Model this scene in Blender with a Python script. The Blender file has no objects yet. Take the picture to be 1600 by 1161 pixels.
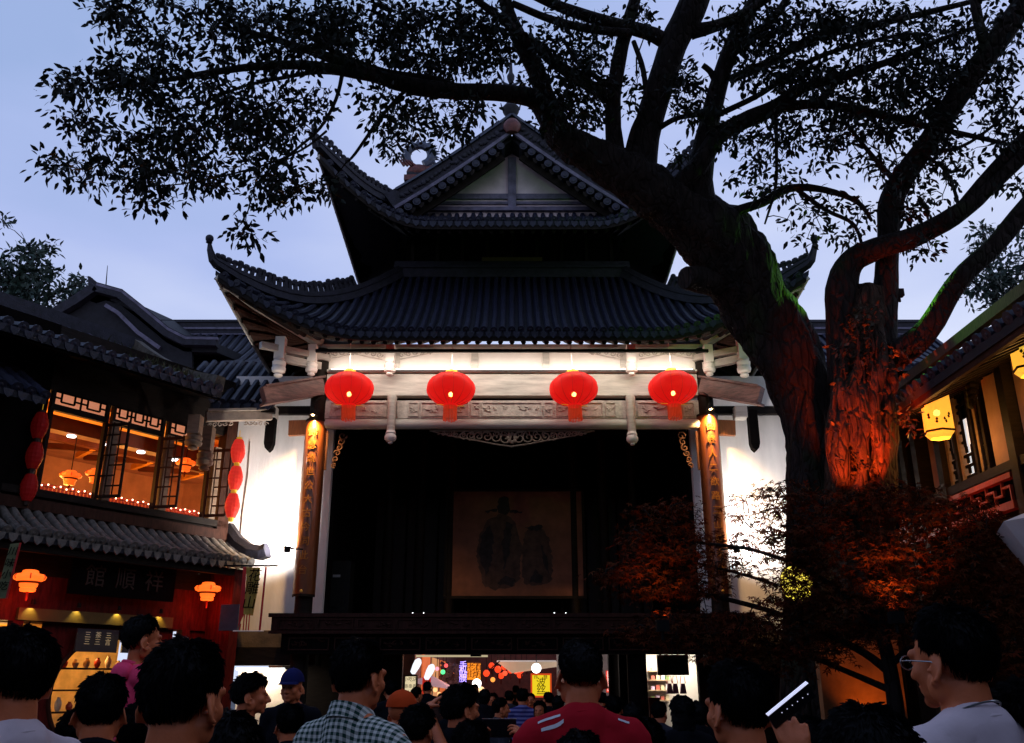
import bpy, bmesh, math, random
import numpy as np
from mathutils import Vector, Matrix, noise as mnoise

random.seed(7)
R = math.radians
SC = bpy.context.scene
COL = SC.collection

# ------------------------------------------------------------------ camera
CAM_Z, FPX = 1.60, 1400.0
PITCH = math.atan(488.0 / FPX)
cd = bpy.data.cameras.new('camera')
cd.sensor_width = 36.0
cd.lens = FPX / 1600.0 * 36.0
cd.clip_start, cd.clip_end = 0.05, 600.0
cam = bpy.data.objects.new('camera', cd)
COL.objects.link(cam)
cam.location = (0, 0, CAM_Z)
cam.rotation_euler = (math.pi / 2 + PITCH, 0, 0)
SC.camera = cam

# ------------------------------------------------------------------ sky
SUN_EL, SUN_ROT = R(1.0), R(200)
world = bpy.data.worlds.new('World')
SC.world = world
world.use_nodes = True
wn, wl = world.node_tree.nodes, world.node_tree.links
wn.clear()
w_out = wn.new('ShaderNodeOutputWorld')
w_bg = wn.new('ShaderNodeBackground')
w_bg.inputs['Strength'].default_value = 0.1
w_sky = wn.new('ShaderNodeTexSky')
w_sky.sky_type = 'NISHITA'
w_sky.sun_disc = False
w_sky.sun_elevation, w_sky.sun_rotation = SUN_EL, SUN_ROT
w_tc = wn.new('ShaderNodeTexCoord')
w_sep = wn.new('ShaderNodeSeparateXYZ')
wl.new(w_tc.outputs['Generated'], w_sep.inputs[0])
w_map = wn.new('ShaderNodeMapping')
w_map.inputs['Scale'].default_value = (1.0, 1.0, 2.6)
wl.new(w_tc.outputs['Generated'], w_map.inputs['Vector'])
w_noi = wn.new('ShaderNodeTexNoise')
w_noi.inputs['Scale'].default_value = 3.2
w_noi.inputs['Detail'].default_value = 5
w_noi.inputs['Roughness'].default_value = 0.45
wl.new(w_map.outputs[0], w_noi.inputs['Vector'])
w_add = wn.new('ShaderNodeMath'); w_add.operation = 'MULTIPLY_ADD'
w_add.inputs[1].default_value = 0.55          # cloud contrast
wl.new(w_noi.outputs['Fac'], w_add.inputs[0])
w_x = wn.new('ShaderNodeMath'); w_x.operation = 'MULTIPLY_ADD'; w_x.inputs[1].default_value = -0.30
wl.new(w_sep.outputs['X'], w_x.inputs[0]); wl.new(w_sep.outputs['Z'], w_x.inputs[2])
wl.new(w_x.outputs[0], w_add.inputs[2])
w_ramp = wn.new('ShaderNodeValToRGB')
cr = w_ramp.color_ramp
cr.elements[0].position, cr.elements[0].color = 0.50, (0.745, 0.81, 1.04, 1)
cr.elements[1].position, cr.elements[1].color = 1.15, (0.355, 0.475, 0.80, 1)
e = cr.elements.new(0.79); e.color = (0.455, 0.55, 0.905, 1)
cr.elements[2].position = 1.0
w_add.use_clamp = False
wl.new(w_add.outputs[0], w_ramp.inputs['Fac'])
w_gain = wn.new('ShaderNodeMix'); w_gain.data_type = 'RGBA'; w_gain.blend_type = 'MULTIPLY'
w_gain.inputs['Factor'].default_value = 1.0
wl.new(w_ramp.outputs['Color'], w_gain.inputs[6])
w_gain.inputs[7].default_value = (10, 10, 10, 1)
w_mix = wn.new('ShaderNodeMix'); w_mix.data_type = 'RGBA'
w_mix.inputs['Factor'].default_value = 0.96
wl.new(w_sky.outputs['Color'], w_mix.inputs[6])
wl.new(w_gain.outputs[2], w_mix.inputs[7])
wl.new(w_mix.outputs[2], w_bg.inputs['Color'])
wl.new(w_bg.outputs[0], w_out.inputs['Surface'])

# faint afterglow of the sunken sun
sd = bpy.data.lights.new('sun', 'SUN')
sd.energy, sd.angle, sd.color = 0.05, R(25), (1.0, 0.9, 0.8)
sun = bpy.data.objects.new('sun', sd)
COL.objects.link(sun)
sun.rotation_euler = (R(89), 0, R(20))

SC.view_settings.view_transform = 'Standard'
SC.view_settings.look = 'None'
SC.view_settings.gamma = 1
SC.view_settings.exposure = 0
SC.view_settings.use_curve_mapping = False
SC.cycles.use_denoising = True
SC.cycles.max_bounces = 6
SC.cycles.transparent_max_bounces = 12
SC.cycles.sample_clamp_indirect = 4.0

# ------------------------------------------------------------------ measuring (pixel of the photograph -> metres)
def zat(py, Y):
    return CAM_Z + Y * math.tan(PITCH + math.atan((580.5 - py) / FPX))

def at(px, py, Y):
    z = zat(py, Y)
    zc = Y * math.cos(PITCH) + (z - CAM_Z) * math.sin(PITCH)
    return Vector(((px - 800) * zc / FPX, Y, z))

def ray(px, py):
    d = at(px, py, 10.0) - Vector((0, 0, CAM_Z))
    return d.normalized()

def on_plane(px, py, p, n):
    o = Vector((0, 0, CAM_Z)); d = ray(px, py)
    return o + d * ((p - o).dot(n) / d.dot(n))

# ------------------------------------------------------------------ materials
MATS = {}
def mat(name, col, rough=0.7, var=0.25, scale=6.0, bump=0.0, bscale=None, metal=0.0, spec=0.4,
        emit=None, estr=0.0, stretch=(1, 1, 1), coat=0.0, col2=None):
    m = bpy.data.materials.new(name); m.use_nodes = True
    nt = m.node_tree; n, l = nt.nodes, nt.links
    b = n['Principled BSDF']
    b.inputs['Roughness'].default_value = rough
    b.inputs['Metallic'].default_value = metal
    b.inputs['Specular IOR Level'].default_value = spec
    b.inputs['Coat Weight'].default_value = coat
    tc = n.new('ShaderNodeTexCoord'); mp = n.new('ShaderNodeMapping')
    mp.inputs['Scale'].default_value = stretch
    l.new(tc.outputs['Object'], mp.inputs['Vector'])
    nz = n.new('ShaderNodeTexNoise'); nz.inputs['Scale'].default_value = scale
    nz.inputs['Detail'].default_value = 6; nz.inputs['Roughness'].default_value = 0.6
    l.new(mp.outputs[0], nz.inputs['Vector'])
    mx = n.new('ShaderNodeMix'); mx.data_type = 'RGBA'
    c2 = col2 or tuple(min(1, c * (1 + var)) for c in col)
    c1 = col if col2 else tuple(c * (1 - var) for c in col)
    mx.inputs[6].default_value = (*c1, 1); mx.inputs[7].default_value = (*c2, 1)
    rp = n.new('ShaderNodeValToRGB'); rp.color_ramp.elements[0].position = 0.3; rp.color_ramp.elements[1].position = 0.7
    l.new(nz.outputs['Fac'], rp.inputs['Fac']); l.new(rp.outputs['Color'], mx.inputs['Factor'])
    l.new(mx.outputs[2], b.inputs['Base Color'])
    if bump:
        bp = n.new('ShaderNodeBump'); bp.inputs['Strength'].default_value = bump; bp.inputs['Distance'].default_value = 0.02
        if bscale:
            nb = n.new('ShaderNodeTexNoise'); nb.inputs['Scale'].default_value = bscale; nb.inputs['Detail'].default_value = 5
            l.new(mp.outputs[0], nb.inputs['Vector']); l.new(nb.outputs['Fac'], bp.inputs['Height'])
        else:
            l.new(nz.outputs['Fac'], bp.inputs['Height'])
        l.new(bp.outputs[0], b.inputs['Normal'])
    if emit:
        b.inputs['Emission Color'].default_value = (*emit, 1)
        b.inputs['Emission Strength'].default_value = estr
    MATS[name] = m
    return m

def lantern_mat(name, col, glow, gstr, clear):
    """thin lit silk: gives off light, and lets the bulb inside show through"""
    m = mat(name, col, 0.5, 0.1, 3, emit=glow, estr=gstr)
    n, l = m.node_tree.nodes, m.node_tree.links
    n['Principled BSDF'].inputs['Specular IOR Level'].default_value = 0.1
    tr = n.new('ShaderNodeBsdfTransparent'); tr.inputs[0].default_value = (1.0, 0.55, 0.25, 1)
    ms = n.new('ShaderNodeMixShader'); ms.inputs[0].default_value = clear
    l.new(n['Principled BSDF'].outputs[0], ms.inputs[1]); l.new(tr.outputs[0], ms.inputs[2])
    l.new(ms.outputs[0], n['Material Output'].inputs['Surface'])
    return m

tile = mat('tile', (0.010, 0.011, 0.026), 0.5, 0.5, 9, bump=0.3, bscale=40, spec=0.35)
tile_deck = mat('tile_deck', (0.009, 0.009, 0.014), 0.8, 0.4, 8, bump=0.3)
ridge_m = mat('ridge_mortar', (0.013, 0.012, 0.021), 0.75, 0.6, 7, bump=0.5, bscale=25)
ridge_pale = mat('ridge_pale', (0.11, 0.10, 0.15), 0.7, 0.5, 5, bump=0.4, bscale=30)
dark_wood = mat('dark_wood', (0.012, 0.008, 0.006), 0.65, 0.5, 5, bump=0.2, stretch=(1, 1, 6), spec=0.12)
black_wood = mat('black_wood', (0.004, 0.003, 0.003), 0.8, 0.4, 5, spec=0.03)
brown_wood = mat('brown_wood', (0.035, 0.013, 0.008), 0.6, 0.5, 5, bump=0.2, stretch=(6, 1, 1), spec=0.1)
pale_wood = mat('pale_wood', (0.46, 0.42, 0.37), 0.6, 0.3, 4, bump=0.25, bscale=30, stretch=(0.4, 1, 3))
carved = mat('carved_wood', (0.44, 0.38, 0.33), 0.6, 0.3, 10, bump=0.4, bscale=22)
white_panel = mat('white_panel', (0.75, 0.68, 0.62), 0.8, 0.08, 2)
plaster = mat('white_plaster', (0.68, 0.63, 0.60), 0.85, 0.16, 2.2, bump=0.25, bscale=22, stretch=(1, 1, 0.3))
gable_white = mat('gable_plaster', (0.60, 0.50, 0.52), 0.85, 0.2, 2, bump=0.1)
gold = mat('gilding', (0.62, 0.40, 0.08), 0.35, 0.15, 20, metal=0.6)
board_lacquer = mat('board_lacquer', (0.12, 0.028, 0.003), 0.45, 0.25, 4, stretch=(1, 1, 0.3), coat=0.3)
concrete = mat('concrete', (0.12, 0.085, 0.06), 0.85, 0.4, 3, bump=0.3, bscale=25)
black_metal = mat('black_metal', (0.005, 0.005, 0.005), 0.6, 0.2, 8, spec=0.1)
grey_metal = mat('grey_metal', (0.2, 0.2, 0.21), 0.4, 0.2, 8, metal=0.5)
red_paint = mat('red_paint', (0.07, 0.007, 0.006), 0.55, 0.5, 4, bump=0.2, stretch=(4, 4, 1), spec=0.1)
red_ceramic = mat('red_ceramic', (0.10, 0.022, 0.018), 0.5, 0.5, 12, bump=0.3)
blue_ceramic = mat('blue_ceramic', (0.035, 0.045, 0.08), 0.45, 0.5, 10, bump=0.3)
paving = mat('stone_paving', (0.045, 0.042, 0.045), 0.7, 0.4, 1.5, bump=0.3, bscale=12)
led_white = mat('led_white', (0.9, 0.9, 0.9), emit=(1, 0.95, 0.88), estr=14)
bulb_warm = mat('warm_bulb', (0.9, 0.8, 0.6), emit=(1.0, 0.72, 0.35), estr=20)
lamp_white = mat('white_lamp', (0.9, 0.9, 0.9), emit=(0.92, 0.94, 1.0), estr=5)

# ------------------------------------------------------------------ mesh building
WM = {}          # world matrix of every object made here, by name

class MB:
    def __init__(s): s.v = []; s.f = []
    def add(s, vs, fs):
        k = len(s.v); s.v += [tuple(v) for v in vs]; s.f += [tuple(i + k for i in f) for f in fs]; return s
    def box(s, c, d, M=None):
        x, y, z = d[0] / 2, d[1] / 2, d[2] / 2
        vs = [Vector((i, j, k)) for i in (-x, x) for j in (-y, y) for k in (-z, z)]
        if M is not None: vs = [M @ v for v in vs]
        c = Vector(c)
        return s.add([v + c for v in vs], [(0, 1, 3, 2), (4, 6, 7, 5), (0, 4, 5, 1), (2, 3, 7, 6), (0, 2, 6, 4), (1, 5, 7, 3)])
    def span(s, a, b):
        a, b = Vector(a), Vector(b)
        return s.box((a + b) / 2, [abs(q) for q in (b - a)])
    def beam(s, a, b, w, h, up=(0, 0, 1)):
        """rectangular bar from a to b, w wide, h high"""
        a, b = Vector(a), Vector(b); d = (b - a).normalized(); up = Vector(up)
        if abs(d.dot(up)) > 0.98: up = Vector((0, 1, 0))
        r = d.cross(up).normalized(); u = r.cross(d)
        vs = [p + r * i * w / 2 + u * j * h / 2 for p in (a, b) for i, j in ((-1, -1), (1, -1), (1, 1), (-1, 1))]
        return s.add(vs, [(3, 2, 1, 0), (4, 5, 6, 7), (0, 1, 5, 4), (1, 2, 6, 5), (2, 3, 7, 6), (3, 0, 4, 7)])
    def tube(s, pts, rad, n=8, cap=True, flat=1.0):
        pts = [Vector(p) for p in pts]; m = len(pts)
        if not hasattr(rad, '__len__'): rad = [rad] * m
        d0 = (pts[1] - pts[0]).normalized()
        up = Vector((0, 0, 1)) if abs(d0.z) < 0.9 else Vector((1, 0, 0))
        r = d0.cross(up).normalized(); vs = []
        for i, p in enumerate(pts):
            d = (pts[min(i + 1, m - 1)] - pts[max(i - 1, 0)])
            d = d.normalized() if d.length > 1e-9 else d0
            r = (r - d * r.dot(d)); r = r.normalized() if r.length > 1e-6 else d.orthogonal().normalized()
            u = d.cross(r)
            for k in range(n):
                a = 2 * math.pi * k / n
                vs.append(p + (r * math.cos(a) + u * math.sin(a) * flat) * rad[i])
        fs = [(i * n + k, i * n + (k + 1) % n, (i + 1) * n + (k + 1) % n, (i + 1) * n + k) for i in range(m - 1) for k in range(n)]
        if cap: fs += [tuple(range(n - 1, -1, -1)), tuple(range((m - 1) * n, m * n))]
        return s.add(vs, fs)
    def lathe(s, prof, c=(0, 0, 0), n=16, M=None, sx=1.0, sy=1.0):
        c = Vector(c); vs = []
        for r, z in prof:
            for k in range(n):
                a = 2 * math.pi * k / n
                v = Vector((r * math.cos(a) * sx, r * math.sin(a) * sy, z))
                vs.append((M @ v if M is not None else v) + c)
        m = len(prof)
        fs = [(i * n + k, i * n + (k + 1) % n, (i + 1) * n + (k + 1) % n, (i + 1) * n + k) for i in range(m - 1) for k in range(n)]
        fs += [tuple(range(n - 1, -1, -1)), tuple(range((m - 1) * n, m * n))]
        return s.add(vs, fs)
    def ball(s, c, r, n=12, m=8, M=None):
        r = r if hasattr(r, '__len__') else (r, r, r)
        prof = [(max(1e-4, math.sin(math.pi * i / m)), -math.cos(math.pi * i / m)) for i in range(m + 1)]
        S = Matrix.Diagonal(Vector(r)).to_4x4(); M = (M @ S) if M is not None else S
        return s.lathe(prof, c, n, M)
    def capsule(s, a, b, ra, rb, n=12):
        a, b = Vector(a), Vector(b); d = b - a; L = max(d.length, 1e-6); d /= L
        pts, rd = [], []
        for i in range(5):
            t = math.pi / 2 * (1 - i / 4); pts.append(a - d * ra * math.sin(t)); rd.append(max(ra * math.cos(t), 1e-4))
        for i in range(5):
            t = math.pi / 2 * i / 4; pts.append(b + d * rb * math.sin(t)); rd.append(max(rb * math.cos(t), 1e-4))
        return s.tube(pts, rd, n)
    def prism(s, poly, off):
        off = Vector(off); p = [Vector(q) for q in poly]; n = len(p)
        return s.add(p + [q + off for q in p], [tuple(range(n - 1, -1, -1)), tuple(range(n, 2 * n))] + [(i, (i + 1) % n, n + (i + 1) % n, n + i) for i in range(n)])
    def sweep(s, path, prof, side=None):
        """profile [(sideways, up)] carried along a path; 'up' is square to the path in the vertical plane"""
        path = [Vector(p) for p in path]; m, n = len(path), len(prof); vs = []
        for i, p in enumerate(path):
            d = (path[min(i + 1, m - 1)] - path[max(i - 1, 0)]).normalized()
            r = Vector(side) if side is not None else d.cross(Vector((0, 0, 1)))
            r = r.normalized() if r.length > 1e-4 else Vector((1, 0, 0))
            u = r.cross(d).normalized()
            if u.z < 0: u = -u
            vs += [p + r * a + u * b for a, b in prof]
        fs = [(i * n + k, i * n + (k + 1) % n, (i + 1) * n + (k + 1) % n, (i + 1) * n + k) for i in range(m - 1) for k in range(n)]
        fs += [tuple(range(n - 1, -1, -1)), tuple(range((m - 1) * n, m * n))]
        return s.add(vs, fs)
    def grid(s, rows, thick=0.0):
        """rows of points -> sheet, or a slab of the given thickness downwards"""
        m, n = len(rows), len(rows[0]); top = [Vector(p) for r in rows for p in r]
        F = [(i * n + j, i * n + j + 1, (i + 1) * n + j + 1, (i + 1) * n + j) for i in range(m - 1) for j in range(n - 1)]
        if not thick: return s.add(top, F)
        k = m * n; bot = [p - Vector((0, 0, thick)) for p in top]
        F2 = [tuple(q + k for q in reversed(f)) for f in F]
        rim = [i for i in range(n)] + [i * n + n - 1 for i in range(1, m)] + [(m - 1) * n + j for j in range(n - 2, -1, -1)] + [i * n for i in range(m - 2, 0, -1)]
        F3 = [(rim[(i + 1) % len(rim)], rim[i], rim[i] + k, rim[(i + 1) % len(rim)] + k) for i in range(len(rim))]
        return s.add(top + bot, F + F2 + F3)
    def mesh(s, name, smooth=False, fix=True):
        me = bpy.data.meshes.new(name)
        me.from_pydata(s.v, [], s.f)
        if fix and len(s.f) < 60000:
            bm = bmesh.new(); bm.from_mesh(me); bmesh.ops.recalc_face_normals(bm, faces=bm.faces); bm.to_mesh(me); bm.free()
        if smooth:
            me.shade_smooth()
            if smooth != 'all': 
                try: me.set_sharp_from_angle(angle=R(42))
                except Exception: pass
        return me
    def build(s, name, m, parent=None, smooth=False, kind=None, label=None, fix=True):
        return link(s.mesh(name, smooth, fix), name, m, parent, kind, label)

def link(me, name, m=None, parent=None, kind=None, label=None, local=False):
    """mesh given in world metres (or in its parent's own frame) -> object"""
    if m is not None and not me.materials: me.materials.append(m)
    o = bpy.data.objects.new(name, me); COL.objects.link(o)
    W = Matrix.Identity(4)
    if parent is not None:
        o.parent = parent; W = WM[parent.name]
        if not local: me.transform(W.inverted())
    WM[o.name] = W
    if kind: o['kind'] = kind
    if label: o['label'] = label
    return o

def tag(o, label, cat, group=None):
    o['label'] = label; o['category'] = cat
    if group: o['group'] = group
    return o

def thing(name, label, cat, loc=(0, 0, 0), rz=0.0, group=None):
    o = bpy.data.objects.new(name, None); COL.objects.link(o)
    o.empty_display_size = 0.2
    o.location = loc; o.rotation_euler = (0, 0, rz)
    WM[o.name] = Matrix.Translation(Vector(loc)) @ Matrix.Rotation(rz, 4, 'Z')
    return tag(o, label, cat, group)

def solo(mb, name, m, label, cat, group=None, smooth=False, base=None):
    """a thing that is one mesh, its origin at its base"""
    me = mb.mesh(name, smooth)
    o = bpy.data.objects.new(name, me); COL.objects.link(o)
    if m is not None: me.materials.append(m)
    vs = [v.co for v in me.vertices]
    b = Vector(base) if base is not None else Vector((sum(v.x for v in vs) / len(vs), sum(v.y for v in vs) / len(vs), min(v.z for v in vs)))
    me.transform(Matrix.Translation(-b)); o.location = b; WM[o.name] = Matrix.Translation(b)
    return tag(o, label, cat, group)

def copy_thing(o, loc, label=None, rz=None):
    c = o.copy(); COL.objects.link(c); c.location = loc
    if rz is not None: c.rotation_euler = (0, 0, rz)
    if label: c['label'] = label
    WM[c.name] = Matrix.Translation(Vector(loc)) @ Matrix.Rotation(c.rotation_euler.z, 4, 'Z')
    for ch in [q for q in KIDS(o)]:
        d = ch.copy(); COL.objects.link(d); d.parent = c; WM[d.name] = WM[c.name]
        for g in KIDS(ch):
            h = g.copy(); COL.objects.link(h); h.parent = d; WM[h.name] = WM[c.name]
    return c

def KIDS(o): return list(o.children)

def text_me(body, size, depth=0.004):
    c = bpy.data.curves.new('lettering', 'FONT'); c.body = body; c.size = size; c.extrude = depth
    c.align_x = 'CENTER'; c.align_y = 'CENTER'; c.resolution_u = 2
    o = bpy.data.objects.new('lettering', c); COL.objects.link(o)
    dg = bpy.context.evaluated_depsgraph_get()
    me = bpy.data.meshes.new_from_object(o.evaluated_get(dg))
    bpy.data.objects.remove(o); bpy.data.curves.remove(c)
    return me

def lettering(body, size, M, m, parent, depth=0.004, name='lettering'):
    """M: world matrix, text lies in its XY plane, facing its +Z"""
    me = text_me(body, size, depth)
    if not len(me.vertices): return None
    me.materials.clear(); me.transform(M)
    return link(me, name, m, parent)

def frame(o, x, z):
    """matrix with text x axis, text up axis z (world), facing x cross z"""
    x, z = Vector(x).normalized(), Vector(z).normalized(); y = x.cross(z)
    M = Matrix((x, z, y)).transposed().to_4x4(); M.translation = Vector(o); return M

def lamp(name, kind, loc, energy, color, parent=None, size=0.1, target=None, spot=None, blend=0.5, sy=None):
    d = bpy.data.lights.new(name, kind); d.energy = energy; d.color = color
    if kind == 'AREA':
        d.size = size
        if sy: d.shape = 'RECTANGLE'; d.size_y = sy
    else: d.shadow_soft_size = size
    if kind == 'SPOT': d.spot_size = R(spot); d.spot_blend = blend
    o = bpy.data.objects.new(name, d); COL.objects.link(o)
    W = Matrix.Translation(Vector(loc))
    if target is not None:
        W = W @ (Vector(target) - Vector(loc)).to_track_quat('-Z', 'Y').to_matrix().to_4x4()
    if parent is not None: o.parent = parent; W = WM[parent.name].inverted() @ W
    o.matrix_local = W
    return o
# ================================================================== GROUND
g = MB(); g.grid([[(x, y, 0) for x in (-120, -10, 10, 120)] for y in (-60, -5, 10, 160)])
g.build('ground', paving, kind='structure')

# ================================================================== STAGE PAVILION
YF = 18.9                                    # plane of the front columns
stage = thing('opera_stage_pavilion', 'tall open opera stage with two tiers of upswept tiled eaves and pale lit beams', 'pavilion', (0, YF, 0))

class Roof:
    """one skirt of a hipped roof with upswept corners; plan is mirror symmetric about x = 0"""
    def __init__(s, xe, ye, yb, xr, yt, ze, zt, Lc, pf, ef, ps, es, ox, oy, mode=0):
        s.xe, s.ye, s.yb, s.xr, s.yt, s.ze, s.zt = xe, ye, yb, xr, yt, ze, zt
        s.Lc, s.pf, s.ef, s.ps, s.es, s.ox, s.oy, s.mode = Lc, pf, ef, ps, es, ox, oy, mode
        s.runf, s.runs = yt - ye, xe - xr
    def prof(s, t): return 0.62 * t + 0.38 * t * t
    def pt(s, x, y, dz=0.0):
        ax, sg = abs(x), (1 if x >= 0 else -1)
        p, q = max(0, s.xe - ax), max(0, y - s.ye)
        t = min(1, q / s.runf, p / s.runs)
        a, b = min(1, p / s.pf), min(1, q / s.ps)
        gf = (1 - a) ** s.ef
        gs = (1 - b ** s.es) if s.mode else (1 - b) ** s.es
        w = gf * gs
        return Vector((x + sg * s.ox * w, y - s.oy * w, s.ze + (s.zt - s.ze) * s.prof(t) + s.Lc * w + dz))
    def front_row(s, x, n=9, dz=0.0):
        ax = abs(x)
        y1 = s.yt if ax <= s.xr else s.ye + s.runf * (s.xe - ax) / s.runs
        y1 = max(y1, s.ye + 0.15)
        return [s.pt(x, s.ye + (y1 - s.ye) * k / n, dz) for k in range(n + 1)]
    def side_row(s, sg, y, n=8, dz=0.0):
        x1 = s.xr if y >= s.yt else s.xe - s.runs * (y - s.ye) / s.runf
        x1 = min(x1, s.xe - 0.15)
        return [s.pt(sg * (s.xe + (x1 - s.xe) * k / n), y, dz) for k in range(n + 1)]
    def hip(s, sg, n=14):
        return [s.pt(sg * (s.xr + (s.xe - s.xr) * k / n), s.yt + (s.ye - s.yt) * k / n) for k in range(n + 1)]

def tile_row(path, r, parent, m=None, n=6, name='tile_row'):
    """a run of half-round cover tiles, each lapping the next, ending in a round eave disc"""
    mb = MB(); pts, rd = [], []; r *= random.uniform(0.93, 1.07)
    jit = Vector((random.uniform(-1, 1), random.uniform(-1, 1), random.uniform(-1, 1))) * 0.012
    path = [p + jit + Vector((random.uniform(-1, 1), random.uniform(-1, 1), random.uniform(-1, 1))) * 0.006 for p in path]
    for i in range(len(path) - 1):
        a, b = path[i], path[i + 1]
        pts += [a, a.lerp(b, 0.94)]; rd += [r * 1.06, r * 0.93]
    pts.append(path[-1]); rd.append(r)
    mb.tube(pts, rd, n)
    d = (path[0] - path[1]).normalized()
    mb.tube([path[0] - d * 0.01, path[0] + d * 0.025], [r * 1.22, r * 1.22], 10)
    mb.tube([path[0] + d * 0.025, path[0] + d * 0.035], [r * 0.5, r * 0.3], 8)
    return mb.build(name, m or tile, parent, smooth=True)

def drip(mb, p, side, d, w):
    """pointed drip tile hanging between two tile rows"""
    side, d = Vector(side).normalized(), Vector(d).normalized()
    dn = Vector((0, 0, -1))
    poly = [p - side * w + dn * 0.0, p + side * w, p + side * w * 0.75 + dn * 0.09, p + dn * 0.15, p - side * w * 0.75 + dn * 0.09]
    mb.prism(poly, -d * 0.03)

def build_roof(rf, rootname, front_step, r, sides=True, ymax=None):
    deck = MB()
    xs = np.linspace(-rf.xe, rf.xe, 41)
    n = 8
    deck.grid([rf.front_row(x, n, -0.05) for x in xs], 0.10)
    ymax = ymax or rf.yb
    ys = np.linspace(rf.ye, ymax, 14)
    for sg in (-1, 1):
        deck.grid([rf.side_row(sg, y, n, -0.05) for y in ys], 0.10)
    dk = deck.build(rootname, tile_deck, stage, smooth=True)
    k = int(rf.xe / front_step)
    drips = MB()
    for i in range(-k, k + 1):
        x = i * front_step
        if abs(x) > rf.xe - 0.1: continue
        tile_row(rf.front_row(x, 8, 0.0), r, dk)
        a, b = rf.pt(x + front_step / 2, rf.ye), rf.pt(x + front_step / 2, rf.ye + 0.2)
        drip(drips, a + Vector((0, -0.02, -0.05)), rf.pt(x + front_step, rf.ye) - rf.pt(x, rf.ye), a - b, front_step * 0.42)
    if sides:
        for sg in (-1, 1):
            m = int((ymax - rf.ye) / front_step)
            for j in range(1, m):
                y = rf.ye + j * front_step
                tile_row(rf.side_row(sg, y, 6), r, dk, n=5)
                a, b = rf.pt(sg * rf.xe, y + front_step / 2), rf.pt(sg * (rf.xe - 0.2), y + front_step / 2)
                drip(drips, a + Vector((sg * 0.02, 0, -0.05)), (0, 1, 0), a - b, front_step * 0.42)
    drips.build('drip_tiles', tile, dk, kind='stuff')
    return dk

def eave_timber(rf, parent, x_in, y_in, z_in, step, m):
    """rafters under the eave, from the wall plate out to the tile edge, and the fascia board"""
    for i in range(-int(rf.xe / step), int(rf.xe / step) + 1):
        x = i * step
        if abs(x) > rf.xe - 0.25: continue
        a = rf.pt(x, rf.ye, -0.24) + Vector((0, 0.10, 0)); b = Vector((max(-x_in, min(x_in, x)), y_in, z_in))
        mb = MB(); mb.tube([a, b], 0.055, 6); mb.build('rafter', m, parent)
    fb = MB()
    fb.sweep([rf.pt(x, rf.ye, -0.19) + Vector((0, 0.03, 0)) for x in np.linspace(-rf.xe, rf.xe, 31)], [(-0.02, -0.05), (0.02, -0.05), (0.02, 0.05), (-0.02, 0.05)])
    fb.build('eave_board', m, parent)
    for sg in (-1, 1):
        fb = MB()
        fb.sweep([rf.pt(sg * rf.xe, y, -0.20) - Vector((sg * 0.03, 0, 0)) for y in np.linspace(rf.ye, rf.yb, 19)], [(-0.02, -0.06), (0.02, -0.06), (0.02, 0.06), (-0.02, 0.06)])
        fb.build('eave_board', pale_wood, parent)

# ---- lower tier
lo = Roof(5.65, 17.3, 23.0, 2.75, 20.2, 8.55, 11.2, 1.10, 2.7, 2.0, 3.9, 1.6, 0.42, 0.65)
lo_deck = build_roof(lo, 'lower_roof', 0.19, 0.062)
eave_timber(lo, lo_deck, 4.6, 19.0, 8.98, 0.24, dark_wood)
# underside boarding
sb = MB()
rows = []
for x in np.linspace(-5.5, 5.5, 25):
    a = lo.pt(x, lo.ye, -0.17) + Vector((0, 0.05, 0)); b = Vector((max(-4.7, min(4.7, x)), 19.1, 9.05))
    rows.append([a, a.lerp(b, 0.5), b])
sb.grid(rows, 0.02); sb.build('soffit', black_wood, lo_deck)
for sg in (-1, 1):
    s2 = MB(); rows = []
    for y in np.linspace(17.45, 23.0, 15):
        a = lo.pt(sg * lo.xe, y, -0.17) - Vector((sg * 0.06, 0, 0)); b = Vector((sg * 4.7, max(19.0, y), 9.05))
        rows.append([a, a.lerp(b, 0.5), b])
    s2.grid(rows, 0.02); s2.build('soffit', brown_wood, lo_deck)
    for j in range(16):                                   # side rafters, pale, lit from the gallery below
        y = 17.6 + j * 0.34
        a = lo.pt(sg * (lo.xe - 0.08), y, -0.25); b = Vector((sg * 4.72, max(19.0, y), 8.96))
        mb = MB(); mb.tube([a, b], 0.055, 6); mb.build('rafter', brown_wood, lo_deck)

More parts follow.
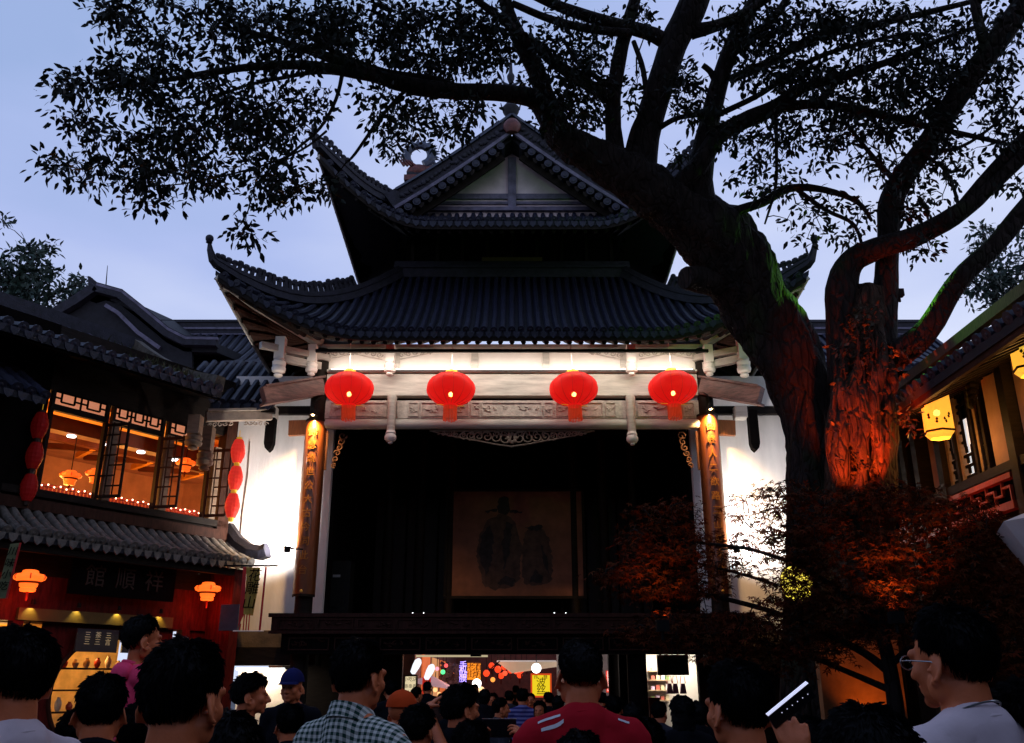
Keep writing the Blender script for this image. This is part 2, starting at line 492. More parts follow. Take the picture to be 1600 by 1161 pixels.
def hip_ridge(path, horn, parent, crest_from, w=0.13, h=0.30, crest=0.2, n_crest=16, band=True):
    """ridge along a hip: mortar body, pale moulding, half-round cap, pierced crest, upturned horn"""
    full = path + horn
    m = len(full)
    body = MB()
    pr = [(-w, -0.05), (w, -0.05), (w * 0.8, h * 0.45), (w * 0.95, h * 0.5), (w * 0.95, h * 0.6), (w * 0.7, h * 0.62), (w * 0.6, h), (-w * 0.6, h), (-w * 0.7, h * 0.62), (-w * 0.95, h * 0.6), (-w * 0.95, h * 0.5), (-w * 0.8, h * 0.45)]
    vs = []
    for i, p in enumerate(full):
        d = (full[min(i + 1, m - 1)] - full[max(i - 1, 0)]).normalized()
        r = d.cross(Vector((0, 0, 1))); r = r.normalized(); u = r.cross(d).normalized()
        k = 1.0 if i < len(path) - 2 else max(0.18, 1 - 0.80 * (i - len(path) + 3) / (len(horn) + 2))
        vs += [p + r * a * k + u * b * k for a, b in pr]
    q = len(pr)
    body.add(vs, [(i * q + a, i * q + (a + 1) % q, (i + 1) * q + (a + 1) % q, (i + 1) * q + a) for i in range(m - 1) for a in range(q)] + [tuple(range(q)), tuple(range((m - 1) * q, m * q))])
    rb = body.build('hip_ridge', ridge_m, parent)
    # moulding line
    cap = MB()
    L = [0]
    for i in range(1, m): L.append(L[-1] + (full[i] - full[i - 1]).length)
    def along(s):
        for i in range(1, m):
            if L[i] >= s:
                f = (s - L[i - 1]) / max(1e-6, L[i] - L[i - 1]); p = full[i - 1].lerp(full[i], f); d = (full[i] - full[i - 1]).normalized(); return p, d
        return full[-1], (full[-1] - full[-2]).normalized()
    tot = L[-1]; s0 = tot * crest_from; prev = None
    bar = []
    for j in range(n_crest + 1):
        s = s0 + (tot * 0.93 - s0) * j / n_crest
        p, d = along(s); r = d.cross(Vector((0, 0, 1))).normalized(); u = r.cross(d)
        k = min(1.0, (tot - s) / (tot * 0.32) + 0.25)
        base = p + u * h * k
        hh = crest * k * (0.85 + 0.3 * random.random())
        M = Matrix((d, r, u)).transposed()
        cap.box(base + u * hh * 0.5, (0.075, 0.09 * k, hh), M)
        cap.ball(base + u * (hh + 0.01), (0.085, 0.06, 0.05 + 0.03 * random.random()), 6, 4, M.to_4x4())
        bar.append(base + u * hh * 0.86)
    cap.tube(bar, [0.055 * max(0.45, 1 - 0.5 * i / n_crest) for i in range(len(bar))], 6)
    cap.build('ridge_crest', ridge_m, rb)
    return rb

for sg in (-1, 1):
    path = [lo.pt(sg * (lo.xr - 0.25 + (lo.xe - lo.xr + 0.25) * k / 14), lo.yt + 0.1 + (lo.ye - lo.yt - 0.1) * k / 14, 0.06) for k in range(15)]
    horn = [Vector((sg * 6.14, 16.55, 9.78)), Vector((sg * 6.19, 16.47, 9.98)), Vector((sg * 6.20, 16.45, 10.13))]
    hr = hip_ridge(path, horn, stage, 0.30, h=0.24, crest=0.20, n_crest=26)
    kb = MB(); kb.ball((sg * 6.20, 16.45, 10.22), 0.085, 10, 8); kb.lathe([(0.03, 0), (0.07, 0.02), (0.03, 0.06)], (sg * 6.20, 16.45, 10.11), 8)
    kb.build('ridge_knob', ridge_m, hr, smooth=True)

# band where the lower roof meets the upper wall
rb = MB()
rb.sweep([(x, 20.08, 11.12) for x in np.linspace(-2.9, 2.9, 9)], [(-0.1, -0.1), (0.1, -0.1), (0.12, 0.12), (0.16, 0.14), (0.16, 0.2), (0.1, 0.22), (0.08, 0.34), (-0.1, 0.34)], side=(0, -1, 0))
rb.build('wall_ridge', ridge_m, stage)

# ---- upper storey
uw = MB()
uw.span((-2.65, 20.2, 11.1), (2.65, 23.2, 12.9)); uw.build('upper_wall', black_wood, stage)
for i in range(-4, 5):
    p = MB(); p.span((i * 0.62 - 0.04, 20.13, 11.3), (i * 0.62 + 0.04, 20.196, 12.5)); p.build('wall_stud', dark_wood, stage)
pl = MB(); pl.span((-0.75, 20.06, 11.48), (0.75, 20.12, 11.60)); pl.build('wall_plaque', mat('plaque_ochre', (0.10, 0.06, 0.015), 0.5), stage)

up = Roof(4.0, 18.2, 23.2, 2.75, 19.4, 11.62, 12.42, 1.32, 2.1, 2.1, 3.0, 1.4, 0.36, 0.85, mode=1)
up_deck = build_roof(up, 'upper_roof', 0.19, 0.062)
eave_timber(up, up_deck, 2.6, 20.15, 12.25, 0.24, dark_wood)
sb = MB(); rows = []
for x in np.linspace(-3.9, 3.9, 25):
    a = up.pt(x, up.ye, -0.17) + Vector((0, 0.05, 0)); b = Vector((max(-2.6, min(2.6, x)), 20.25, 12.4))
    rows.append([a, a.lerp(b, 0.5), b])
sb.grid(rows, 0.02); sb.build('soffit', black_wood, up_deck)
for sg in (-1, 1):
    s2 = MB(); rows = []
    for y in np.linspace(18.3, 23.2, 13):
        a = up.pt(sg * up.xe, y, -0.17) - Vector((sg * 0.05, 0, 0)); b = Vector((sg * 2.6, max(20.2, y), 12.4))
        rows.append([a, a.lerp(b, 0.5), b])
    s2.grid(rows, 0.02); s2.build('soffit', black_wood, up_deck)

# ---- gable
GY = 19.35
def gslope(t, sg, y=18.85):                   # t 0 at apex, 1 at the foot
    return Vector((sg * 2.75 * t, y, 14.26 - 2.10 * (1.12 * t - 0.12 * t * t)))
gb = MB()
gb.prism([gslope(1, -1, GY) + Vector((0, 0, 0)), gslope(1, 1, GY), gslope(0, 1, GY) + Vector((0, 0, -0.15))], (0, 0.15, 0))
gable = gb.build('gable', gable_white, stage)
for a, b in (((-2.0, GY - 0.05, 12.66), (2.0, GY - 0.003, 12.73)), ((-1.9, GY - 0.06, 12.80), (1.9, GY - 0.004, 12.94)), ((-2.1, GY - 0.10, 12.46), (2.1, GY - 0.005, 12.56))):
    q = MB(); q.span(a, b); q.build('gable_beam', ridge_pale, gable)
q = MB(); q.span((-0.10, GY - 0.09, 12.565), (0.10, GY - 0.061, 13.95)); q.build('gable_post', ridge_pale, gable)
# roof of the gable, running back to the main ridge
gr = MB()
for sg in (-1, 1):
    gr.grid([[gslope(t, sg, y) + Vector((0, 0, 0.0)) for t in np.linspace(0, 1, 9)] for y in (18.8, 21, 23.4)], 0.12)
gr.build('gable_roof', tile_deck, stage)
for sg in (-1, 1):
    for j in range(22):
        y = 19.25 + j * 0.19
        tile_row([gslope(t, sg, y) + Vector((0, 0, 0.05)) for t in np.linspace(1, 0.03, 7)], 0.062, bpy.data.objects['gable_roof'], n=5)
for sg in (-1, 1):
    T = np.linspace(0.0, 1.0, 13)
    P = [gslope(t, sg, 18.86) for t in T]
    foot = [up.pt(sg * (up.xr + (up.xe - up.xr) * k / 8), up.yt + (up.ye - up.yt) * k / 8, 0.05) for k in range(1, 9)]
    # verge ridge: body, frieze, cap, pale moulding
    q = MB(); q.sweep(P, [(-0.16, 0.02), (0.16, 0.02), (0.16, 0.50), (-0.16, 0.50)], side=(0, 1, 0))
    vr = q.build('verge_ridge', ridge_m, stage)
    q = MB(); q.sweep([p + Vector((0, -0.02, 0.545)) for p in P], [(-0.2, -0.03), (0.2, -0.03), (0.14, 0.06), (-0.14, 0.06)], side=(0, 1, 0)); q.build('ridge_cap', tile, vr)
    q = MB(); q.sweep([p + Vector((0, -0.21, 0.0)) for p in P], [(-0.05, -0.03), (0.04, -0.03), (0.04, 0.09), (-0.05, 0.05)], side=(0, 1, 0)); q.build('verge_moulding', ridge_pale, vr)
    q = MB()
    for j in range(26):
        p = gslope(0.06 + 0.92 * j / 26, sg, 18.68) + Vector((0, 0, 0.26 + 0.06 * random.random()))
        q.ball(p, (0.055 + 0.05 * random.random(), 0.035, 0.03 + 0.03 * random.random()), 6, 4, Matrix.Rotation(random.uniform(-1, 1), 4, 'Y'))
    q.build('verge_ornament', ridge_m, vr, kind='stuff')
    for j in range(13):                                   # round tile ends facing the court
        p = gslope(0.10 + 0.86 * j / 12, sg, 18.62) + Vector((0, 0, -0.17))
        q = MB(); q.tube([p, p + Vector((0, 0.5, 0.0))], [0.098, 0.09], 10); q.tube([p - Vector((0, 0.012, 0)), p], [0.05, 0.07], 8)
        q.build('verge_tile', tile, vr)
    q = MB()
    for j in range(13):
        p = gslope(0.135 + 0.86 * j / 12, sg, 18.66) + Vector((0, 0, -0.24))
        drip(q, p, (1, 0, 0), (0, -1, 0), 0.075)
    q.sweep([p + Vector((0, 0.02, -0.34)) for p in P[1:]], [(-0.03, -0.1), (0.03, -0.1), (0.03, 0.1), (-0.03, 0.1)], side=(0, 1, 0))
    q.build('barge_board', dark_wood, vr)
    horn = [Vector((sg * 4.40, 17.28, 12.93)), Vector((sg * 4.44, 17.17, 13.18)), Vector((sg * 4.46, 17.10, 13.42))]
    hip_ridge([gslope(0.97, sg, 19.2)] + foot, horn, stage, 0.12, h=0.26, crest=0.14, n_crest=18)

# ---- main ridge with dragon finials
mr = MB()
mr.span((-2.9, 21.9, 14.5), (2.9, 22.2, 15.05)); mr.span((-2.95, 21.84, 15.052), (2.95, 22.26, 15.14))
mrd = mr.build('main_ridge', ridge_m, stage)
def dragon(sg):
    c = Vector((sg * 2.62, 22.0, 15.75))
    mb = MB(); pts, rd = [], []
    for i in range(15):
        a = math.radians(-65 + 290 * i / 14)
        pts.append(c + Vector((sg * -math.cos(a) * 0.34, 0, math.sin(a) * 0.34))); rd.append(0.15 - 0.07 * i / 14)
    mb.tube(pts, rd, 8)
    for i in range(1, 14):
        d = (pts[i] - c).normalized()
        for k in (-0.06, 0.06):
            p = pts[i] + Vector((0, k, 0))
            mb.prism([p + d * 0.05 + Vector((-d.z, 0, d.x)) * 0.06, p + d * 0.05 - Vector((-d.z, 0, d.x)) * 0.06, p + d * (0.22 + 0.05 * random.random()) - Vector((-d.z, 0, d.x)) * 0.07], (0, 0.03, 0))
    body = mb.build('dragon_tail', blue_ceramic, mrd, smooth=True)
    h = MB()
    h.ball(c + Vector((sg * 0.02, 0, -0.52)), (0.34, 0.2, 0.22), 10, 8)
    h.prism([c + Vector((sg * -0.2, -0.15, -0.45)), c + Vector((sg * -0.75, -0.13, -0.28)), c + Vector((sg * -0.72, -0.13, -0.42)), c + Vector((sg * -0.2, -0.15, -0.6))], (0, 0.28, 0))
    h.prism([c + Vector((sg * -0.15, -0.15, -0.68)), c + Vector((sg * -0.62, -0.13, -0.66)), c + Vector((sg * -0.6, -0.13, -0.76)), c + Vector((sg * -0.15, -0.15, -0.82))], (0, 0.28, 0))
    h.span(c + Vector((-0.4, -0.16, -0.86)), c + Vector((0.4, 0.16, -0.70)))
    for k in range(4):
        h.tube([c + Vector((sg * (0.1 + 0.1 * k), -0.12, -0.4)), c + Vector((sg * (0.3 + 0.12 * k), -0.2, -0.25 + 0.05 * k))], [0.05, 0.01], 5)
    h.build('dragon_head', red_ceramic, mrd, smooth=True)
for sg in (-1, 1): dragon(sg)
fin = MB()
fin.lathe([(0.20, 0), (0.24, 0.06), (0.15, 0.14), (0.12, 0.22), (0.2, 0.34), (0.22, 0.44), (0.12, 0.58), (0.09, 0.7), (0.14, 0.80), (0.15, 0.92), (0.07, 1.02), (0.05, 1.2), (0.09, 1.32), (0.1, 1.42), (0.05, 1.52), (0.03, 1.9), (0.01, 2.1)], (-0.03, 18.95, 14.7), 12)
fn = fin.build('roof_finial', ridge_m, stage, smooth=True)
fk = MB(); fk.lathe([(0.05, -0.18), (0.14, -0.16), (0.21, -0.04), (0.21, 0.08), (0.12, 0.2), (0.05, 0.24)], (0, 18.58, 14.36), 12, sy=0.7); fk.build('finial_knob', red_ceramic, fn, smooth=True)
for k in range(3):
    fk = MB(); fk.tube([(-0.03, 18.95, 15.0 + 0.4 * k), (0.18, 18.9, 15.1 + 0.4 * k), (0.22, 18.88, 15.26 + 0.4 * k)], [0.04, 0.03, 0.01], 6)
    fk.tube([(-0.03, 18.95, 15.0 + 0.4 * k), (-0.24, 18.9, 15.1 + 0.4 * k), (-0.28, 18.88, 15.26 + 0.4 * k)], [0.04, 0.03, 0.01], 6); fk.build('finial_curl', blue_ceramic, fn)

# ---- columns, beams, frieze
def Zf(py): return zat(py, YF)
FLOOR = zat(960, 18.5)                        # stage floor level
for sg in (-1, 1):
    c = MB(); c.tube([(sg * 4.27, YF, 0), (sg * 4.27, YF, 8.7)], [0.19, 0.17], 16); c.build('column', brown_wood if 0 else dark_wood, stage, smooth=True)
    bs = MB(); bs.lathe([(0.3, 0), (0.34, 0.12), (0.32, 0.3), (0.22, 0.36)], (sg * 4.27, YF, 0), 16); bs.build('column_base', concrete, stage, smooth=True)
# main lintel
b = MB(); b.span((-4.1, YF - 0.10, Zf(620)), (4.1, YF + 0.12, Zf(587))); b.build('lintel', pale_wood, stage)
# carved tie beam with raised frames
b = MB(); b.span((-4.1, YF - 0.06, Zf(655)), (4.1, YF + 0.12, Zf(627))); tb = b.build('carved_beam', carved, stage)
b = MB()
b.tube([(-4.1, YF - 0.05, Zf(664)), (4.1, YF - 0.05, Zf(664))], 0.115, 12); b.build('beam_moulding', pale_wood, tb, smooth=True)
def relief(x0, x1, z0, z1, y, m, par, seed):
    """raised frame holding low-relief carving"""
    rr = random.Random(seed); q = MB(); t = 0.022
    for a, c2 in (((x0, y - 0.03, z0), (x1, y - 0.001, z0 + t)), ((x0, y - 0.03, z1 - t), (x1, y - 0.001, z1)), ((x0, y - 0.031, z0 + t), (x0 + t, y - 0.001, z1 - t)), ((x1 - t, y - 0.031, z0 + t), (x1, y - 0.001, z1 - t))): q.span(a, c2)
    w, h = x1 - x0, z1 - z0
    for k in range(max(3, int(w / 0.11))):
        x = x0 + 0.06 + rr.random() * (w - 0.12); z = z0 + h * (0.3 + 0.4 * rr.random()); a = rr.uniform(0, 6.28); L = 0.06 + 0.05 * rr.random()
        pts = [(x + L * (j / 4 - 0.5) * math.cos(a) + 0.03 * math.sin(j * 2 + a), y - 0.012, z + L * 0.7 * (j / 4 - 0.5) * math.sin(a) + 0.02 * math.cos(j * 1.7)) for j in range(5)]
        q.tube(pts, 0.014, 5)
    q.build('relief_panel', m, par)
zz0, zz1 = Zf(652), Zf(630)
for i, (x0, x1) in enumerate([(-4.0, -3.75), (-3.7, -2.75), (-2.7, -2.5), (-2.28, -2.05), (-2.0, -0.95), (-0.9, -0.70), (-0.66, 0.66), (0.70, 0.9), (0.95, 2.0), (2.05, 2.28), (2.5, 2.7), (2.75, 3.7), (3.75, 4.0)]):
    relief(x0, x1, zz0, zz1, YF - 0.06, carved, tb, i)
# ledge with LED tube, frieze panels and posts
b = MB(); b.span((-4.1, YF - 0.16, Zf(584.5)), (4.1, YF + 0.1, Zf(581))); ledge = b.build('ledge', pale_wood, stage)
b = MB(); b.tube([(-4.05, YF - 0.19, Zf(583.5)), (4.05, YF - 0.19, Zf(583.5))], 0.022, 6); b.build('conduit', grey_metal, ledge)
b = MB(); b.span((-4.3, YF - 0.09, Zf(548)), (4.3, YF + 0.09, Zf(540))); b.build('wall_plate', pale_wood, stage)
xs_p = [-4.05, -2.45, -0.80, 0.70, 2.40, 4.05]
xb = [at(500, 560, YF).x, at(620, 560, YF).x, at(742, 560, YF).x, at(853, 560, YF).x, at(974, 560, YF).x, at(1096, 560, YF).x]
for i in range(5):
    q = MB(); q.span((xb[i] + 0.03, YF + 0.0, Zf(580)), (xb[i + 1] - 0.03, YF + 0.04, Zf(549))); q.build('frieze_panel', white_panel, stage)
for x in xb:
    q = MB(); q.span((x - 0.075, YF - 0.05, Zf(580.5)), (x + 0.075, YF + 0.08, Zf(548.5))); q.build('frieze_post', pale_wood, stage)
def hanging_post(x, y, z1, z0, r, m, parent=stage, name='hanging_post'):
    """short post under the eave ending in a carved lotus bud"""
    q = MB(); H = z1 - z0
    q.span((x - r * 0.8, y - r * 0.8, z0 + H * 0.45), (x + r * 0.8, y + r * 0.8, z1))
    o = q.build(name, m, parent)
    q = MB(); q.lathe([(0.02, 0), (r * 0.6, 0.02), (r * 0.75, H * 0.06), (r * 0.55, H * 0.10), (r * 1.05, H * 0.14), (r * 1.2, H * 0.22), (r * 1.0, H * 0.28), (r * 1.1, H * 0.30), (r * 1.15, H * 0.38), (r * 0.85, H * 0.42), (r * 1.0, H * 0.45)], (x, y, z0), 12)
    q.build('lotus_bud', m, o, smooth=True)
    return o
YP = 18.55
for px in (488, 610, 986, 1107):
    hanging_post(at(px, 560, YP).x, YP, zat(540, YP), zat(588, YP), 0.115, white_panel)
YQ = 18.1
for px in (437, 1161):
    x = at(px, 560, YQ).x; sg = -1 if px < 800 else 1
    hanging_post(x, YQ, zat(528, YQ), zat(590, YQ), 0.13, white_panel)
    q = MB(); q.beam((x + sg * 0.35, YQ - 0.3, zat(547, YQ)), (x - sg * 0.9, YQ + 0.75, zat(545, YQ) + 0.05), 0.13, 0.14); q.build('corner_brace', pale_wood, stage)
    q = MB(); q.beam((x - sg * 0.05, YQ, zat(560, YQ)), (sg * 4.2, YF - 0.05, zat(575, YF)), 0.12, 0.16); q.build('corner_brace', pale_wood, stage)
    # cantilever beam carrying the corner post
    q = MB(); A = Vector((sg * 4.2, YF - 0.05, Zf(604))); Bp = Vector((sg * 5.25, 18.0, zat(618, 18.0)))
    q.beam(A, Bp, 0.2, 0.34); q.beam(A + Vector((0, 0, 0.19)), Bp + Vector((0, 0, 0.19)), 0.3, 0.045); q.beam(A + Vector((0, 0, -0.2)), Bp + Vector((0, 0, -0.2)), 0.26, 0.05)
    q.build('cantilever_beam', mat('cantilever_wood', (0.12, 0.055, 0.045), 0.5, 0.5, 5, bump=0.3, stretch=(1, 1, 5)) if px < 800 else MATS['cantilever_wood'], stage)
    # corner rafter
    q = MB(); q.beam((sg * 4.3, YF, 8.85), (sg * 6.0, 16.95, 9.42), 0.16, 0.2); q.build('corner_rafter', pale_wood, stage)
# posts hanging from the carved beam
for px, zz in ((614, 688), (984, 690)):
    x = at(px, 640, YF).x; y = YF - 0.19
    q = MB(); q.lathe([(0.09, zat(676, y)), (0.085, zat(650, y)), (0.095, zat(630, y)), (0.11, zat(622, y)), (0.10, zat(618, y))], (x, y, 0), 12); o = q.build('pendant_post', pale_wood, stage, smooth=True)
    z0 = zat(zz + 6, y)
    q = MB(); q.lathe([(0.02, 0), (0.05, 0.015), (0.05, 0.05), (0.09, 0.06), (0.125, 0.11), (0.13, 0.17), (0.10, 0.22), (0.115, 0.24), (0.09, 0.3)], (x, y, z0), 12); q.build('lotus_bud', white_panel, o, smooth=True)

def scroll(mb, c, r, turns, a0, sgn, y, rad):
    pts = []
    for j in range(14):
        t = j / 13; a = a0 + sgn * turns * 2 * math.pi * t; rr = r * (1 - 0.85 * t)
        pts.append((c[0] + rr * math.cos(a), y, c[1] + rr * math.sin(a)))
    mb.tube(pts, [rad * (1 - 0.4 * j / 13) for j in range(14)], 5)
# brackets of pierced scrollwork beside the frieze posts
for px, sg in ((508, 1), (600, -1), (622, 1), (974, -1), (996, 1), (1092, -1)):
    x = at(px, 553, YF - 0.1).x; q = MB(); y = YF - 0.12; z = Zf(550)
    for k in range(5):
        scroll(q, (x + sg * (0.09 + 0.15 * k), z - 0.055 - 0.055 * max(0, 2.2 - k) * 0.5), 0.075 - 0.006 * k, 1.3, k * 1.3, sg, y, 0.016)
    q.tube([(x, y, z), (x + sg * 0.8, y, z)], 0.016, 5); q.tube([(x + sg * 0.03, y, z - 0.22), (x + sg * 0.3, y, z - 0.17), (x + sg * 0.8, y, z - 0.05)], 0.013, 5)
    q.build('scroll_bracket', carved, stage)
# pierced pendant in the middle of the opening
q = MB(); y = YF - 0.02; zt = Zf(673)
for sg in (-1, 1):
    for k in range(9):
        r = 0.15 - 0.012 * k
        scroll(q, (sg * (0.16 + 0.20 * k - 0.004 * k * k) - 0.0, zt - 0.17 + 0.012 * k), r, 1.4, 1.0 + k * 0.9, sg, y, 0.022 - 0.001 * k)
        scroll(q, (sg * (0.16 + 0.18 * k) - 0.0, zt - 0.07), r * 0.5, 1.1, 2 + k, -sg, y, 0.014)
    q.tube([(0, y, zt - 0.36), (sg * 0.35, y, zt - 0.31), (sg * 0.8, y, zt - 0.22), (sg * 1.3, y, zt - 0.13), (sg * 1.75, y, zt - 0.02)], [0.02, 0.02, 0.018, 0.014, 0.01], 5)
for k in range(8):
    a = k * math.pi / 4; q.ball((0.09 * math.cos(a), y, zt - 0.17 + 0.09 * math.sin(a)), (0.045, 0.025, 0.045), 6, 5)
q.tube([(-1.8, y, zt - 0.012), (1.8, y, zt - 0.012)], 0.016, 5)
q.build('carved_pendant', mat('pendant_wood', (0.14, 0.11, 0.08), 0.6, 0.3, 10), stage, kind='stuff')
for sg in (-1, 1):                                        # corner brackets beside the boards
    q = MB(); x = sg * 3.85
    for k in range(6): scroll(q, (x - sg * (0.02 + 0.03 * (5 - k)), Zf(682) - 0.13 * k), 0.10 - 0.008 * k, 1.2, k, sg, YF - 0.04, 0.022)
    q.tube([(sg * 4.02, YF - 0.04, Zf(675)), (sg * 4.02, YF - 0.04, Zf(735))], 0.03, 6)
    q.build('corner_bracket', brown_wood, stage)

# ---- stage floor, interior
fl = MB(); fl.span((-4.75, 18.35, FLOOR - 0.20), (4.75, 24.3, FLOOR)); fl.build('stage_floor', dark_wood, stage)
edge_w = mat('edge_wood', (0.030, 0.010, 0.007), 0.6, 0.5, 5, bump=0.2, stretch=(4, 1, 1), spec=0.1)
b = MB(); b.span((-4.80, 18.25, zat(964, 18.25)), (4.80, 18.349, zat(958, 18.25))); b.span((-4.74, 18.29, zat(985, 18.25)), (4.74, 18.348, zat(964.4, 18.25))); b.span((-4.78, 18.27, zat(990, 18.25)), (4.78, 18.347, zat(985.3, 18.25))); ef = b.build('stage_fascia', edge_w, stage)
for i in range(12):
    relief(-4.6 + i * 0.775, -4.6 + i * 0.775 + 0.70, zat(983.5, 18.29), zat(967, 18.29), 18.29, edge_w, ef, 50 + i)
b = MB(); b.span((-4.55, 18.42, zat(1022, 18.5)), (4.55, 18.75, FLOOR - 0.202)); ub = b.build('floor_beam', black_wood, stage)
for i in range(10):
    relief(-4.4 + i * 0.9, -4.4 + i * 0.9 + 0.8, zat(1016, 18.4), zat(996, 18.4), 18.42, edge_w, ub, 80 + i)
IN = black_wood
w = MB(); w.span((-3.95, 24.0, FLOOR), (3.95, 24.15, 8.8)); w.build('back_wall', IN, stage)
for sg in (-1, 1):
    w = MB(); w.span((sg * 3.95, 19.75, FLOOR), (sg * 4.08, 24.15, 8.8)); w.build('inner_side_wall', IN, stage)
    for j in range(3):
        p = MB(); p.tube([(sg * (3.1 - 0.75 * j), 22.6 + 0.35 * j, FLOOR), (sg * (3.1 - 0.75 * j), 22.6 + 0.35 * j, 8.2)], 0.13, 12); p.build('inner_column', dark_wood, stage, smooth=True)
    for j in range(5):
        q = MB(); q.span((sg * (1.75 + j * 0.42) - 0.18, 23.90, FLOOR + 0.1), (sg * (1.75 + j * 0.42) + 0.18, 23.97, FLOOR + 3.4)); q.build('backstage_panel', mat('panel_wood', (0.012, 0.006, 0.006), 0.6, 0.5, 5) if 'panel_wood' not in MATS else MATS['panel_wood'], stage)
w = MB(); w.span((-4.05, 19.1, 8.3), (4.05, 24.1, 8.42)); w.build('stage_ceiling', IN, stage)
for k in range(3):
    b = MB(); b.span((-4.0, 20.3 + k * 1.2, 7.7), (4.0, 20.5 + k * 1.2, 8.0)); b.build('ceiling_beam', dark_wood, stage)

# painted screen at the back of the stage
def scr(px, py): return at(px, py, 23.2)
scroll_t = thing('painted_screen', 'large dim painting of robed figures hung at the back of the dark stage', 'painting', (0, 23.2, FLOOR))
a, b2 = scr(697, 931), scr(908, 768)
cl = mat('painting_ground', (0.20, 0.075, 0.045), 0.8, 0.35, 2.0)
q = MB(); q.span((a.x, 23.2, a.z), (b2.x, 23.23, b2.z)); q.build('canvas', cl, scroll_t)
q = MB()
for aa, bb in (((a.x - 0.07, 23.17, a.z - 0.07), (b2.x + 0.07, 23.24, a.z - 0.002)), ((a.x - 0.07, 23.17, b2.z + 0.002), (b2.x + 0.07, 23.24, b2.z + 0.07)), ((a.x - 0.07, 23.171, a.z), (a.x - 0.002, 23.239, b2.z)), ((b2.x + 0.002, 23.171, a.z), (b2.x + 0.07, 23.239, b2.z))): q.span(aa, bb)
q.build('picture_frame', dark_wood, scroll_t)
q = MB(); q.span((a.x + 0.5, 23.5, FLOOR), (a.x + 0.56, 23.56, b2.z)); q.span((b2.x - 0.56, 23.5, FLOOR), (b2.x - 0.5, 23.56, b2.z)); q.span((a.x + 0.4, 23.235, a.z + 0.3), (b2.x - 0.4, 23.50, a.z + 0.36)); q.build('easel', black_wood, scroll_t)
ink = mat('painting_ink', (0.025, 0.016, 0.018), 0.8, 0.6, 5)
ink2 = mat('painting_wash', (0.075, 0.035, 0.026), 0.8, 0.5, 5)
def paint(polys, m, y):
    q = MB()
    for pl_ in polys:
        out = []
        for i_, (px, py) in enumerate(pl_):
            nx, ny = pl_[(i_ + 1) % len(pl_)]; m_ = max(2, int(math.hypot(nx - px, ny - py) / 4))
            out += [at(px + (nx - px) * k_ / m_ + random.uniform(-1.8, 1.8), py + (ny - py) * k_ / m_ + random.uniform(-1.8, 1.8), y) for k_ in range(m_)]
        q.prism(out, (0, 0.0015, 0))
    q.build('brushwork', m, scroll_t)
paint([[(755, 915), (745, 870), (748, 835), (762, 812), (785, 800), (805, 815), (815, 850), (812, 905), (800, 918), (775, 922)],
       [(818, 912), (814, 860), (822, 830), (842, 822), (858, 840), (864, 880), (862, 908), (845, 916)]], ink2, 23.195)
paint([[(760, 900), (748, 868), (752, 838), (766, 818), (772, 840), (768, 880)], [(777, 800), (779, 780), (786, 775), (795, 780), (796, 800), (788, 806)],
       [(757, 798), (777, 795), (777, 798), (758, 802)], [(797, 797), (816, 799), (815, 802), (797, 800)],
       [(790, 815), (800, 820), (796, 860), (788, 890), (784, 850)], [(818, 824), (840, 820), (850, 824), (838, 830)], [(846, 850), (856, 870), (858, 900), (848, 880)],
       [(776, 912), (790, 900), (806, 905), (800, 916)], [(826, 908), (836, 890), (850, 900), (846, 912)]], ink, 23.19)

# speaker and small lamps on the stage floor
sp = thing('stage_speaker', 'black loudspeaker cabinet on the stage floor beside the left column', 'speaker', at(515, 948, 20.0))
x0, x1 = at(502, 940, 20).x, at(545, 940, 20).x
q = MB(); q.span((x0, 20, FLOOR), (x1, 20.5, zat(876, 20))); q.build('cabinet', black_metal, sp)
q = MB(); q.tube([((x0 + x1) / 2, 19.995, FLOOR + 0.45), ((x0 + x1) / 2, 19.98, FLOOR + 0.45)], [0.2, 0.2], 16); q.build('cone', black_metal, sp)
q = MB(); q.span(((x0 + x1) / 2 - 0.08, 19.985, zat(902, 20)), ((x0 + x1) / 2 + 0.08, 19.999, zat(898, 20))); q.build('badge', grey_metal, sp)
for px in (645, 662, 866, 884):
    p = at(px, 956, 18.9)
    t = thing('footlight', {645: 'leftmost tiny white lamp at the front edge of the stage floor', 662: 'tiny white stage lamp just right of the leftmost one', 866: 'tiny white lamp on the stage edge below the painting\'s right side', 884: 'rightmost tiny white lamp on the stage front edge'}[px], 'lamp', (p.x, 18.9, FLOOR), group='footlights along the stage edge')
    q = MB(); q.span((p.x - 0.05, 18.9, FLOOR), (p.x + 0.05, 19.0, FLOOR + 0.07)); q.build('housing', black_metal, t)
    q = MB(); q.ball((p.x, 18.89, FLOOR + 0.05), 0.014, 8, 6); q.build('bulb', lamp_white, t)

# pillars under the stage
for x in (-4.27, -2.78, 2.48, 4.27):
    for y in ((18.6,) if abs(x) > 4 else (18.75, 22.5)):
        if abs(x) > 4: continue
        c = MB(); c.tube([(x, y, 0), (x, y, FLOOR - 0.3)], [0.2, 0.19], 14); c.build('support_column', black_wood, stage, smooth=True)
b = MB(); b.span((-4.6, 18.8, FLOOR - 0.42), (4.6, 24.2, FLOOR - 0.22)); b.build('undercroft_ceiling', brown_wood, stage)

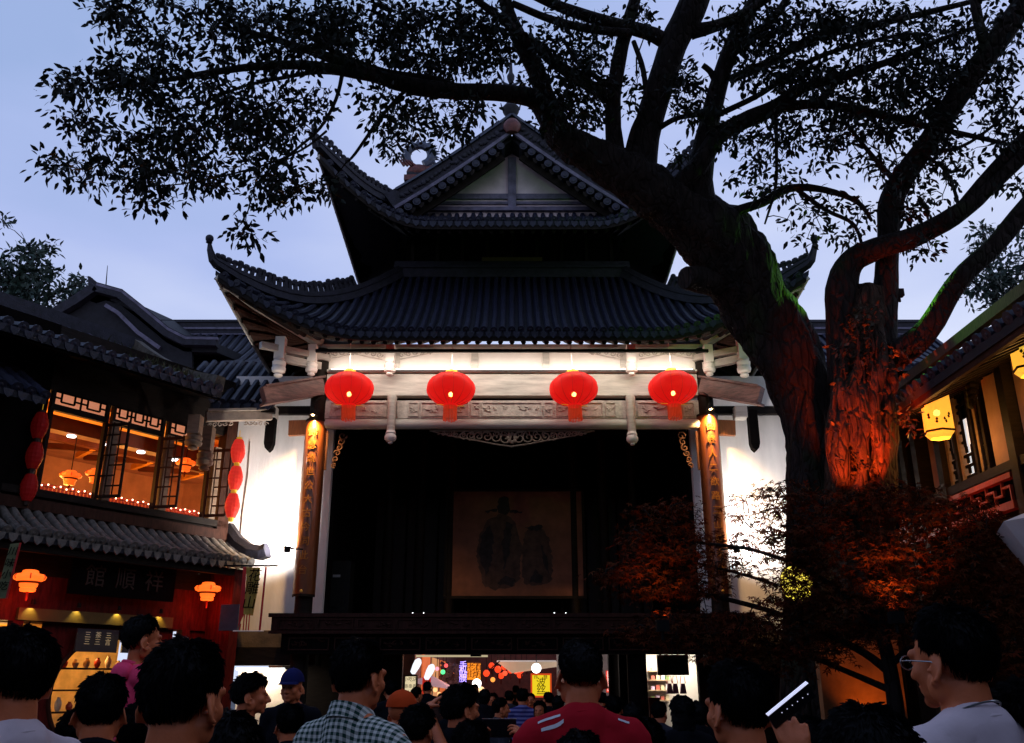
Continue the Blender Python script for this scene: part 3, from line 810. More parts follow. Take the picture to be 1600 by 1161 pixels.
# ---- wall washers: LED line on the ledge, lamps under the eave
led = MB(); led.span((-4.0, YF - 0.150, Zf(581) + 0.002), (4.0, YF - 0.125, Zf(581) + 0.022)); led_o = led.build('led_strip', mat('led_line', (0.9, 0.9, 0.9), emit=(1, 0.93, 0.82), estr=5), ledge)
lamp('frieze_light', 'AREA', (0, YF - 0.24, Zf(581) + 0.03), 11, (1, 0.92, 0.84), stage, size=8.0, sy=0.05, target=(0, YF + 0.0, Zf(556)))
wf = MB(); wf.span((-4.2, 17.93, 8.30), (4.2, 18.0, 8.36)); wf.build('lamp_rail', black_metal, stage)
lamp('beam_wash', 'AREA', (0, 17.95, 8.28), 80, (1, 0.91, 0.80), stage, size=8.2, sy=0.06, target=(0, YF, Zf(640)))
for sg in (-1, 1):
    lamp('corner_light', 'SPOT', (sg * 4.9, 17.6, 7.0), 16, (1, 0.9, 0.78), stage, size=0.06, target=(sg * 5.0, 18.3, 8.6), spot=95, blend=0.8)

# ================================================================== COUPLET BOARDS
gilt_dark = mat('gilt_dark', (0.24, 0.09, 0.012), 0.5, 0.2, 20, metal=0.2, spec=0.2)
def couplet(sg, text, label):
    x1, x0 = (at(495, 652, 18.6).x, at(475, 930, 18.6).x)
    top, bot = zat(655 if sg < 0 else 646, 18.62), zat(930, 18.62)
    xc = 4.27 * sg
    t = thing('couplet_board', label, 'couplet board', (xc, 18.6, bot), group='couplet boards on the stage columns')
    rows = []; n = 10; hw = 0.235
    q = MB()
    prof = [(xc + hw * math.sin(a) / math.sin(1.0), YF - 0.06 - 0.25 * (math.cos(a) - math.cos(1.0)) / (1 - math.cos(1.0))) for a in np.linspace(-1.0, 1.0, n + 1)]
    outer = [Vector((a, b, bot)) for a, b in prof]
    inner = [Vector((xc + (a - xc) * 0.97, b + 0.03, bot)) for a, b in reversed(prof)]
    q.prism(outer + inner, (0, 0, top - bot))
    q.build('panel', board_lacquer, t, smooth=True)
    for z in (bot - 0.02, top - 0.02):
        q = MB(); q.prism([p + Vector((0, -0.012, z - bot)) for p in outer] + [p + Vector((0, 0, z - bot)) for p in inner], (0, 0, 0.05))
        q.build('rim', dark_wood, t)
    H = top - bot; step = (H - 0.5) / len(text)
    for i, chh in enumerate(text):
        lettering(chh, 0.20, frame((xc, YF - 0.06 - 0.262, top - 0.3 - step * i), (1, 0, 0), (0, 0, 1)), gilt_dark, t, 0.006, 'character')
    q = MB(); q.tube([(xc, YF - 0.335, bot + 0.08), (xc, YF - 0.30, bot + 0.08)], [0.02, 0.035], 8); q.build('nail', gold, t)
    # lamp on a bracket over the board
    l = thing('board_lamp', 'small spotlight on a bracket over the top of the %s couplet board' % ('left' if sg < 0 else 'right'), 'lamp', (xc, 18.45, top + 0.2), group='spotlights over the couplet boards')
    q = MB(); q.tube([(xc + 0.1 * -sg, YF - 0.1, top + 0.55), (xc - 0.02 * sg, 18.55, top + 0.4), (xc, 18.47, top + 0.14)], 0.014, 6); q.build('arm', black_metal, l)
    q = MB(); q.lathe([(0.03, 0.16), (0.05, 0.12), (0.10, 0.0), (0.095, 0.0), (0.04, 0.1)], (xc, 18.47, top + 0.03), 12); q.build('shade', black_metal, l)
    q = MB(); q.ball((xc, 18.47, top + 0.06), 0.03, 8, 6); q.build('bulb', bulb_warm, l)
    lamp('board_light', 'SPOT', (xc, 18.34, top + 0.04), 900, (1.0, 0.60, 0.22), l, size=0.03, target=(xc, 18.60, top - 0.40), spot=95, blend=0.7)
couplet(-1, '錦瑟流世公大古今同此台', 'orange lacquered couplet board with gilt characters on the left stage column')
couplet(1, '曲終人二欲路三山夢未休', 'orange lacquered couplet board with gilt characters on the right stage column behind the maple')

# ================================================================== FOUR ROUND LANTERNS
lan_red = lantern_mat('lantern_silk', (0.6, 0.012, 0.01), (1.0, 0.012, 0.010), 0.45, 0.10)
lan_rib = mat('lantern_wire', (0.25, 0.01, 0.005), 0.6, emit=(0.6, 0.01, 0.005), estr=0.25)
lan_yel = mat('lantern_cap', (0.7, 0.42, 0.03), 0.5, emit=(0.9, 0.5, 0.03), estr=0.25)
lan_tas = mat('lantern_fringe', (0.55, 0.05, 0.01), 0.7, emit=(0.8, 0.06, 0.01), estr=0.22)
bulb_hot = mat('hot_bulb', (0.9, 0.8, 0.6), emit=(1.0, 0.75, 0.4), estr=70)
def round_lantern(px, py, label):
    Y = 18.2; c = at(px, py, Y); r = 0.52
    t = thing('red_lantern', label, 'lantern', (c.x, c.y, c.z - 0.6), group='round red lanterns hung along the stage beam')
    q = MB(); n = 28
    prof = [(max(0.12, r * math.sin(a) * (1.0)), -0.365 * math.cos(a)) for a in np.linspace(0.25, math.pi - 0.25, 13)]
    vs, fs = [], []
    for rr, z in prof:
        for k in range(n):
            a = 2 * math.pi * k / n; f = rr * (1 + (0.012 if k % 2 else 0))
            vs.append((c.x + f * math.cos(a), c.y + f * math.sin(a), c.z + z))
    m = len(prof)
    fs = [(i * n + k, i * n + (k + 1) % n, (i + 1) * n + (k + 1) % n, (i + 1) * n + k) for i in range(m - 1) for k in range(n)]
    q.add(vs, fs); q.build('shade', lan_red, t, smooth='all')
    for k in range(14):
        a = 2 * math.pi * (k + 0.5) / 14; q = MB(); q.tube([(c.x + (rr + 0.003) * math.cos(a), c.y + (rr + 0.003) * math.sin(a), c.z + z) for rr, z in prof], 0.0045, 4, cap=False); q.build('rib', lan_rib, t)
    q = MB(); q.lathe([(0.13, 0.33), (0.135, 0.37), (0.12, 0.42), (0.04, 0.43)], c, 16); q.build('cap', lan_yel, t, smooth=True)
    q = MB(); q.lathe([(0.15, -0.39), (0.15, -0.335), (0.12, -0.33), (0.12, -0.39)], c, 16); q.build('ring', lan_red, t)
    q = MB(); n2 = 26
    for k in range(n2):
        a = 2 * math.pi * k / n2; q.tube([(c.x + 0.135 * math.cos(a), c.y + 0.135 * math.sin(a), c.z - 0.385), (c.x + 0.14 * math.cos(a), c.y + 0.14 * math.sin(a), c.z - 0.67 - 0.03 * random.random())], 0.011, 4)
    q.build('fringe', lan_tas, t)
    q = MB(); q.tube([(c.x, c.y, c.z + 0.42), (c.x, c.y + 0.02, 8.62)], 0.012, 5); q.build('cord', white_panel, t)
    q = MB(); q.ball((c.x, c.y, c.z - 0.12), (0.045, 0.045, 0.055), 10, 8); q.build('bulb', bulb_hot, t, smooth=True)
    q = MB(); q.tube([(c.x, c.y, c.z - 0.33), (c.x, c.y, c.z - 0.17)], 0.02, 6); q.tube([(c.x - 0.3, c.y, c.z - 0.36), (c.x + 0.3, c.y, c.z - 0.36)], 0.008, 4); q.build('bulb_holder', lan_yel, t)
    lamp('lantern_glow', 'POINT', (c.x, c.y, c.z - 0.16), 1.5, (1.0, 0.12, 0.05), t, size=0.06)
    return t
for px, py, lb in ((547, 608, 'round red lantern hanging beside the left couplet board'), (704, 608, 'round red lantern left of centre on the stage beam'),
                   (898, 608, 'round red lantern right of centre on the stage beam'), (1052, 606, 'round red lantern hanging beside the right couplet board')):
    lt = round_lantern(px, py, lb)
    lt.rotation_euler = (R(random.uniform(-2, 2)), R(random.uniform(-2.5, 2.5)), R(random.uniform(0, 25)))
# ================================================================== FLANKING WHITE WALLS
def spanz(x0, x1, y0, y1, z0, z1):
    q = MB(); q.span((x0, y0, z0), (x1, y1, z1)); return q
YW = 19.55
def WZ(py): return zat(py, YW)
def WX(px, py=850): return at(px, py, YW).x
for sg, lab in ((-1, 'white plastered wall floodlit beside the left side of the stage'), (1, 'white plastered wall floodlit behind the maple right of the stage')):
    wall = thing('plaster_wall', lab, 'wall', (sg * 5.3, YW, 0))
    xi = 4.02; xo = 6.35
    lo_x, hi_x = sorted((sg * xi, sg * xo))
    spanz(lo_x, hi_x, YW, YW + 0.18, WZ(985), 8.3).build('wall_face', plaster, wall)
    spanz(lo_x, hi_x, YW - 0.05, YW + 0.2, zat(1012, YW), WZ(985) - 0.003).build('base_course', concrete, wall)
    spanz(lo_x, hi_x, YW - 0.35, YW + 0.25, zat(1040, YW), zat(1012, YW) - 0.003).build('floor_beam', dark_wood, wall)
    # bracketed porch beam with hanging post
    q = MB(); q.beam((sg * 4.3, YW - 0.35, zat(674, YW)), (sg * 4.95, YW - 0.35, zat(676, YW)), 0.12, 0.34); q.build('orange_beam', mat('orange_beam_wood', (0.22, 0.07, 0.02), 0.5, 0.3, 5, stretch=(6, 1, 1)) if sg < 0 else MATS['orange_beam_wood'], wall)  # the board lamp's orange light is put into this wood colour
    q = MB(); q.span((sg * 4.3, YW - 0.28, WZ(652)), (sg * 6.3, YW - 0.14, WZ(640))); q.build('porch_beam', dark_wood, wall)
    x = WX(430 if sg < 0 else 1170, 680)
    q = MB(); q.span((x - 0.10, YW - 0.5, WZ(700)), (x + 0.10, YW - 0.3, WZ(650))); q.prism([(x - 0.10, YW - 0.5, WZ(700.4)), (x + 0.10, YW - 0.5, WZ(700.4)), (x + 0.07, YW - 0.5, WZ(708)), (x, YW - 0.5, WZ(713)), (x - 0.07, YW - 0.5, WZ(708))], (0, 0.2, 0)); q.build('hanging_post', black_wood, wall)
    x2 = WX(430 if sg < 0 else 1150, 660)
    q = MB(); q.span((x2 - 0.13 , YW - 0.55, WZ(662)), (x2 + 0.13, YW - 0.25, WZ(645))); q.build('post_block', pale_wood, wall)

# the floodlights stand on the ledge at the foot of each wall
for sg in (-1, 1):
    fx, fy, fz = sg * 4.58, YW - 1.05, WZ(880)
    t = thing('floodlight', 'small black floodlight behind the %s couplet board aimed at the white wall' % ('left' if sg < 0 else 'right'), 'floodlight', (fx, fy, fz), group='floodlights on the stage columns')
    q = MB(); q.span((fx - 0.06, fy - 0.10, fz + 0.08), (fx + 0.06, fy - 0.02, fz + 0.20)); q.build('housing', black_metal, t)
    q = MB(); q.beam((fx, fy - 0.05, fz + 0.16), (sg * 4.3, fy + 0.1, fz + 0.16), 0.03, 0.03); q.build('stem', black_metal, t)
    q = MB(); q.span((fx - 0.05, fy - 0.019, fz + 0.10), (fx + 0.05, fy - 0.014, fz + 0.22)); q.build('lens', lamp_white, t)
    lamp('flood_beam', 'SPOT', (fx, fy + 0.02, fz + 0.16), 720, (1.0, 0.96, 0.93), t, size=0.10, target=(sg * 5.5, YW, WZ(785)), spot=140, blend=1.0)

# ================================================================== LEFT RESTAURANT (facade turned 34 degrees)
ANG = R(34)
LP = at(352, 750, 19.2); LP.z = 0
LU = Vector((-math.sin(ANG), -math.cos(ANG), 0))       # along the facade, towards the viewer
LN = Vector((math.cos(ANG), -math.sin(ANG), 0))        # out of the facade
LZ = Vector((0, 0, 1))
def L(u, v, z): return LP + LU * u + LN * v + LZ * z
def lpos(px, py, v=0.0):
    p = on_plane(px, py, LP + LN * v, LN) - LP
    return p.dot(LU), p.z
LM = Matrix((LU, LN, LZ)).transposed()                  # box frame
rest = thing('tea_house', 'two storey timber tea house with lit orange upper windows and a tiled canopy', 'building', LP)
def lbox(u0, u1, v0, v1, z0, z1, name, m, par=None):
    q = MB(); c = L((u0 + u1) / 2, (v0 + v1) / 2, (z0 + z1) / 2)
    q.box(c, (abs(u1 - u0), abs(v1 - v0), abs(z1 - z0)), LM); return q.build(name, m, par or rest)
UMAX = 7.0
u_w = [lpos(px, 700)[0] for px in (72, 157, 172, 248, 262, 326)]
zs = lpos(160, 783)[1]; zt = lpos(160, 660)[1]; z_tr = lpos(160, 632)[1]
z_eave = lpos(160, 600)[1]
lw = dark_wood
# walls round the windows
lbox(-0.02, UMAX, -0.2, 0.0, 3.4, zs - 0.14, 'apron_wall', lw)
lbox(-0.02, UMAX, -0.2, 0.0, z_tr + 0.02, z_eave + 0.9, 'head_wall', lw)
sill = lbox(-0.1, UMAX, -0.12, 0.10, zs - 0.135, zs, 'window_sill', lw)
lbox(-0.1, UMAX, 0.002, 0.05, zs - 0.42, zs - 0.36, 'apron_rail', brown_wood)
lbox(-0.1, UMAX, 0.002, 0.07, zs - 0.75, zs - 0.66, 'apron_rail', brown_wood)
lbox(max(u_w) + 0.12, UMAX, -0.2, 0.02, zs - 0.14, z_eave + 0.9, 'side_panel', black_wood)
orange_lit = mat('lit_paper', (0.5, 0.42, 0.36), 0.8, emit=(1.0, 0.34, 0.16), estr=0.5)
def lattice_bars(q, u0, u1, v, z0, z1, t=0.028):
    """square-fret lattice"""
    W, H = u1 - u0, z1 - z0
    def bar(a, b, c2, d): q.box(L((a + b) / 2, v, (c2 + d) / 2), (max(abs(b - a), t), 0.03, max(abs(d - c2), t)), LM)
    n = max(1, round(W / 0.42)); w = W / n
    for i in range(n):
        a = u0 + i * w
        bar(a + w * 0.25, a + w * 0.25, z0 + H * 0.3, z1); bar(a + w * 0.75, a + w * 0.75, z0 + H * 0.3, z1)
        bar(a + w * 0.25, a + w * 0.75, z0 + H * 0.3, z0 + H * 0.3); bar(a, a + w * 0.25, z0 + H * 0.55, z0 + H * 0.55); bar(a + w * 0.75, a + w, z0 + H * 0.55, z0 + H * 0.55)
        bar(a, a, z0, z1)
    bar(u0, u1, z0, z0); bar(u0, u1, z1, z1)
for i in range(3):
    a, b = sorted((u_w[2 * i], u_w[2 * i + 1]))
    wdw = lbox(a - 0.05, b + 0.05, -0.06, 0.03, zt, zt + 0.10, 'window', lw)
    lbox(a - 0.06, a, -0.06, 0.04, zs, z_tr + 0.02, 'jamb', lw, wdw); lbox(b, b + 0.06, -0.06, 0.04, zs, z_tr + 0.02, 'jamb', lw, wdw)
    lbox(a, b, -0.05, -0.04, zt + 0.10, z_tr + 0.02, 'transom_paper', orange_lit, wdw)
    q = MB(); lattice_bars(q, a, b, 0.0, zt + 0.11, z_tr + 0.02); q.build('transom_lattice', black_wood, wdw)
    # opened casement standing out from the right jamb
    if i > 0 or True:
        q = MB(); o = L(a - 0.03, 0.05, 0); dirv = (LN * 0.80 + LU * -0.35).normalized() * 0.48
        for k in (0.0, 0.33, 0.66, 1.0):
            q.beam(o + dirv * k + LZ * (zs + 0.03), o + dirv * k + LZ * zt, 0.04 if k in (0, 1) else 0.022, 0.045 if k in (0, 1) else 0.022)
        for k in range(8):
            z = zs + 0.05 + (zt - zs - 0.1) * k / 7
            q.beam(o + dirv * (0 if k % 2 == 0 or k == 7 else 0.33) + LZ * z, o + dirv * (1 if k in (0, 7) else 0.66 + 0.34 * (k % 2)) + LZ * z, 0.02, 0.03 if 0 < k < 7 else 0.06)
        q.build('casement', brown_wood if i else lw, wdw)
    # pale curtain-like post between openings
    lbox(a - 0.26, a - 0.10, 0.0, 0.12, zs, zt + 0.05, 'mullion_post', mat('mullion_wood', (0.16, 0.10, 0.06), 0.6, 0.3, 5, stretch=(1, 1, 4)) if i == 0 else MATS['mullion_wood'])
    # string of small festoon lamps along the sill
    fest = thing('fairy_lights', ['string of small lights along the sill of the leftmost tea house window', 'string of small lights along the sill of the middle tea house window', 'string of small lights along the sill of the tea house window nearest the stage'][i], 'string lights', L(a, 0.0, zs), group='light strings on the tea house sills')
    for k in range(9):
        q = MB(); q.ball(L(a + 0.05 + (b - a - 0.1) * k / 8, -0.02, zs + 0.10 + 0.03 * (k % 2)), 0.016, 6, 5); q.build('bulb', mat('festoon_bulb', (0.9, 0.6, 0.4), emit=(1, 0.55, 0.35), estr=7) if 'festoon_bulb' not in MATS else MATS['festoon_bulb'], fest)
    q = MB(); q.tube([L(a + 0.02, -0.02, zs + 0.09), L((a + b) / 2, -0.02, zs + 0.08), L(b - 0.02, -0.02, zs + 0.09)], 0.006, 4); q.build('wire', black_metal, fest)
    q = MB()
    for k in range(14): q.box(L(a + 0.03 + (b - a - 0.06) * k / 13, -0.10, zs + 0.075), (0.05, 0.04, 0.15), LM)
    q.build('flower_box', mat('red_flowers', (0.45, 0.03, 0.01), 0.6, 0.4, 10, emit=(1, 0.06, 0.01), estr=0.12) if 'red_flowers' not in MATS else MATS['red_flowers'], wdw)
# room behind the windows: its own ceiling boards, beams, lamps
room_o = mat('room_ochre', (0.75, 0.33, 0.04), 0.7, 0.25, 2)
room_p = mat('room_plaster', (0.50, 0.30, 0.30), 0.7, 0.2, 2)
room_b = mat('room_beam', (0.07, 0.014, 0.004), 0.6, 0.3, 4)
lbox(-5.0, UMAX, -8.5, -8.4, 3.4, 7.9, 'room_wall', room_p)
lbox(-5.1, -5.0, -8.5, -1.6, 3.4, 7.9, 'room_wall', room_p)
lbox(-5.0, -2.4, -1.65, -1.56, 3.4, 7.0, 'room_wall', room_o)
lbox(-2.4, -2.3, -1.56, -0.3, 3.4, 7.0, 'room_wall', room_o)
lbox(-2.4, -0.12, -0.3, -0.2, 3.4, 7.0, 'room_wall', room_o)
lbox(UMAX, UMAX + 0.1, -8.5, -0.21, 3.4, 7.9, 'room_wall', room_o)
lbox(-2.4, UMAX, -8.5, -0.31, 3.4, 3.5, 'room_floor', room_b)
lbox(-2.4, UMAX, -1.25, -0.31, 6.72, 6.80, 'room_ceiling', room_o)
lbox(-2.4, UMAX, -1.0, -0.75, 6.60, 6.719, 'ceiling_beam', room_o)
lbox(-2.4, UMAX, -1.55, -1.25, 6.38, 6.80, 'ceiling_beam', room_b)
q = MB(); q.prism([L(-5.0, -1.56, 6.78), L(-5.0, -8.39, 7.6), L(-5.0, -8.39, 7.68), L(-5.0, -1.56, 6.86)], LU * (UMAX + 5.0)); q.build('room_ceiling', room_p, rest)
for k in range(14):
    q = MB(); u = -4.8 + k * 0.8; q.beam(L(u, -1.6, 6.72), L(u + (2.2 if k % 2 else -1.6), -6.0, 7.16), 0.11, 0.14); q.build('ceiling_beam', room_b if k % 2 else room_o, rest)
lbox(-2.4, UMAX, -3.2, -3.05, 6.66, 6.84, 'ceiling_beam', room_b)
for k in range(5):
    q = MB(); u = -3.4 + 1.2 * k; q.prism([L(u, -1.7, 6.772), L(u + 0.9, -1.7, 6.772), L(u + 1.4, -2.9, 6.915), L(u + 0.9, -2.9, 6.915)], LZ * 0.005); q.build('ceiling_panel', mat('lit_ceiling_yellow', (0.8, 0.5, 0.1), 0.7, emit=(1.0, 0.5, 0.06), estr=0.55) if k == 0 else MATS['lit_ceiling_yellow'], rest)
for k in range(9):
    u, v, z = [(0.35, -1.4, 6.36), (1.2, -1.4, 6.36), (1.95, -1.4, 6.36), (2.8, -1.4, 6.36), (-1.2, -3.0, 6.84), (-0.2, -2.8, 6.82), (0.8, -2.6, 6.79), (1.8, -2.5, 6.78), (3.7, -1.4, 6.36)][k]
    q = MB(); q.tube([L(u, v, z - 0.015), L(u, v, z + 0.015)], [0.085, 0.085], 12); q.build('downlight', lamp_white, rest)
lan_or = mat('shop_lantern_paper', (0.8, 0.2, 0.03), 0.5, emit=(1.0, 0.12, 0.01), estr=0.9)
def bell_lantern(p, s, label, par_group, m, cord):
    t = thing('palace_lantern', label, 'lantern', (p.x, p.y, p.z - 0.3 * s), group=par_group)
    def zl(pr): return [(a_, b_ * s * 0.95) for a_, b_ in pr]
    q = MB(); q.lathe(zl([(0.26, -0.06), (0.36, -0.01), (0.385, 0.06), (0.34, 0.12), (0.20, 0.15), (0.18, 0.22), (0.13, 0.24)]), p, 16, sx=s, sy=s); q.build('shade', m, t)
    q = MB(); q.lathe(zl([(0.20, -0.10), (0.27, -0.075), (0.27, -0.061), (0.2, -0.061)]), p, 16, sx=s, sy=s); q.build('shade_rim', red_paint, t)
    q = MB(); q.lathe(zl([(0.15, -0.32), (0.18, -0.31), (0.19, -0.24), (0.165, -0.22), (0.205, -0.19), (0.22, -0.11)]), p, 16, sx=s, sy=s); q.build('lower_shade', m, t)
    for k in range(6):
        a = k * math.pi / 3; q = MB(); q.tube([p + Vector((0.35 * math.cos(a), 0.35 * math.sin(a), 0.115)) * s, p + Vector((0.395 * math.cos(a), 0.395 * math.sin(a), 0.055)) * s, p + Vector((0.365 * math.cos(a), 0.365 * math.sin(a), -0.01)) * s], 0.010, 4); q.build('rib', mat('lantern_rib', (0.5, 0.04, 0.01), emit=(1, 0.05, 0.01), estr=0.3) if 'lantern_rib' not in MATS else MATS['lantern_rib'], t)
    q = MB(); q.tube([p + LZ * 0.22 * s, p + LZ * (0.22 * s + cord)], 0.01, 4); q.build('cord', black_metal, t)
    q = MB(); q.tube([p - LZ * 0.31 * s, p - LZ * 0.52 * s], [0.04 * s, 0.025 * s], 6); q.build('tassel', red_paint, t)
    return t
for (px, py, v, lb) in ((110, 745, -1.5, 'orange bell lantern inside the leftmost tea house window'), (150, 742, -1.2, 'orange bell lantern at the right edge of the leftmost tea house window'), (290, 725, -1.0, 'orange bell lantern inside the tea house window nearest the stage')):
    u, z = lpos(px, py, v); bell_lantern(L(u, v, z), 0.56, lb, 'bell lanterns inside the tea house', lan_or, max(0.2, 6.6 - z))
for u, v in ((-3.0, -4.2), (-0.8, -3.4), (0.9, -2.6), (2.4, -2.2), (3.9, -1.8)):
    lamp('room_light', 'POINT', L(u, v, 5.4), 150, (1.0, 0.38, 0.07), rest, size=0.25)

# corner post and carved bracket nearest the stage
lbox(-0.12, 0.16, -0.16, 0.10, 3.4, z_eave, 'corner_post', brown_wood)
for (px, z0p, z1p, v) in ((307, 705, 650, 0.75), (326, 738, 668, 0.45)):
    u, z1 = lpos(px, z1p, v); _, z0 = lpos(px, z0p, v); p = L(u, v, 0)
    o = hanging_post(p.x, p.y, z1, z0, 0.15, MATS['mullion_wood'], rest)
A, B = at(322, 652, 18.3), at(424, 650, 19.0)
q = MB(); q.beam(A, B, 0.16, 0.18); q.beam(A + Vector((0, 0, 0.13)), B + Vector((0, 0, 0.13)), 0.3, 0.05); pb = q.build('porch_beam', mat('porch_wood', (0.30, 0.24, 0.19), 0.6, 0.3, 5, bump=0.2), rest)
q = MB(); dd = (B - A).normalized()
for k in range(5):
    for e2, s2 in ((A, 1), (B, -1)):
        c = e2 + dd * s2 * (0.1 + 0.11 * k) + Vector((0, -0.02, -0.15 - 0.01 * (4 - k)))
        pts = [c + dd * (0.06 * (1 - j / 12) * math.cos(j * 0.6 + k)) + Vector((0, 0, 0.05 * (1 - j / 12) * math.sin(j * 0.6 + k))) for j in range(12)]
        q.tube(pts, 0.013, 4)
q.build('porch_scrollwork', MATS['porch_wood'], rest, kind='stuff')
lamp('porch_light', 'POINT', at(395, 700, 18.6), 9, (1, 0.9, 0.78), rest, size=0.1)

# upper roof of the tea house
ev0 = 1.15                                               # overhang
def eave_z(u): return lpos(100, 540, ev0)[1] * 0 + EZ
u1, EZ = lpos(197, 561, ev0)
def tea_row(u, n=7, run=3.2, rise=1.5):
    return [L(u, ev0 - run * k / n, EZ + rise * (0.55 * k / n + 0.45 * (k / n) ** 2)) for k in range(n + 1)]
uL, uR = 6.5, lpos(330, 597, ev0)[0]
q = MB(); q.grid([[p - LZ * 0.06 for p in tea_row(u)] for u in np.linspace(uR - 0.3, uL, 15)], 0.12)
troof = q.build('upper_roof', tile_deck, rest)
dr = MB()
u = uR - 0.2
while u < uL:
    tile_row(tea_row(u), 0.075, troof)
    drip(dr, L(u + 0.12, ev0 + 0.02, EZ - 0.05), LU, LN, 0.09); u += 0.24
dr.build('drip_tiles', tile, troof, kind='stuff')
q = MB(); q.grid([[L(u, ev0 - 0.05, EZ - 0.2), L(u, 0.0, EZ + 0.1)] for u in (uR - 0.3, uL)], 0.02); q.build('soffit', black_wood, rest)
q = MB(); q.sweep([tea_row(u)[-1] + LZ * 0.02 for u in np.linspace(uR - 0.3, uL, 9)], [(-0.15, -0.1), (0.15, -0.1), (0.12, 0.25), (-0.12, 0.25)]); q.build('roof_ridge', ridge_m, rest)
# hip end towards the stage, overgrown with ferns
hipA = tea_row(uR - 0.2)
q = MB(); q.sweep([hipA[k] + LZ * 0.06 for k in range(8)], [(-0.13, -0.1), (0.13, -0.1), (0.1, 0.2), (-0.1, 0.2)]); q.build('hip_ridge', mat('mossy_mortar', (0.075, 0.062, 0.048), 0.9, 0.6, 6, bump=0.8, bscale=14), rest)
fern = MB()
for k in range(420):
    t = random.random(); b = hipA[int(t * 6)].lerp(hipA[int(t * 6) + 1], random.random()) + LU * random.uniform(0, 1.6) * (1 - t * 0.3) + LZ * 0.05
    a = random.uniform(0, 6.28); h = random.uniform(0.05, 0.22); d = Vector((math.cos(a), math.sin(a), 0))
    fern.add([b - d.cross(LZ) * 0.03, b + d.cross(LZ) * 0.03, b + d * h * 0.6 + LZ * h], [(0, 1, 2)])
fo = fern.build('fern_growth', mat('fern', (0.055, 0.06, 0.022), 0.8, 0.5, 6), kind='stuff', fix=False)
fo['label'] = 'rough moss and ferns growing on the tea house roof end'; fo['category'] = 'ferns'

# small link roof between tea house and stage
YL = 18.7
def link_row(x, n=5): return [Vector((x + 0.0 * k, YL + 0.36 * k, zat(628, YL) + 0.31 * k)) for k in range(n + 1)]
xl0, xl1 = at(262, 620, YL).x, at(428, 620, YL).x
q = MB(); q.grid([[p - LZ * 0.06 for p in link_row(x)] for x in np.linspace(xl0, xl1, 6)], 0.1); lk = q.build('link_roof', tile_deck, rest)
x = xl0 + 0.08
while x < xl1:
    tile_row(link_row(x), 0.075, lk); x += 0.225
dr = MB(); x = xl0 + 0.19
while x < xl1: drip(dr, Vector((x, YL - 0.02, zat(628, YL) - 0.04)), (1, 0, 0), (0, -1, 0), 0.085); x += 0.225
dr.build('drip_tiles', tile, lk, kind='stuff')
spanz(xl0, xl1, YL + 0.1, YL + 0.25, zat(642, YL), zat(632, YL) - 0.02).build('link_beam', dark_wood, rest)

# canopy over the ground floor
cv = 0.85
uc0, cz = lpos(385, 880, cv)
_, cz = lpos(200, 852, cv)
def can_row(u, n=4, run=0.85, rise=0.5): return [L(u, cv - run * k / n, cz + rise * (0.7 * k / n + 0.3 * (k / n) ** 2)) for k in range(n + 1)]
uc1 = 5.2
q = MB(); q.grid([[p - LZ * 0.06 for p in can_row(u)] for u in np.linspace(-0.25, uc1, 6)], 0.10); cn = q.build('canopy_roof', tile_deck, rest)
can_tile = mat('canopy_tile', (0.11, 0.098, 0.088), 0.6, 0.5, 9, bump=0.3, bscale=35)
u = -0.18; dr = MB()
while u < uc1:
    tile_row(can_row(u), 0.075, cn, can_tile, 8)
    drip(dr, L(u + 0.105, cv + 0.02, cz - 0.05), LU, LN, 0.085); u += 0.21
dr.build('drip_tiles', can_tile, cn, kind='stuff')
q = MB(); q.sweep([L(-0.22, -0.05, cz + 0.75), L(-0.24, 0.3, cz + 0.42), L(-0.28, 0.65, cz + 0.22), L(-0.36, 0.95, cz + 0.17), L(-0.40, 1.1, cz + 0.22)], [(-0.10, -0.12), (0.10, -0.12), (0.12, 0.06), (0.06, 0.18), (-0.06, 0.18), (-0.12, 0.06)]); q.build('canopy_hip', ridge_m, rest)
lbox(-0.25, uc1, 0.05, 0.12, cz + 0.50, cz + 0.70, 'canopy_flashing', brown_wood)
lbox(-0.2, uc1, 0.62, 0.74, cz - 0.30, cz - 0.16, 'canopy_beam', dark_wood)
# ground floor front
zb = lpos(150, 955, 0.2)[1]
zsign0, zsign1 = lpos(200, 935, 0.3)[1], lpos(200, 880, 0.3)[1]
lbox(-0.02, UMAX, -0.15, 0.0, 2.62, 3.4, 'shop_lintel', red_paint)
su0, su1 = sorted((lpos(108, 905, 0.3)[0], lpos(272, 915, 0.3)[0]))
sign = thing('shop_sign', 'dark hanging signboard with three dull gilt characters under the tiled canopy', 'sign', L((su0 + su1) / 2, 0.3, zsign0))
q = MB(); q.box(L((su0 + su1) / 2, 0.30, (zsign0 + zsign1) / 2), (su1 - su0, 0.06, zsign1 - zsign0), LM); q.build('board', black_wood, sign)
dull_gold = mat('dull_gilt', (0.030, 0.011, 0.006), 0.5, 0.3, 10)
for i, chh in enumerate('館順祥'):
    uu = su1 - (su1 - su0) * (0.22 + 0.28 * i)
    lettering(chh, 0.42, frame(L(uu, 0.336, (zsign0 + zsign1) / 2), -LU, LZ), dull_gold, sign, 0.008, 'character')
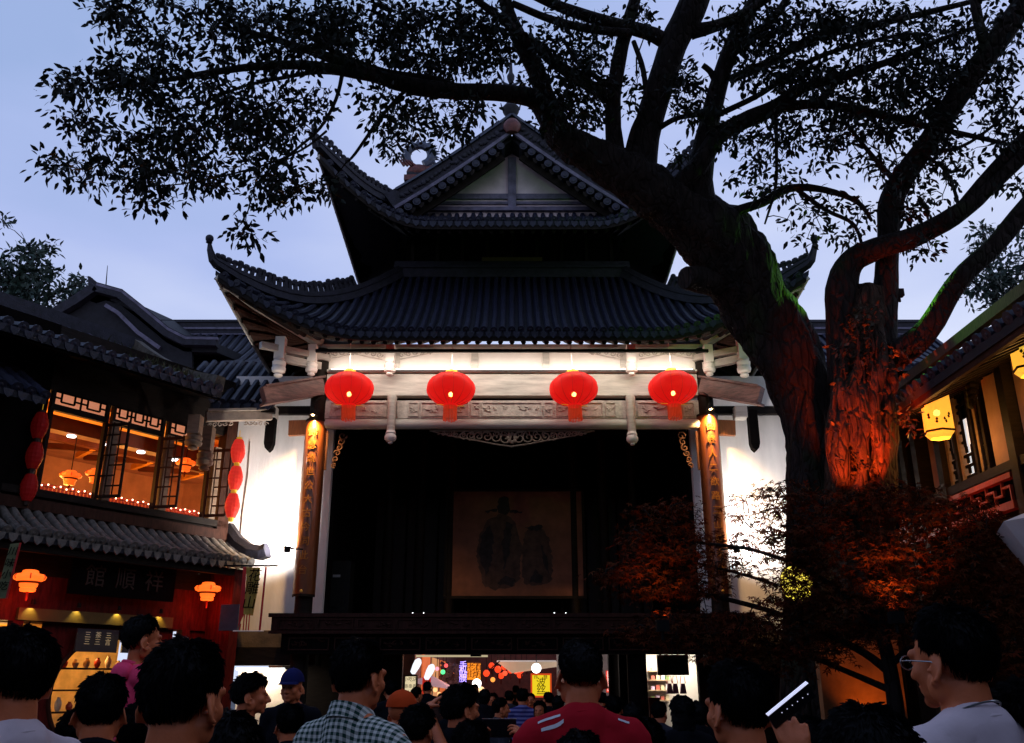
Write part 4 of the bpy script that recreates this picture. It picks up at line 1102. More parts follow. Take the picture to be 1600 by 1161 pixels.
# valance lit by spotlights
vu0, vu1 = sorted((lpos(28, 965, 0.1)[0], lpos(270, 975, 0.1)[0])); vz0, vz1 = lpos(150, 975, 0.1)[1], lpos(150, 957, 0.1)[1]
lbox(vu0, vu1, 0.02, 0.10, vz0, vz1, 'valance', mat('valance_ochre', (0.10, 0.07, 0.012), 0.6, 0.2, 6))
for k, px in enumerate((45, 118, 182, 248)):
    uu = lpos(px, 965, 0.1)[0]; p = L(uu, 0.16, vz1 + 0.06)
    lamp('valance_spot', 'SPOT', p, 16, (1.0, 0.72, 0.2), rest, size=0.02, target=L(uu, 0.085, vz0), spot=95, blend=0.6)
    q = MB(); q.tube([p + LZ * 0.0, p + LZ * 0.08], [0.04, 0.03], 8); q.build('spot_housing', black_metal, rest)
# shopfront: posts, round moon frame, shelves, boards
spost = [lpos(px, 1000, 0.0)[0] for px in (20, 285, 345)]
for i, uu in enumerate(spost + [5.6]): lbox(uu - 0.09, uu + 0.09, -0.1, 0.08, 0, 2.62, 'shop_post', red_paint)
lbox(-0.1, spost[1], -0.12, -0.06, 0.0, 2.62, 'shop_wall', red_paint)
shop_y = mat('shop_back', (0.75, 0.5, 0.2), 0.7, 0.3, 3)
lbox(spost[1], 5.8, -2.2, -2.1, 0, 2.62, 'shop_back_wall', shop_y)
mu, mz = lpos(160, 1085, -0.1)
pn = MB(); ov, iv = [], []
for k in range(32):
    a = 2 * math.pi * k / 32; ca, sa = math.cos(a), math.sin(a); f = 1 / max(abs(ca), abs(sa))
    iv.append(L(mu + 1.02 * ca, -0.1, mz + 1.02 * sa)); ov.append(L(mu + 1.35 * ca * f, -0.1, max(0, mz + 1.4 * sa * f)))
pn.add(iv + ov, [(k, (k + 1) % 32, 32 + (k + 1) % 32, 32 + k) for k in range(32)]); pn.build('moon_gate_panel', red_paint, rest)
lbox(spost[1], 5.8, -2.2, -0.2, 2.60, 2.64, 'shop_ceiling', room_o)
mu, mz = lpos(160, 1085, -0.1)
q = MB(); mr_ = abs(lpos(108, 1085, -0.1)[0] - mu)
q.tube([L(mu + 1.02 * math.cos(a), -0.1, mz + 1.02 * math.sin(a)) for a in np.linspace(0, 2 * math.pi, 33)], 0.045, 6, cap=False); q.build('moon_frame', brown_wood, rest)
for k in range(4):
    q = MB(); q.box(L(mu - 0.1, -0.7, mz + 0.45 - 0.38 * k), (1.6, 0.25, 0.03), LM); q.build('shelf', brown_wood, rest)
jar = mat('ceramic_jar', (0.7, 0.5, 0.3), 0.3, 0.4, 4)
red_jar = mat('red_jar', (0.5, 0.05, 0.02), 0.3, 0.4, 4)
for k in range(14):
    uu = mu - 0.85 + 0.22 * (k % 7); z = mz + 0.465 - 0.38 * (k // 7) * 2 + 0.001
    q = MB(); h = 0.14 + 0.12 * random.random(); q.lathe([(0.03, 0), (0.06, 0.05), (0.065, h * 0.6), (0.03, h * 0.9), (0.035, h)], L(uu, -0.7, z), 8)
    solo(q, 'jar', jar if k % 3 else red_jar, '%s jar, %s from the right on the %s shelf in the round shop window' % ('cream' if k % 3 else 'red', ('first', 'second', 'third', 'fourth', 'fifth', 'sixth', 'seventh')[k % 7], 'upper' if k < 7 else 'lower'), 'jar', 'jars on the shop shelves', smooth=True)
for a, b2, ap, bp in ((115, 185, 985, 1018), (188, 214, 985, 1020)):
    ua, za = lpos(a, bp, 0.02); ub, zb2 = lpos(b2, ap, 0.02)
    t = thing('menu_board', 'dark menu board with pale writing over the round window' if a == 115 else 'small dark notice board right of the menu board', 'sign', L((ua + ub) / 2, 0.02, za))
    q = MB(); q.box(L((ua + ub) / 2, 0.03, (za + zb2) / 2), (abs(ua - ub), 0.04, zb2 - za), LM); q.build('board', mat('menu_slate', (0.03, 0.032, 0.04), 0.5) if 'menu_slate' not in MATS else MATS['menu_slate'], t)
    txt = ['三三', '茶三', '三言'] if a == 115 else ['小食', '面']
    for i, s3 in enumerate(txt):
        lettering(s3[0] + '\n' + s3[-1], 0.12, frame(L(ua - (ua - ub) * (0.25 + 0.25 * i), 0.055, (za + zb2) / 2 + 0.03), -LU, LZ), mat('chalk', (0.7, 0.6, 0.4), 0.8, emit=(1, 0.8, 0.4), estr=0.1) if 'chalk' not in MATS else MATS['chalk'], t, 0.002)
for uu, v, e2 in ((mu, -0.9, 26), (mu + 1.6, -1.0, 8), (mu - 1.2, -1.2, 6)): lamp('shop_light', 'POINT', L(uu, v, 2.3), e2 * 1.4, (1, 0.62, 0.22), rest, size=0.12)
# lanterns under the canopy
for px, py, lb in ((46, 905, 'orange tiered palace lantern at the left end of the shop canopy'), (325, 922, 'orange tiered palace lantern at the right end of the shop canopy')):
    u, z = lpos(px, py, 0.45); bell_lantern(L(u, 0.45, z), 0.68, lb, 'palace lanterns under the shop canopy', mat('amber_lantern', (0.8, 0.3, 0.05), 0.5, emit=(1.0, 0.13, 0.012), estr=1.5) if 'amber_lantern' not in MATS else MATS['amber_lantern'], 0.35)
    lamp('lantern_bulb', 'POINT', L(u, 0.5, z - 0.36), 12, (1.0, 0.08, 0.02), rest, size=0.12)
# red end panel of the shop, and the blue-grey board at its corner
lbox(-0.12, 0.1, 0.0, 0.75, 0, cz - 0.18, 'end_panel', red_paint)
q = MB(); q.box(at(360, 965, 18.4), (0.42, 0.1, 0.5), Matrix.Rotation(-0.3, 3, 'Z')); q.build('corner_board', mat('slate_board', (0.05, 0.05, 0.07), 0.6), rest)

# strings of small red lanterns
lan_s = lantern_mat('small_lantern_silk', (0.55, 0.03, 0.02), (1.0, 0.045, 0.03), 0.42, 0.1)
lan_s2 = lantern_mat('dim_lantern_silk', (0.30, 0.01, 0.01), (1.0, 0.02, 0.02), 0.02, 0.05)
def lantern_string(pts, Y, label, s, m, group, cap_m):
    for i, ((px, py), lb) in enumerate(zip(pts, label)):
        c = at(px, py, Y); t = thing('small_lantern', lb, 'lantern', (c.x, c.y, c.z - 0.25 * s), group=group)
        q = MB(); q.lathe([(0.07 * s, -0.25 * s)] + [(s * (0.085 + 0.065 * math.sin(math.pi * k / 12)) * (1.04 if k % 2 else 1), s * (-0.25 + 0.5 * k / 12)) for k in range(13)] + [(0.07 * s, 0.25 * s)], c, 14); q.build('shade', m, t)
        q = MB(); q.lathe([(0.06 * s, 0.25 * s), (0.06 * s, 0.30 * s), (0.02, 0.31 * s)], c, 8); q.build('cap', cap_m, t); q = MB(); q.lathe([(0.02, -0.34 * s), (0.05 * s, -0.33 * s), (0.06 * s, -0.255 * s)], c, 8); q.build('base_ring', cap_m, t)
        q = MB(); q.tube([c + LZ * 0.3 * s, c + LZ * 0.46 * s], 0.008, 4); q.build('cord', lan_yel, t)
lantern_string([(372, 705), (368, 747), (363, 790)], 18.3, ['small red lantern at the top of the string beside the white wall', 'small red lantern in the middle of the string beside the white wall', 'small red lantern at the bottom of the string beside the white wall'], 0.98, lan_s, 'string of lanterns by the white wall', lan_yel)
lantern_string([(62, 665), (54, 712), (45, 762)], 15.6, ['dim red lantern at the top of the unlit string left of the windows', 'dim red lantern in the middle of the unlit string left of the windows', 'dim red lantern at the bottom of the unlit string left of the windows'], 0.95, lan_s2, 'unlit string of lanterns left of the windows', dull_gold)
# dark lower eave at the far left, nearer the viewer
q = MB(); rows = []
ul0, zl0 = lpos(85, 640, 0.9)
def near_row(u, n=4): return [L(u, 1.25 - 1.2 * k / n, zl0 + 0.1 + 0.7 * k / n) for k in range(n + 1)]
q.grid([[p - LZ * 0.06 for p in near_row(u)] for u in np.linspace(ul0 + 0.35, ul0 + 3.5, 5)], 0.1); nr = q.build('side_roof', tile_deck, rest)
u = ul0 + 0.4; dr = MB()
while u < ul0 + 3.4:
    tile_row(near_row(u), 0.08, nr); drip(dr, L(u + 0.12, 1.27, zl0 + 0.05), LU, LN, 0.09); u += 0.24
dr.build('drip_tiles', tile, nr, kind='stuff')
lbox(ul0 + 0.35, ul0 + 3.5, 0.05, 0.3, 3.4, zl0 + 0.75, 'side_wall', black_wood)

# banners
ban_y = mat('banner_yellow', (0.38, 0.26, 0.05), 0.8, 0.25, 3)
ban_r = mat('banner_red', (0.45, 0.02, 0.02), 0.8, 0.2, 4)
YB = 17.6
t = thing('shop_banner', 'yellow shop banner with dark characters and red fringe hanging before the white wall', 'banner', at(392, 985, YB))
P = [at(385, 886, YB), at(407, 887, YB), at(396, 962, YB), at(381, 960, YB)]
q = MB(); rows = []
for i in range(9):
    f = i / 8; a, b2 = P[0].lerp(P[3], f), P[1].lerp(P[2], f)
    rows.append([a.lerp(b2, j / 4) + Vector((0, 0.03 * math.sin(j * 1.5 + i * 0.6), 0)) for j in range(5)])
q.grid(rows); q.build('cloth', ban_y, t)
q = MB(); a, b2, c2, d2 = at(380, 886, YB), at(385, 886, YB), at(381, 960, YB), at(372, 980, YB)
q.prism([a, b2, c2, d2], (0, 0.01, 0)); q.build('red_border', ban_r, t)
q = MB(); q.tube([at(350, 884, YB + 0.05), at(434, 884, YB + 0.02)], 0.018, 6); q.build('pole', black_metal, t)
for k, px in enumerate((376, 382, 386, 390)):
    q = MB(); q.tube([at(px, 960 if k else 975, YB + 0.02), at(px - 2, 985, YB + 0.02)], 0.012, 4); q.build('fringe', ban_r, t)
for chh, px, py in (('花', 398, 900), ('雕', 394, 920), ('山', 389, 943)):
    lettering(chh, 0.26, frame(at(px, py, YB - 0.05), (1, 0, 0), (0.12, 0, 1)), black_wood, t, 0.003, 'character')
t2 = thing('ribbon', 'narrow red ribbon hanging from the banner pole before the white wall', 'ribbon', at(405, 988, YB))
q = MB(); q.prism([at(414, 886, YB), at(417, 886, YB), at(407, 986, YB), at(404, 986, YB)], (0, 0.012, 0)); q.build('cloth', ban_r, t2)
q = MB(); q.tube([at(364, 986, YB), at(412, 986, YB)], 0.012, 5); q.build('rod', white_panel, t2)
YB2 = 14.6
t = thing('vertical_banner', 'narrow pale green banner with a red edge at the far left of the shop', 'banner', at(10, 935, YB2))
q = MB(); q.prism([at(16, 850, YB2), at(30, 848, YB2), at(8, 935, YB2), at(-8, 935, YB2)], (0, 0.015, 0)); q.build('cloth', mat('banner_green', (0.12, 0.13, 0.06), 0.8, 0.3, 4), t)
q = MB(); q.prism([at(30.3, 848, YB2), at(33, 848, YB2), at(11, 935, YB2), at(8.3, 935, YB2)], (0, 0.015, 0)); q.build('red_border', ban_r, t)
for i, chh in enumerate('川味小吃'):
    lettering(chh, 0.16, frame(at(20 - i * 5, 862 + 18 * i, YB2 - 0.03), (1, 0, 0), (0.2, 0, 1)), black_wood, t, 0.002, 'character')

# shop under the white wall
lbox2 = thing('side_stall', 'white lit stall counter under the white wall left of the stage', 'stall', at(405, 1100, 20.5) * 1.0)
x0, x1 = at(370, 1080, 20.5).x, at(445, 1080, 20.5).x
spanz(x0, x1, 20.5, 20.6, 0.2, zat(1046, 20.5)).build('back_panel', mat('stall_panel', (0.6, 0.5, 0.4), 0.7, 0.3, 3), lbox2)
spanz(x0, x1, 20.3, 20.34, zat(1047, 20.4), zat(1044, 20.4)).build('strip_lamp', lamp_white, lbox2)
lamp('stall_light', 'AREA', ((x0 + x1) / 2, 20.2, zat(1048, 20.3)), 22, (1, 0.9, 0.75), lbox2, size=1.0, target=((x0 + x1) / 2, 20.5, 1.2), sy=0.1)

# ================================================================== ROOFS BEHIND
hall = thing('rear_hall', 'long dark tiled roof ridge of a hall standing behind the stage', 'building', (0, 27, 0))
YH = 27.0
zr = zat(503, YH)
def hall_row(x, n=3): return [Vector((x, YH - 3.4 + 3.4 * k / n, zr - 2.7 + 2.3 * (0.6 * k / n + 0.4 * (k / n) ** 2))) for k in range(n + 1)]
HX = 13.5
for sgn, nm in ((-1, 'left'), (1, 'right')):
    a, b2 = sorted((sgn * 5.0, sgn * HX))
    q = MB(); q.grid([[p - LZ * 0.06 for p in hall_row(x)] for x in np.linspace(a, b2, 4)], 0.12); hr = q.build('roof_slope', tile_deck, hall)
    x = a + 0.1
    while x < b2: tile_row(hall_row(x), 0.075, hr, n=5); x += 0.26
q = MB(); q.span((-HX, YH - 0.16, zr - 0.52), (HX, YH + 0.16, zr - 0.08)); hrg = q.build('roof_ridge', ridge_m, hall)
q = MB(); q.span((-HX, YH - 0.2, zr - 0.079), (HX, YH + 0.2, zr)); q.build('ridge_cap', tile, hall)
q = MB(); q.span((-HX, YH - 0.20, zr - 0.33), (HX, YH - 0.161, zr - 0.26)); q.span((-HX, YH - 0.20, zr - 0.52), (HX, YH - 0.161, zr - 0.48)); q.build('ridge_moulding', ridge_pale, hrg)
spanz(-HX, -4.8, YH - 2.6, YH - 2.4, 7.95, zr - 2.4).build('wall', black_wood, hall)
spanz(4.8, HX, YH - 2.6, YH - 2.4, 0, zr - 2.4).build('wall', black_wood, hall)

gabh = thing('rear_gable_house', 'dark gabled roof with a pointed ridge end rising behind the tea house', 'building', at(150, 700, 23.5) * 1)
YG = 23.0
def gp(px, py, dy=0): return at(px, py, YG + dy)
right_edge = [(150, 452), (190, 463), (220, 487), (262, 522), (290, 536), (340, 537)]
left_edge = [(150, 452), (118, 474), (84, 494), (40, 520)]
q = MB()
pts = [gp(*p) for p in right_edge]; q.grid([[p for p in pts], [p + Vector((0, 4, 0.9)) for p in pts]], 0.25)
pts = [gp(*p) for p in left_edge]; q.grid([[p for p in pts], [p + Vector((0, 4, 0.9)) for p in pts]], 0.25)
gro = q.build('roof', tile_deck, gabh)
q = MB(); q.prism([gp(150, 458), gp(220, 492), gp(262, 526), gp(300, 545), gp(300, 672), gp(40, 672), gp(40, 522), gp(84, 497)], (0, 0.15, 0)); q.build('gable_wall', tile_deck, gabh)
q = MB(); q.sweep([gp(*p, -0.1) + LZ * 0.05 for p in right_edge], [(-0.14, -0.15), (0.14, -0.15), (0.14, 0.12), (-0.14, 0.12)]); q.build('verge_ridge', ridge_m, gabh)
q = MB(); q.sweep([gp(*p, -0.2) + LZ * 0.12 for p in right_edge], [(-0.05, -0.02), (0.05, -0.02), (0.05, 0.05), (-0.05, 0.05)]); q.build('verge_moulding', ridge_pale, gabh)
q = MB(); q.sweep([gp(*p, -0.1) + LZ * 0.05 for p in left_edge], [(-0.14, -0.15), (0.14, -0.15), (0.14, 0.12), (-0.14, 0.12)]); q.build('verge_ridge', ridge_m, gabh)
q = MB(); q.sweep([gp(165, 478, -0.15), gp(185, 490, -0.15), (gp(215, 520, -0.15)), gp(250, 545, -0.15)], [(-0.06, -0.04), (0.06, -0.04), (0.06, 0.06), (-0.06, 0.06)]); q.build('lower_moulding', ridge_pale, gabh)
q = MB(); q.prism([gp(137, 431), gp(141, 432), gp(165, 452), gp(178, 466), gp(150, 474), gp(136, 468), gp(138, 450)], (0, 0.3, 0)); q.build('ridge_end', ridge_m, gabh)
q = MB(); q.tube([gp(165, 452, 0.2), gp(168, 415, 0.2)], [0.02, 0.008], 5); q.build('lightning_rod', black_metal, gabh)
cb = MB(); cb.tube([gp(165, 448, 0.1), gp(195, 458, 0), gp(225, 482, 0), gp(248, 500, 0.1), gp(330, 501, 2.5), gp(400, 503, 3.5)], 0.012, 4)
solo(cb, 'cable', black_metal, 'thin cable sagging along the roof edges behind the tea house', 'cable')

# ================================================================== RIGHT GALLERY (facade square to the stage)
XR = 7.0
def rpos(px, py, x=XR): return on_plane(px, py, Vector((x, 0, 0)), Vector((1, 0, 0)))
def ry(px, py=720): return rpos(px, py).y
gal = thing('timber_gallery', 'dark timber two storey gallery with lattice windows and a red glowing balcony rail', 'building', (XR, 15, 0))
Y0, Y1 = -9.0, 20.5
zr_top = rpos(1560, 752).z; zr_bot = rpos(1560, 800).z
zh = rpos(1560, 580).z; zbm = rpos(1536, 572, XR - 0.1).z
glow_wood = mat('red_rail_wood', (0.28, 0.035, 0.012), 0.4, 0.4, 6, stretch=(1, 8, 1))
def rspan(x0, x1, y0, y1, z0, z1, nm, m, par=None):
    q = MB(); q.span((x0, y0, z0), (x1, y1, z1)); return q.build(nm, m, par or gal)
rspan(XR, XR + 0.2, Y0, Y1, 0, zr_bot - 0.2, 'lower_wall', black_wood)
rspan(XR + 0.15, XR + 0.3, Y0, Y1, zr_bot - 0.2, zbm + 0.3, 'back_wall', black_wood)
rspan(XR - 0.12, XR + 0.1, Y0, Y1, zbm, zbm + 0.22, 'head_beam', brown_wood)
rspan(XR - 0.62, XR - 0.5, Y0, Y1, zbm + 0.2, zbm + 0.36, 'eave_beam', mat('weathered_beam', (0.10, 0.07, 0.05), 0.8, 0.5, 8, stretch=(1, 6, 1)))
rspan(XR - 0.10, XR, 12.2, 15.9, zr_top - 0.05, zr_top + 0.03, 'top_rail', glow_wood)
rspan(XR - 0.12, XR, 12.2, 16.4, zr_bot - 0.06, zr_bot + 0.05, 'bottom_rail', glow_wood)
rspan(XR - 0.10, XR + 0.1, Y0, Y1, zr_top + 0.05, zr_top + 0.18, 'window_sill', dark_wood)
for k in range(18):
    y = 12.3 + k * 0.22
    q = MB(); h = zr_top - zr_bot - 0.1
    q.span((XR - 0.07, y, zr_bot + 0.05 + h * 0.35 * (k % 2)), (XR - 0.03, y + 0.03, zr_top - 0.05 - h * 0.35 * ((k + 1) % 2)))
    q.span((XR - 0.071, y, zr_bot + 0.05 + h * (0.35 if k % 2 else 0.65)), (XR - 0.029, y + 0.22, zr_bot + 0.08 + h * (0.35 if k % 2 else 0.65)))
    q.build('fret_bar', glow_wood, gal)
wall_p = mat('gallery_plaster', (0.34, 0.20, 0.15), 0.8, 0.2, 3)
for a, b2 in ((1553, 1593), (1452, 1474), (1606, 1680)):
    ya, yb = sorted((ry(a), ry(b2)))
    rspan(XR + 0.02, XR + 0.12, ya, yb, zr_top + 0.19, zbm - 0.002, 'plaster_panel', wall_p)
lat_white = mat('lit_lattice_paper', (0.7, 0.7, 0.7), 0.8, emit=(0.95, 0.97, 1.0), estr=0.65)
for a, b2 in ((1484, 1500), (1504, 1532), (1536, 1550)):
    ya, yb = sorted((ry(a), ry(b2))); w = yb - ya
    wd = rspan(XR - 0.04, XR + 0.06, ya, ya + 0.07, zr_top + 0.19, zbm - 0.002, 'window', dark_wood)
    rspan(XR - 0.04, XR + 0.06, yb - 0.07, yb, zr_top + 0.19, zbm - 0.002, 'window_stile', MATS['mullion_wood'], wd)
    if a < 1530: rspan(XR + 0.06, XR + 0.07, ya + 0.07, yb - 0.07, zr_top + 0.19, zr_top + 1.15, 'lit_paper', lat_white, wd)
    q = MB(); z = zr_top + 0.22
    yy0, yy1 = ya + 0.07, yb - 0.07; ww = yy1 - yy0
    for j in range(11):
        zz = z + j * 0.16
        if j in (3, 4, 5, 6):
            q.span((XR - 0.01, yy0 + ww * 0.16, zz), (XR + 0.02, yy0 + ww * 0.28, zz + 0.16)); q.span((XR - 0.01, yy1 - ww * 0.28, zz), (XR + 0.02, yy1 - ww * 0.16, zz + 0.16)); q.span((XR - 0.009, yy0, zz + 0.06), (XR + 0.02, yy0 + ww * 0.16, zz + 0.10)); q.span((XR - 0.009, yy1 - ww * 0.16, zz + 0.06), (XR + 0.02, yy1, zz + 0.10))
        else:
            q.span((XR - 0.01, yy0, zz), (XR + 0.02, yy1, zz + 0.04)); q.span((XR - 0.01, yy0 + ww * 0.28, zz + 0.04), (XR + 0.02, yy0 + ww * (0.40 if j % 2 else 0.36), zz + 0.16)); q.span((XR - 0.01, yy0 + ww * 0.68, zz + 0.065), (XR + 0.02, yy0 + ww * 0.80, zz + 0.16))
            q.span((XR - 0.01, yy0, zz + 0.065), (XR + 0.02, yy0 + ww * 0.1, zz + 0.16))
    q.span((XR - 0.012, yy0, z + 1.75), (XR + 0.02, yy1, zbm - 0.01))
    q.build('lattice', black_wood, wd)
for px in (1420, 1440, 1478, 1597): 
    y = ry(px); rspan(XR - 0.12, XR + 0.14, y - 0.09, y + 0.09, 0, zbm, 'gallery_post', dark_wood)
# carved bracket
q = MB(); yb = ry(1552, 600)
for k in range(7): q.ball((XR - 0.25 - 0.02 * k, yb, zbm - 0.05 - 0.09 * k + 0.01), (0.16 - 0.02 * k, 0.1, 0.08), 8, 6)
q.build('bracket', dark_wood, gal)
# eave roof
rx0 = XR - 1.15; rz0 = rpos(1500, 560, rx0).z
rows = [[Vector((rx0 + 2.8 * k / 4, y, rz0 + 1.5 * (0.7 * k / 4 + 0.3 * (k / 4) ** 2))) for k in range(5)] for y in np.linspace(Y0, 17.8, 4)]
q = MB(); q.grid(rows, 0.12); gro = q.build('roof', tile_deck, gal)
y = 8.0
while y < 17.8:
    tile_row([Vector((rx0 + 2.8 * k / 4, y, rz0 + 0.05 + 1.5 * (0.7 * k / 4 + 0.3 * (k / 4) ** 2))) for k in range(5)], 0.075, gro, n=5); y += 0.25
for k in range(30):
    yy = 9.2 + k * 0.29
    q = MB(); q.beam((rx0 + 0.1, yy, rz0 - 0.14), (XR + 0.1, yy, rz0 + 0.36), 0.07, 0.09); q.build('rafter', dark_wood, gal)
q = MB(); q.span((rx0 + 0.03, Y0, rz0 - 0.2), (rx0 + 0.09, 17.8, rz0 - 0.09)); q.build('eave_board', brown_wood, gal)
lamp('rail_glow', 'POINT', (XR - 0.9, 13.4, zr_bot - 0.5), 26, (1.0, 0.16, 0.03), gal, size=0.15)
lamp('beam_glow', 'POINT', (XR - 0.7, 12.6, zbm - 0.2), 5, (1.0, 0.2, 0.05), gal, size=0.15)

# hexagonal paper lanterns
paper = lantern_mat('lantern_paper', (0.8, 0.6, 0.12), (1.0, 0.60, 0.06), 0.72, 0.10)
def hex_lantern(px, py, Y, s, label):
    c = at(px, py, Y); t = thing('paper_lantern', label, 'lantern', (c.x, c.y, c.z - 0.35 * s), group='yellow hexagonal lanterns of the gallery')
    for k in range(6):
        a0, a1 = k * math.pi / 3 + 0.25, (k + 1) * math.pi / 3 + 0.25
        A0, A1 = Vector((math.cos(a0), math.sin(a0), 0)), Vector((math.cos(a1), math.sin(a1), 0))
        q = MB(); q.add([c + A0 * 0.215 * s + LZ * 0.32 * s, c + A1 * 0.215 * s + LZ * 0.32 * s, c + A1 * 0.22 * s - LZ * 0.26 * s, c + A0 * 0.22 * s - LZ * 0.26 * s], [(0, 1, 2, 3)]); q.build('panel', paper, t)
        q = MB(); q.beam(c + A0 * 0.221 * s - LZ * 0.275 * s, c + A1 * 0.221 * s - LZ * 0.275 * s, 0.02, 0.03 * s); q.build('rim_bar', brown_wood, t)
        q = MB(); q.add([c + A0 * 0.22 * s - LZ * 0.29 * s, c + A1 * 0.22 * s - LZ * 0.29 * s, c + A1 * 0.15 * s - LZ * 0.37 * s, c + A0 * 0.15 * s - LZ * 0.37 * s], [(0, 1, 2, 3)]); q.build('skirt_panel', paper, t)
        if k in (3, 4, 5):
            q = MB(); nrm = (A0 + A1).normalized(); tn = (A1 - A0).normalized(); o = c + nrm * 0.1925 * s
            for j in range(4):
                p = o + tn * random.uniform(-0.06, 0.06) * s + LZ * (-0.18 + 0.04 * j) * s
                q.prism([p, p + tn * 0.025 + LZ * 0.02, p + LZ * 0.06 + tn * 0.01, p - tn * 0.02 + LZ * 0.03], nrm * 0.002)
            q.build('painted_sprig', brown_wood, t)
    q = MB(); q.ball(c + LZ * 0.03, 0.05 * s, 10, 8); q.build('bulb', bulb_warm, t)
    q = MB(); q.tube([c + LZ * 0.1, c + LZ * 0.55 * s, c + LZ * 0.75 * s], 0.012, 5); q.build('cord', black_metal, t)
    lamp('lantern_light', 'POINT', c - LZ * 0.45 * s, 26, (1.0, 0.45, 0.10), t, size=0.1)
hex_lantern(1464, 648, 13.0, 1.0, 'yellow hexagonal paper lantern with painted sprigs by the gallery windows')
hex_lantern(1606, 545, 11.0, 1.0, 'yellow paper lantern cut off by the right edge of the picture')
lm = thing('garden_lamp', 'yellow lit lamp seen through the maple leaves beside the leaning trunk', 'lamp', at(1245, 912, 12.9))
c = at(1245, 912, 12.9)
q = MB(); q.lathe([(0.04, -0.24), (0.17, -0.16), (0.235, 0), (0.20, 0.16), (0.08, 0.24)], c, 14); q.build('globe', mat('lamp_globe', (0.8, 0.7, 0.2), 0.4, emit=(1.0, 0.72, 0.07), estr=1.3), lm, smooth=True)
q = MB(); q.tube([c - LZ * 0.24, Vector((c.x, c.y, 0))], 0.03, 8); q.build('post', black_metal, lm)
# parasol at the right edge
pc = at(1640, 800, 9.0)
t = thing('parasol', 'corner of a white cloth parasol at the right edge of the picture', 'parasol', (pc.x, pc.y, 0))
corner = at(1568, 815, 9.0); low = at(1612, 905, 9.0)
q = MB()
ctr = corner + Vector((1.1, 0.0, 0.42)); n = 8; ring = []
rad = (Vector((corner.x, corner.y, 0)) - Vector((ctr.x, ctr.y, 0)))
rr = rad.length; a0 = math.atan2(rad.y, rad.x)
for k in range(n):
    a = a0 + 2 * math.pi * k / n
    q.add([ctr, Vector((ctr.x + rr * math.cos(a), ctr.y + rr * math.sin(a), corner.z)), Vector((ctr.x + rr * math.cos(a + math.pi / 4), ctr.y + rr * math.sin(a + math.pi / 4), corner.z))], [(0, 1, 2)])
    A_, B_ = Vector((ctr.x + rr * math.cos(a), ctr.y + rr * math.sin(a), corner.z)), Vector((ctr.x + rr * math.cos(a + math.pi / 4), ctr.y + rr * math.sin(a + math.pi / 4), corner.z))
    q.add([A_, B_, Vector((B_.x * 0.66 + ctr.x * 0.34, B_.y * 0.66 + ctr.y * 0.34, B_.z - 0.62)), Vector((A_.x * 0.66 + ctr.x * 0.34, A_.y * 0.66 + ctr.y * 0.34, A_.z - 0.62))], [(0, 1, 2, 3)])
q.build('canopy', mat('parasol_cloth', (0.7, 0.6, 0.58), 0.8, 0.1, 3), t)
q = MB(); q.tube([(ctr.x, ctr.y, 0), (ctr.x, ctr.y, ctr.z)], 0.03, 8); q.build('pole', grey_metal, t)

# ---- unseen hall added behind the viewer to shade the court from the sky
near_hall = thing('entrance_hall', 'dark timber hall closing the court opposite the stage', 'building', (0, -10, 0))
spanz(-16, 16, -10.2, -10, 0, 7.5).build('wall', dark_wood, near_hall)
q = MB(); q.prism([(-17, -8.6, 7.0), (-17, -10.2, 7.9), (-17, -13.5, 10.6), (-17, -13.5, 10.3), (-17, -10.2, 7.6), (-17, -8.6, 6.8)], (34, 0, 0)); q.build('roof', tile_deck, near_hall)
for k in range(9):
    q = MB(); q.tube([(-14 + 3.5 * k, -9.4, 0), (-14 + 3.5 * k, -9.4, 6.9)], 0.2, 12); q.build('column', brown_wood, near_hall, smooth=True)
q = MB(); q.span((-12.2, -10, 0), (-12, 9.0, 6.5)); solo(q, 'court_wall', dark_wood, 'dark wall closing the left side of the court beyond the tea house', 'wall')  # unseen wall added to cut sky light from the left
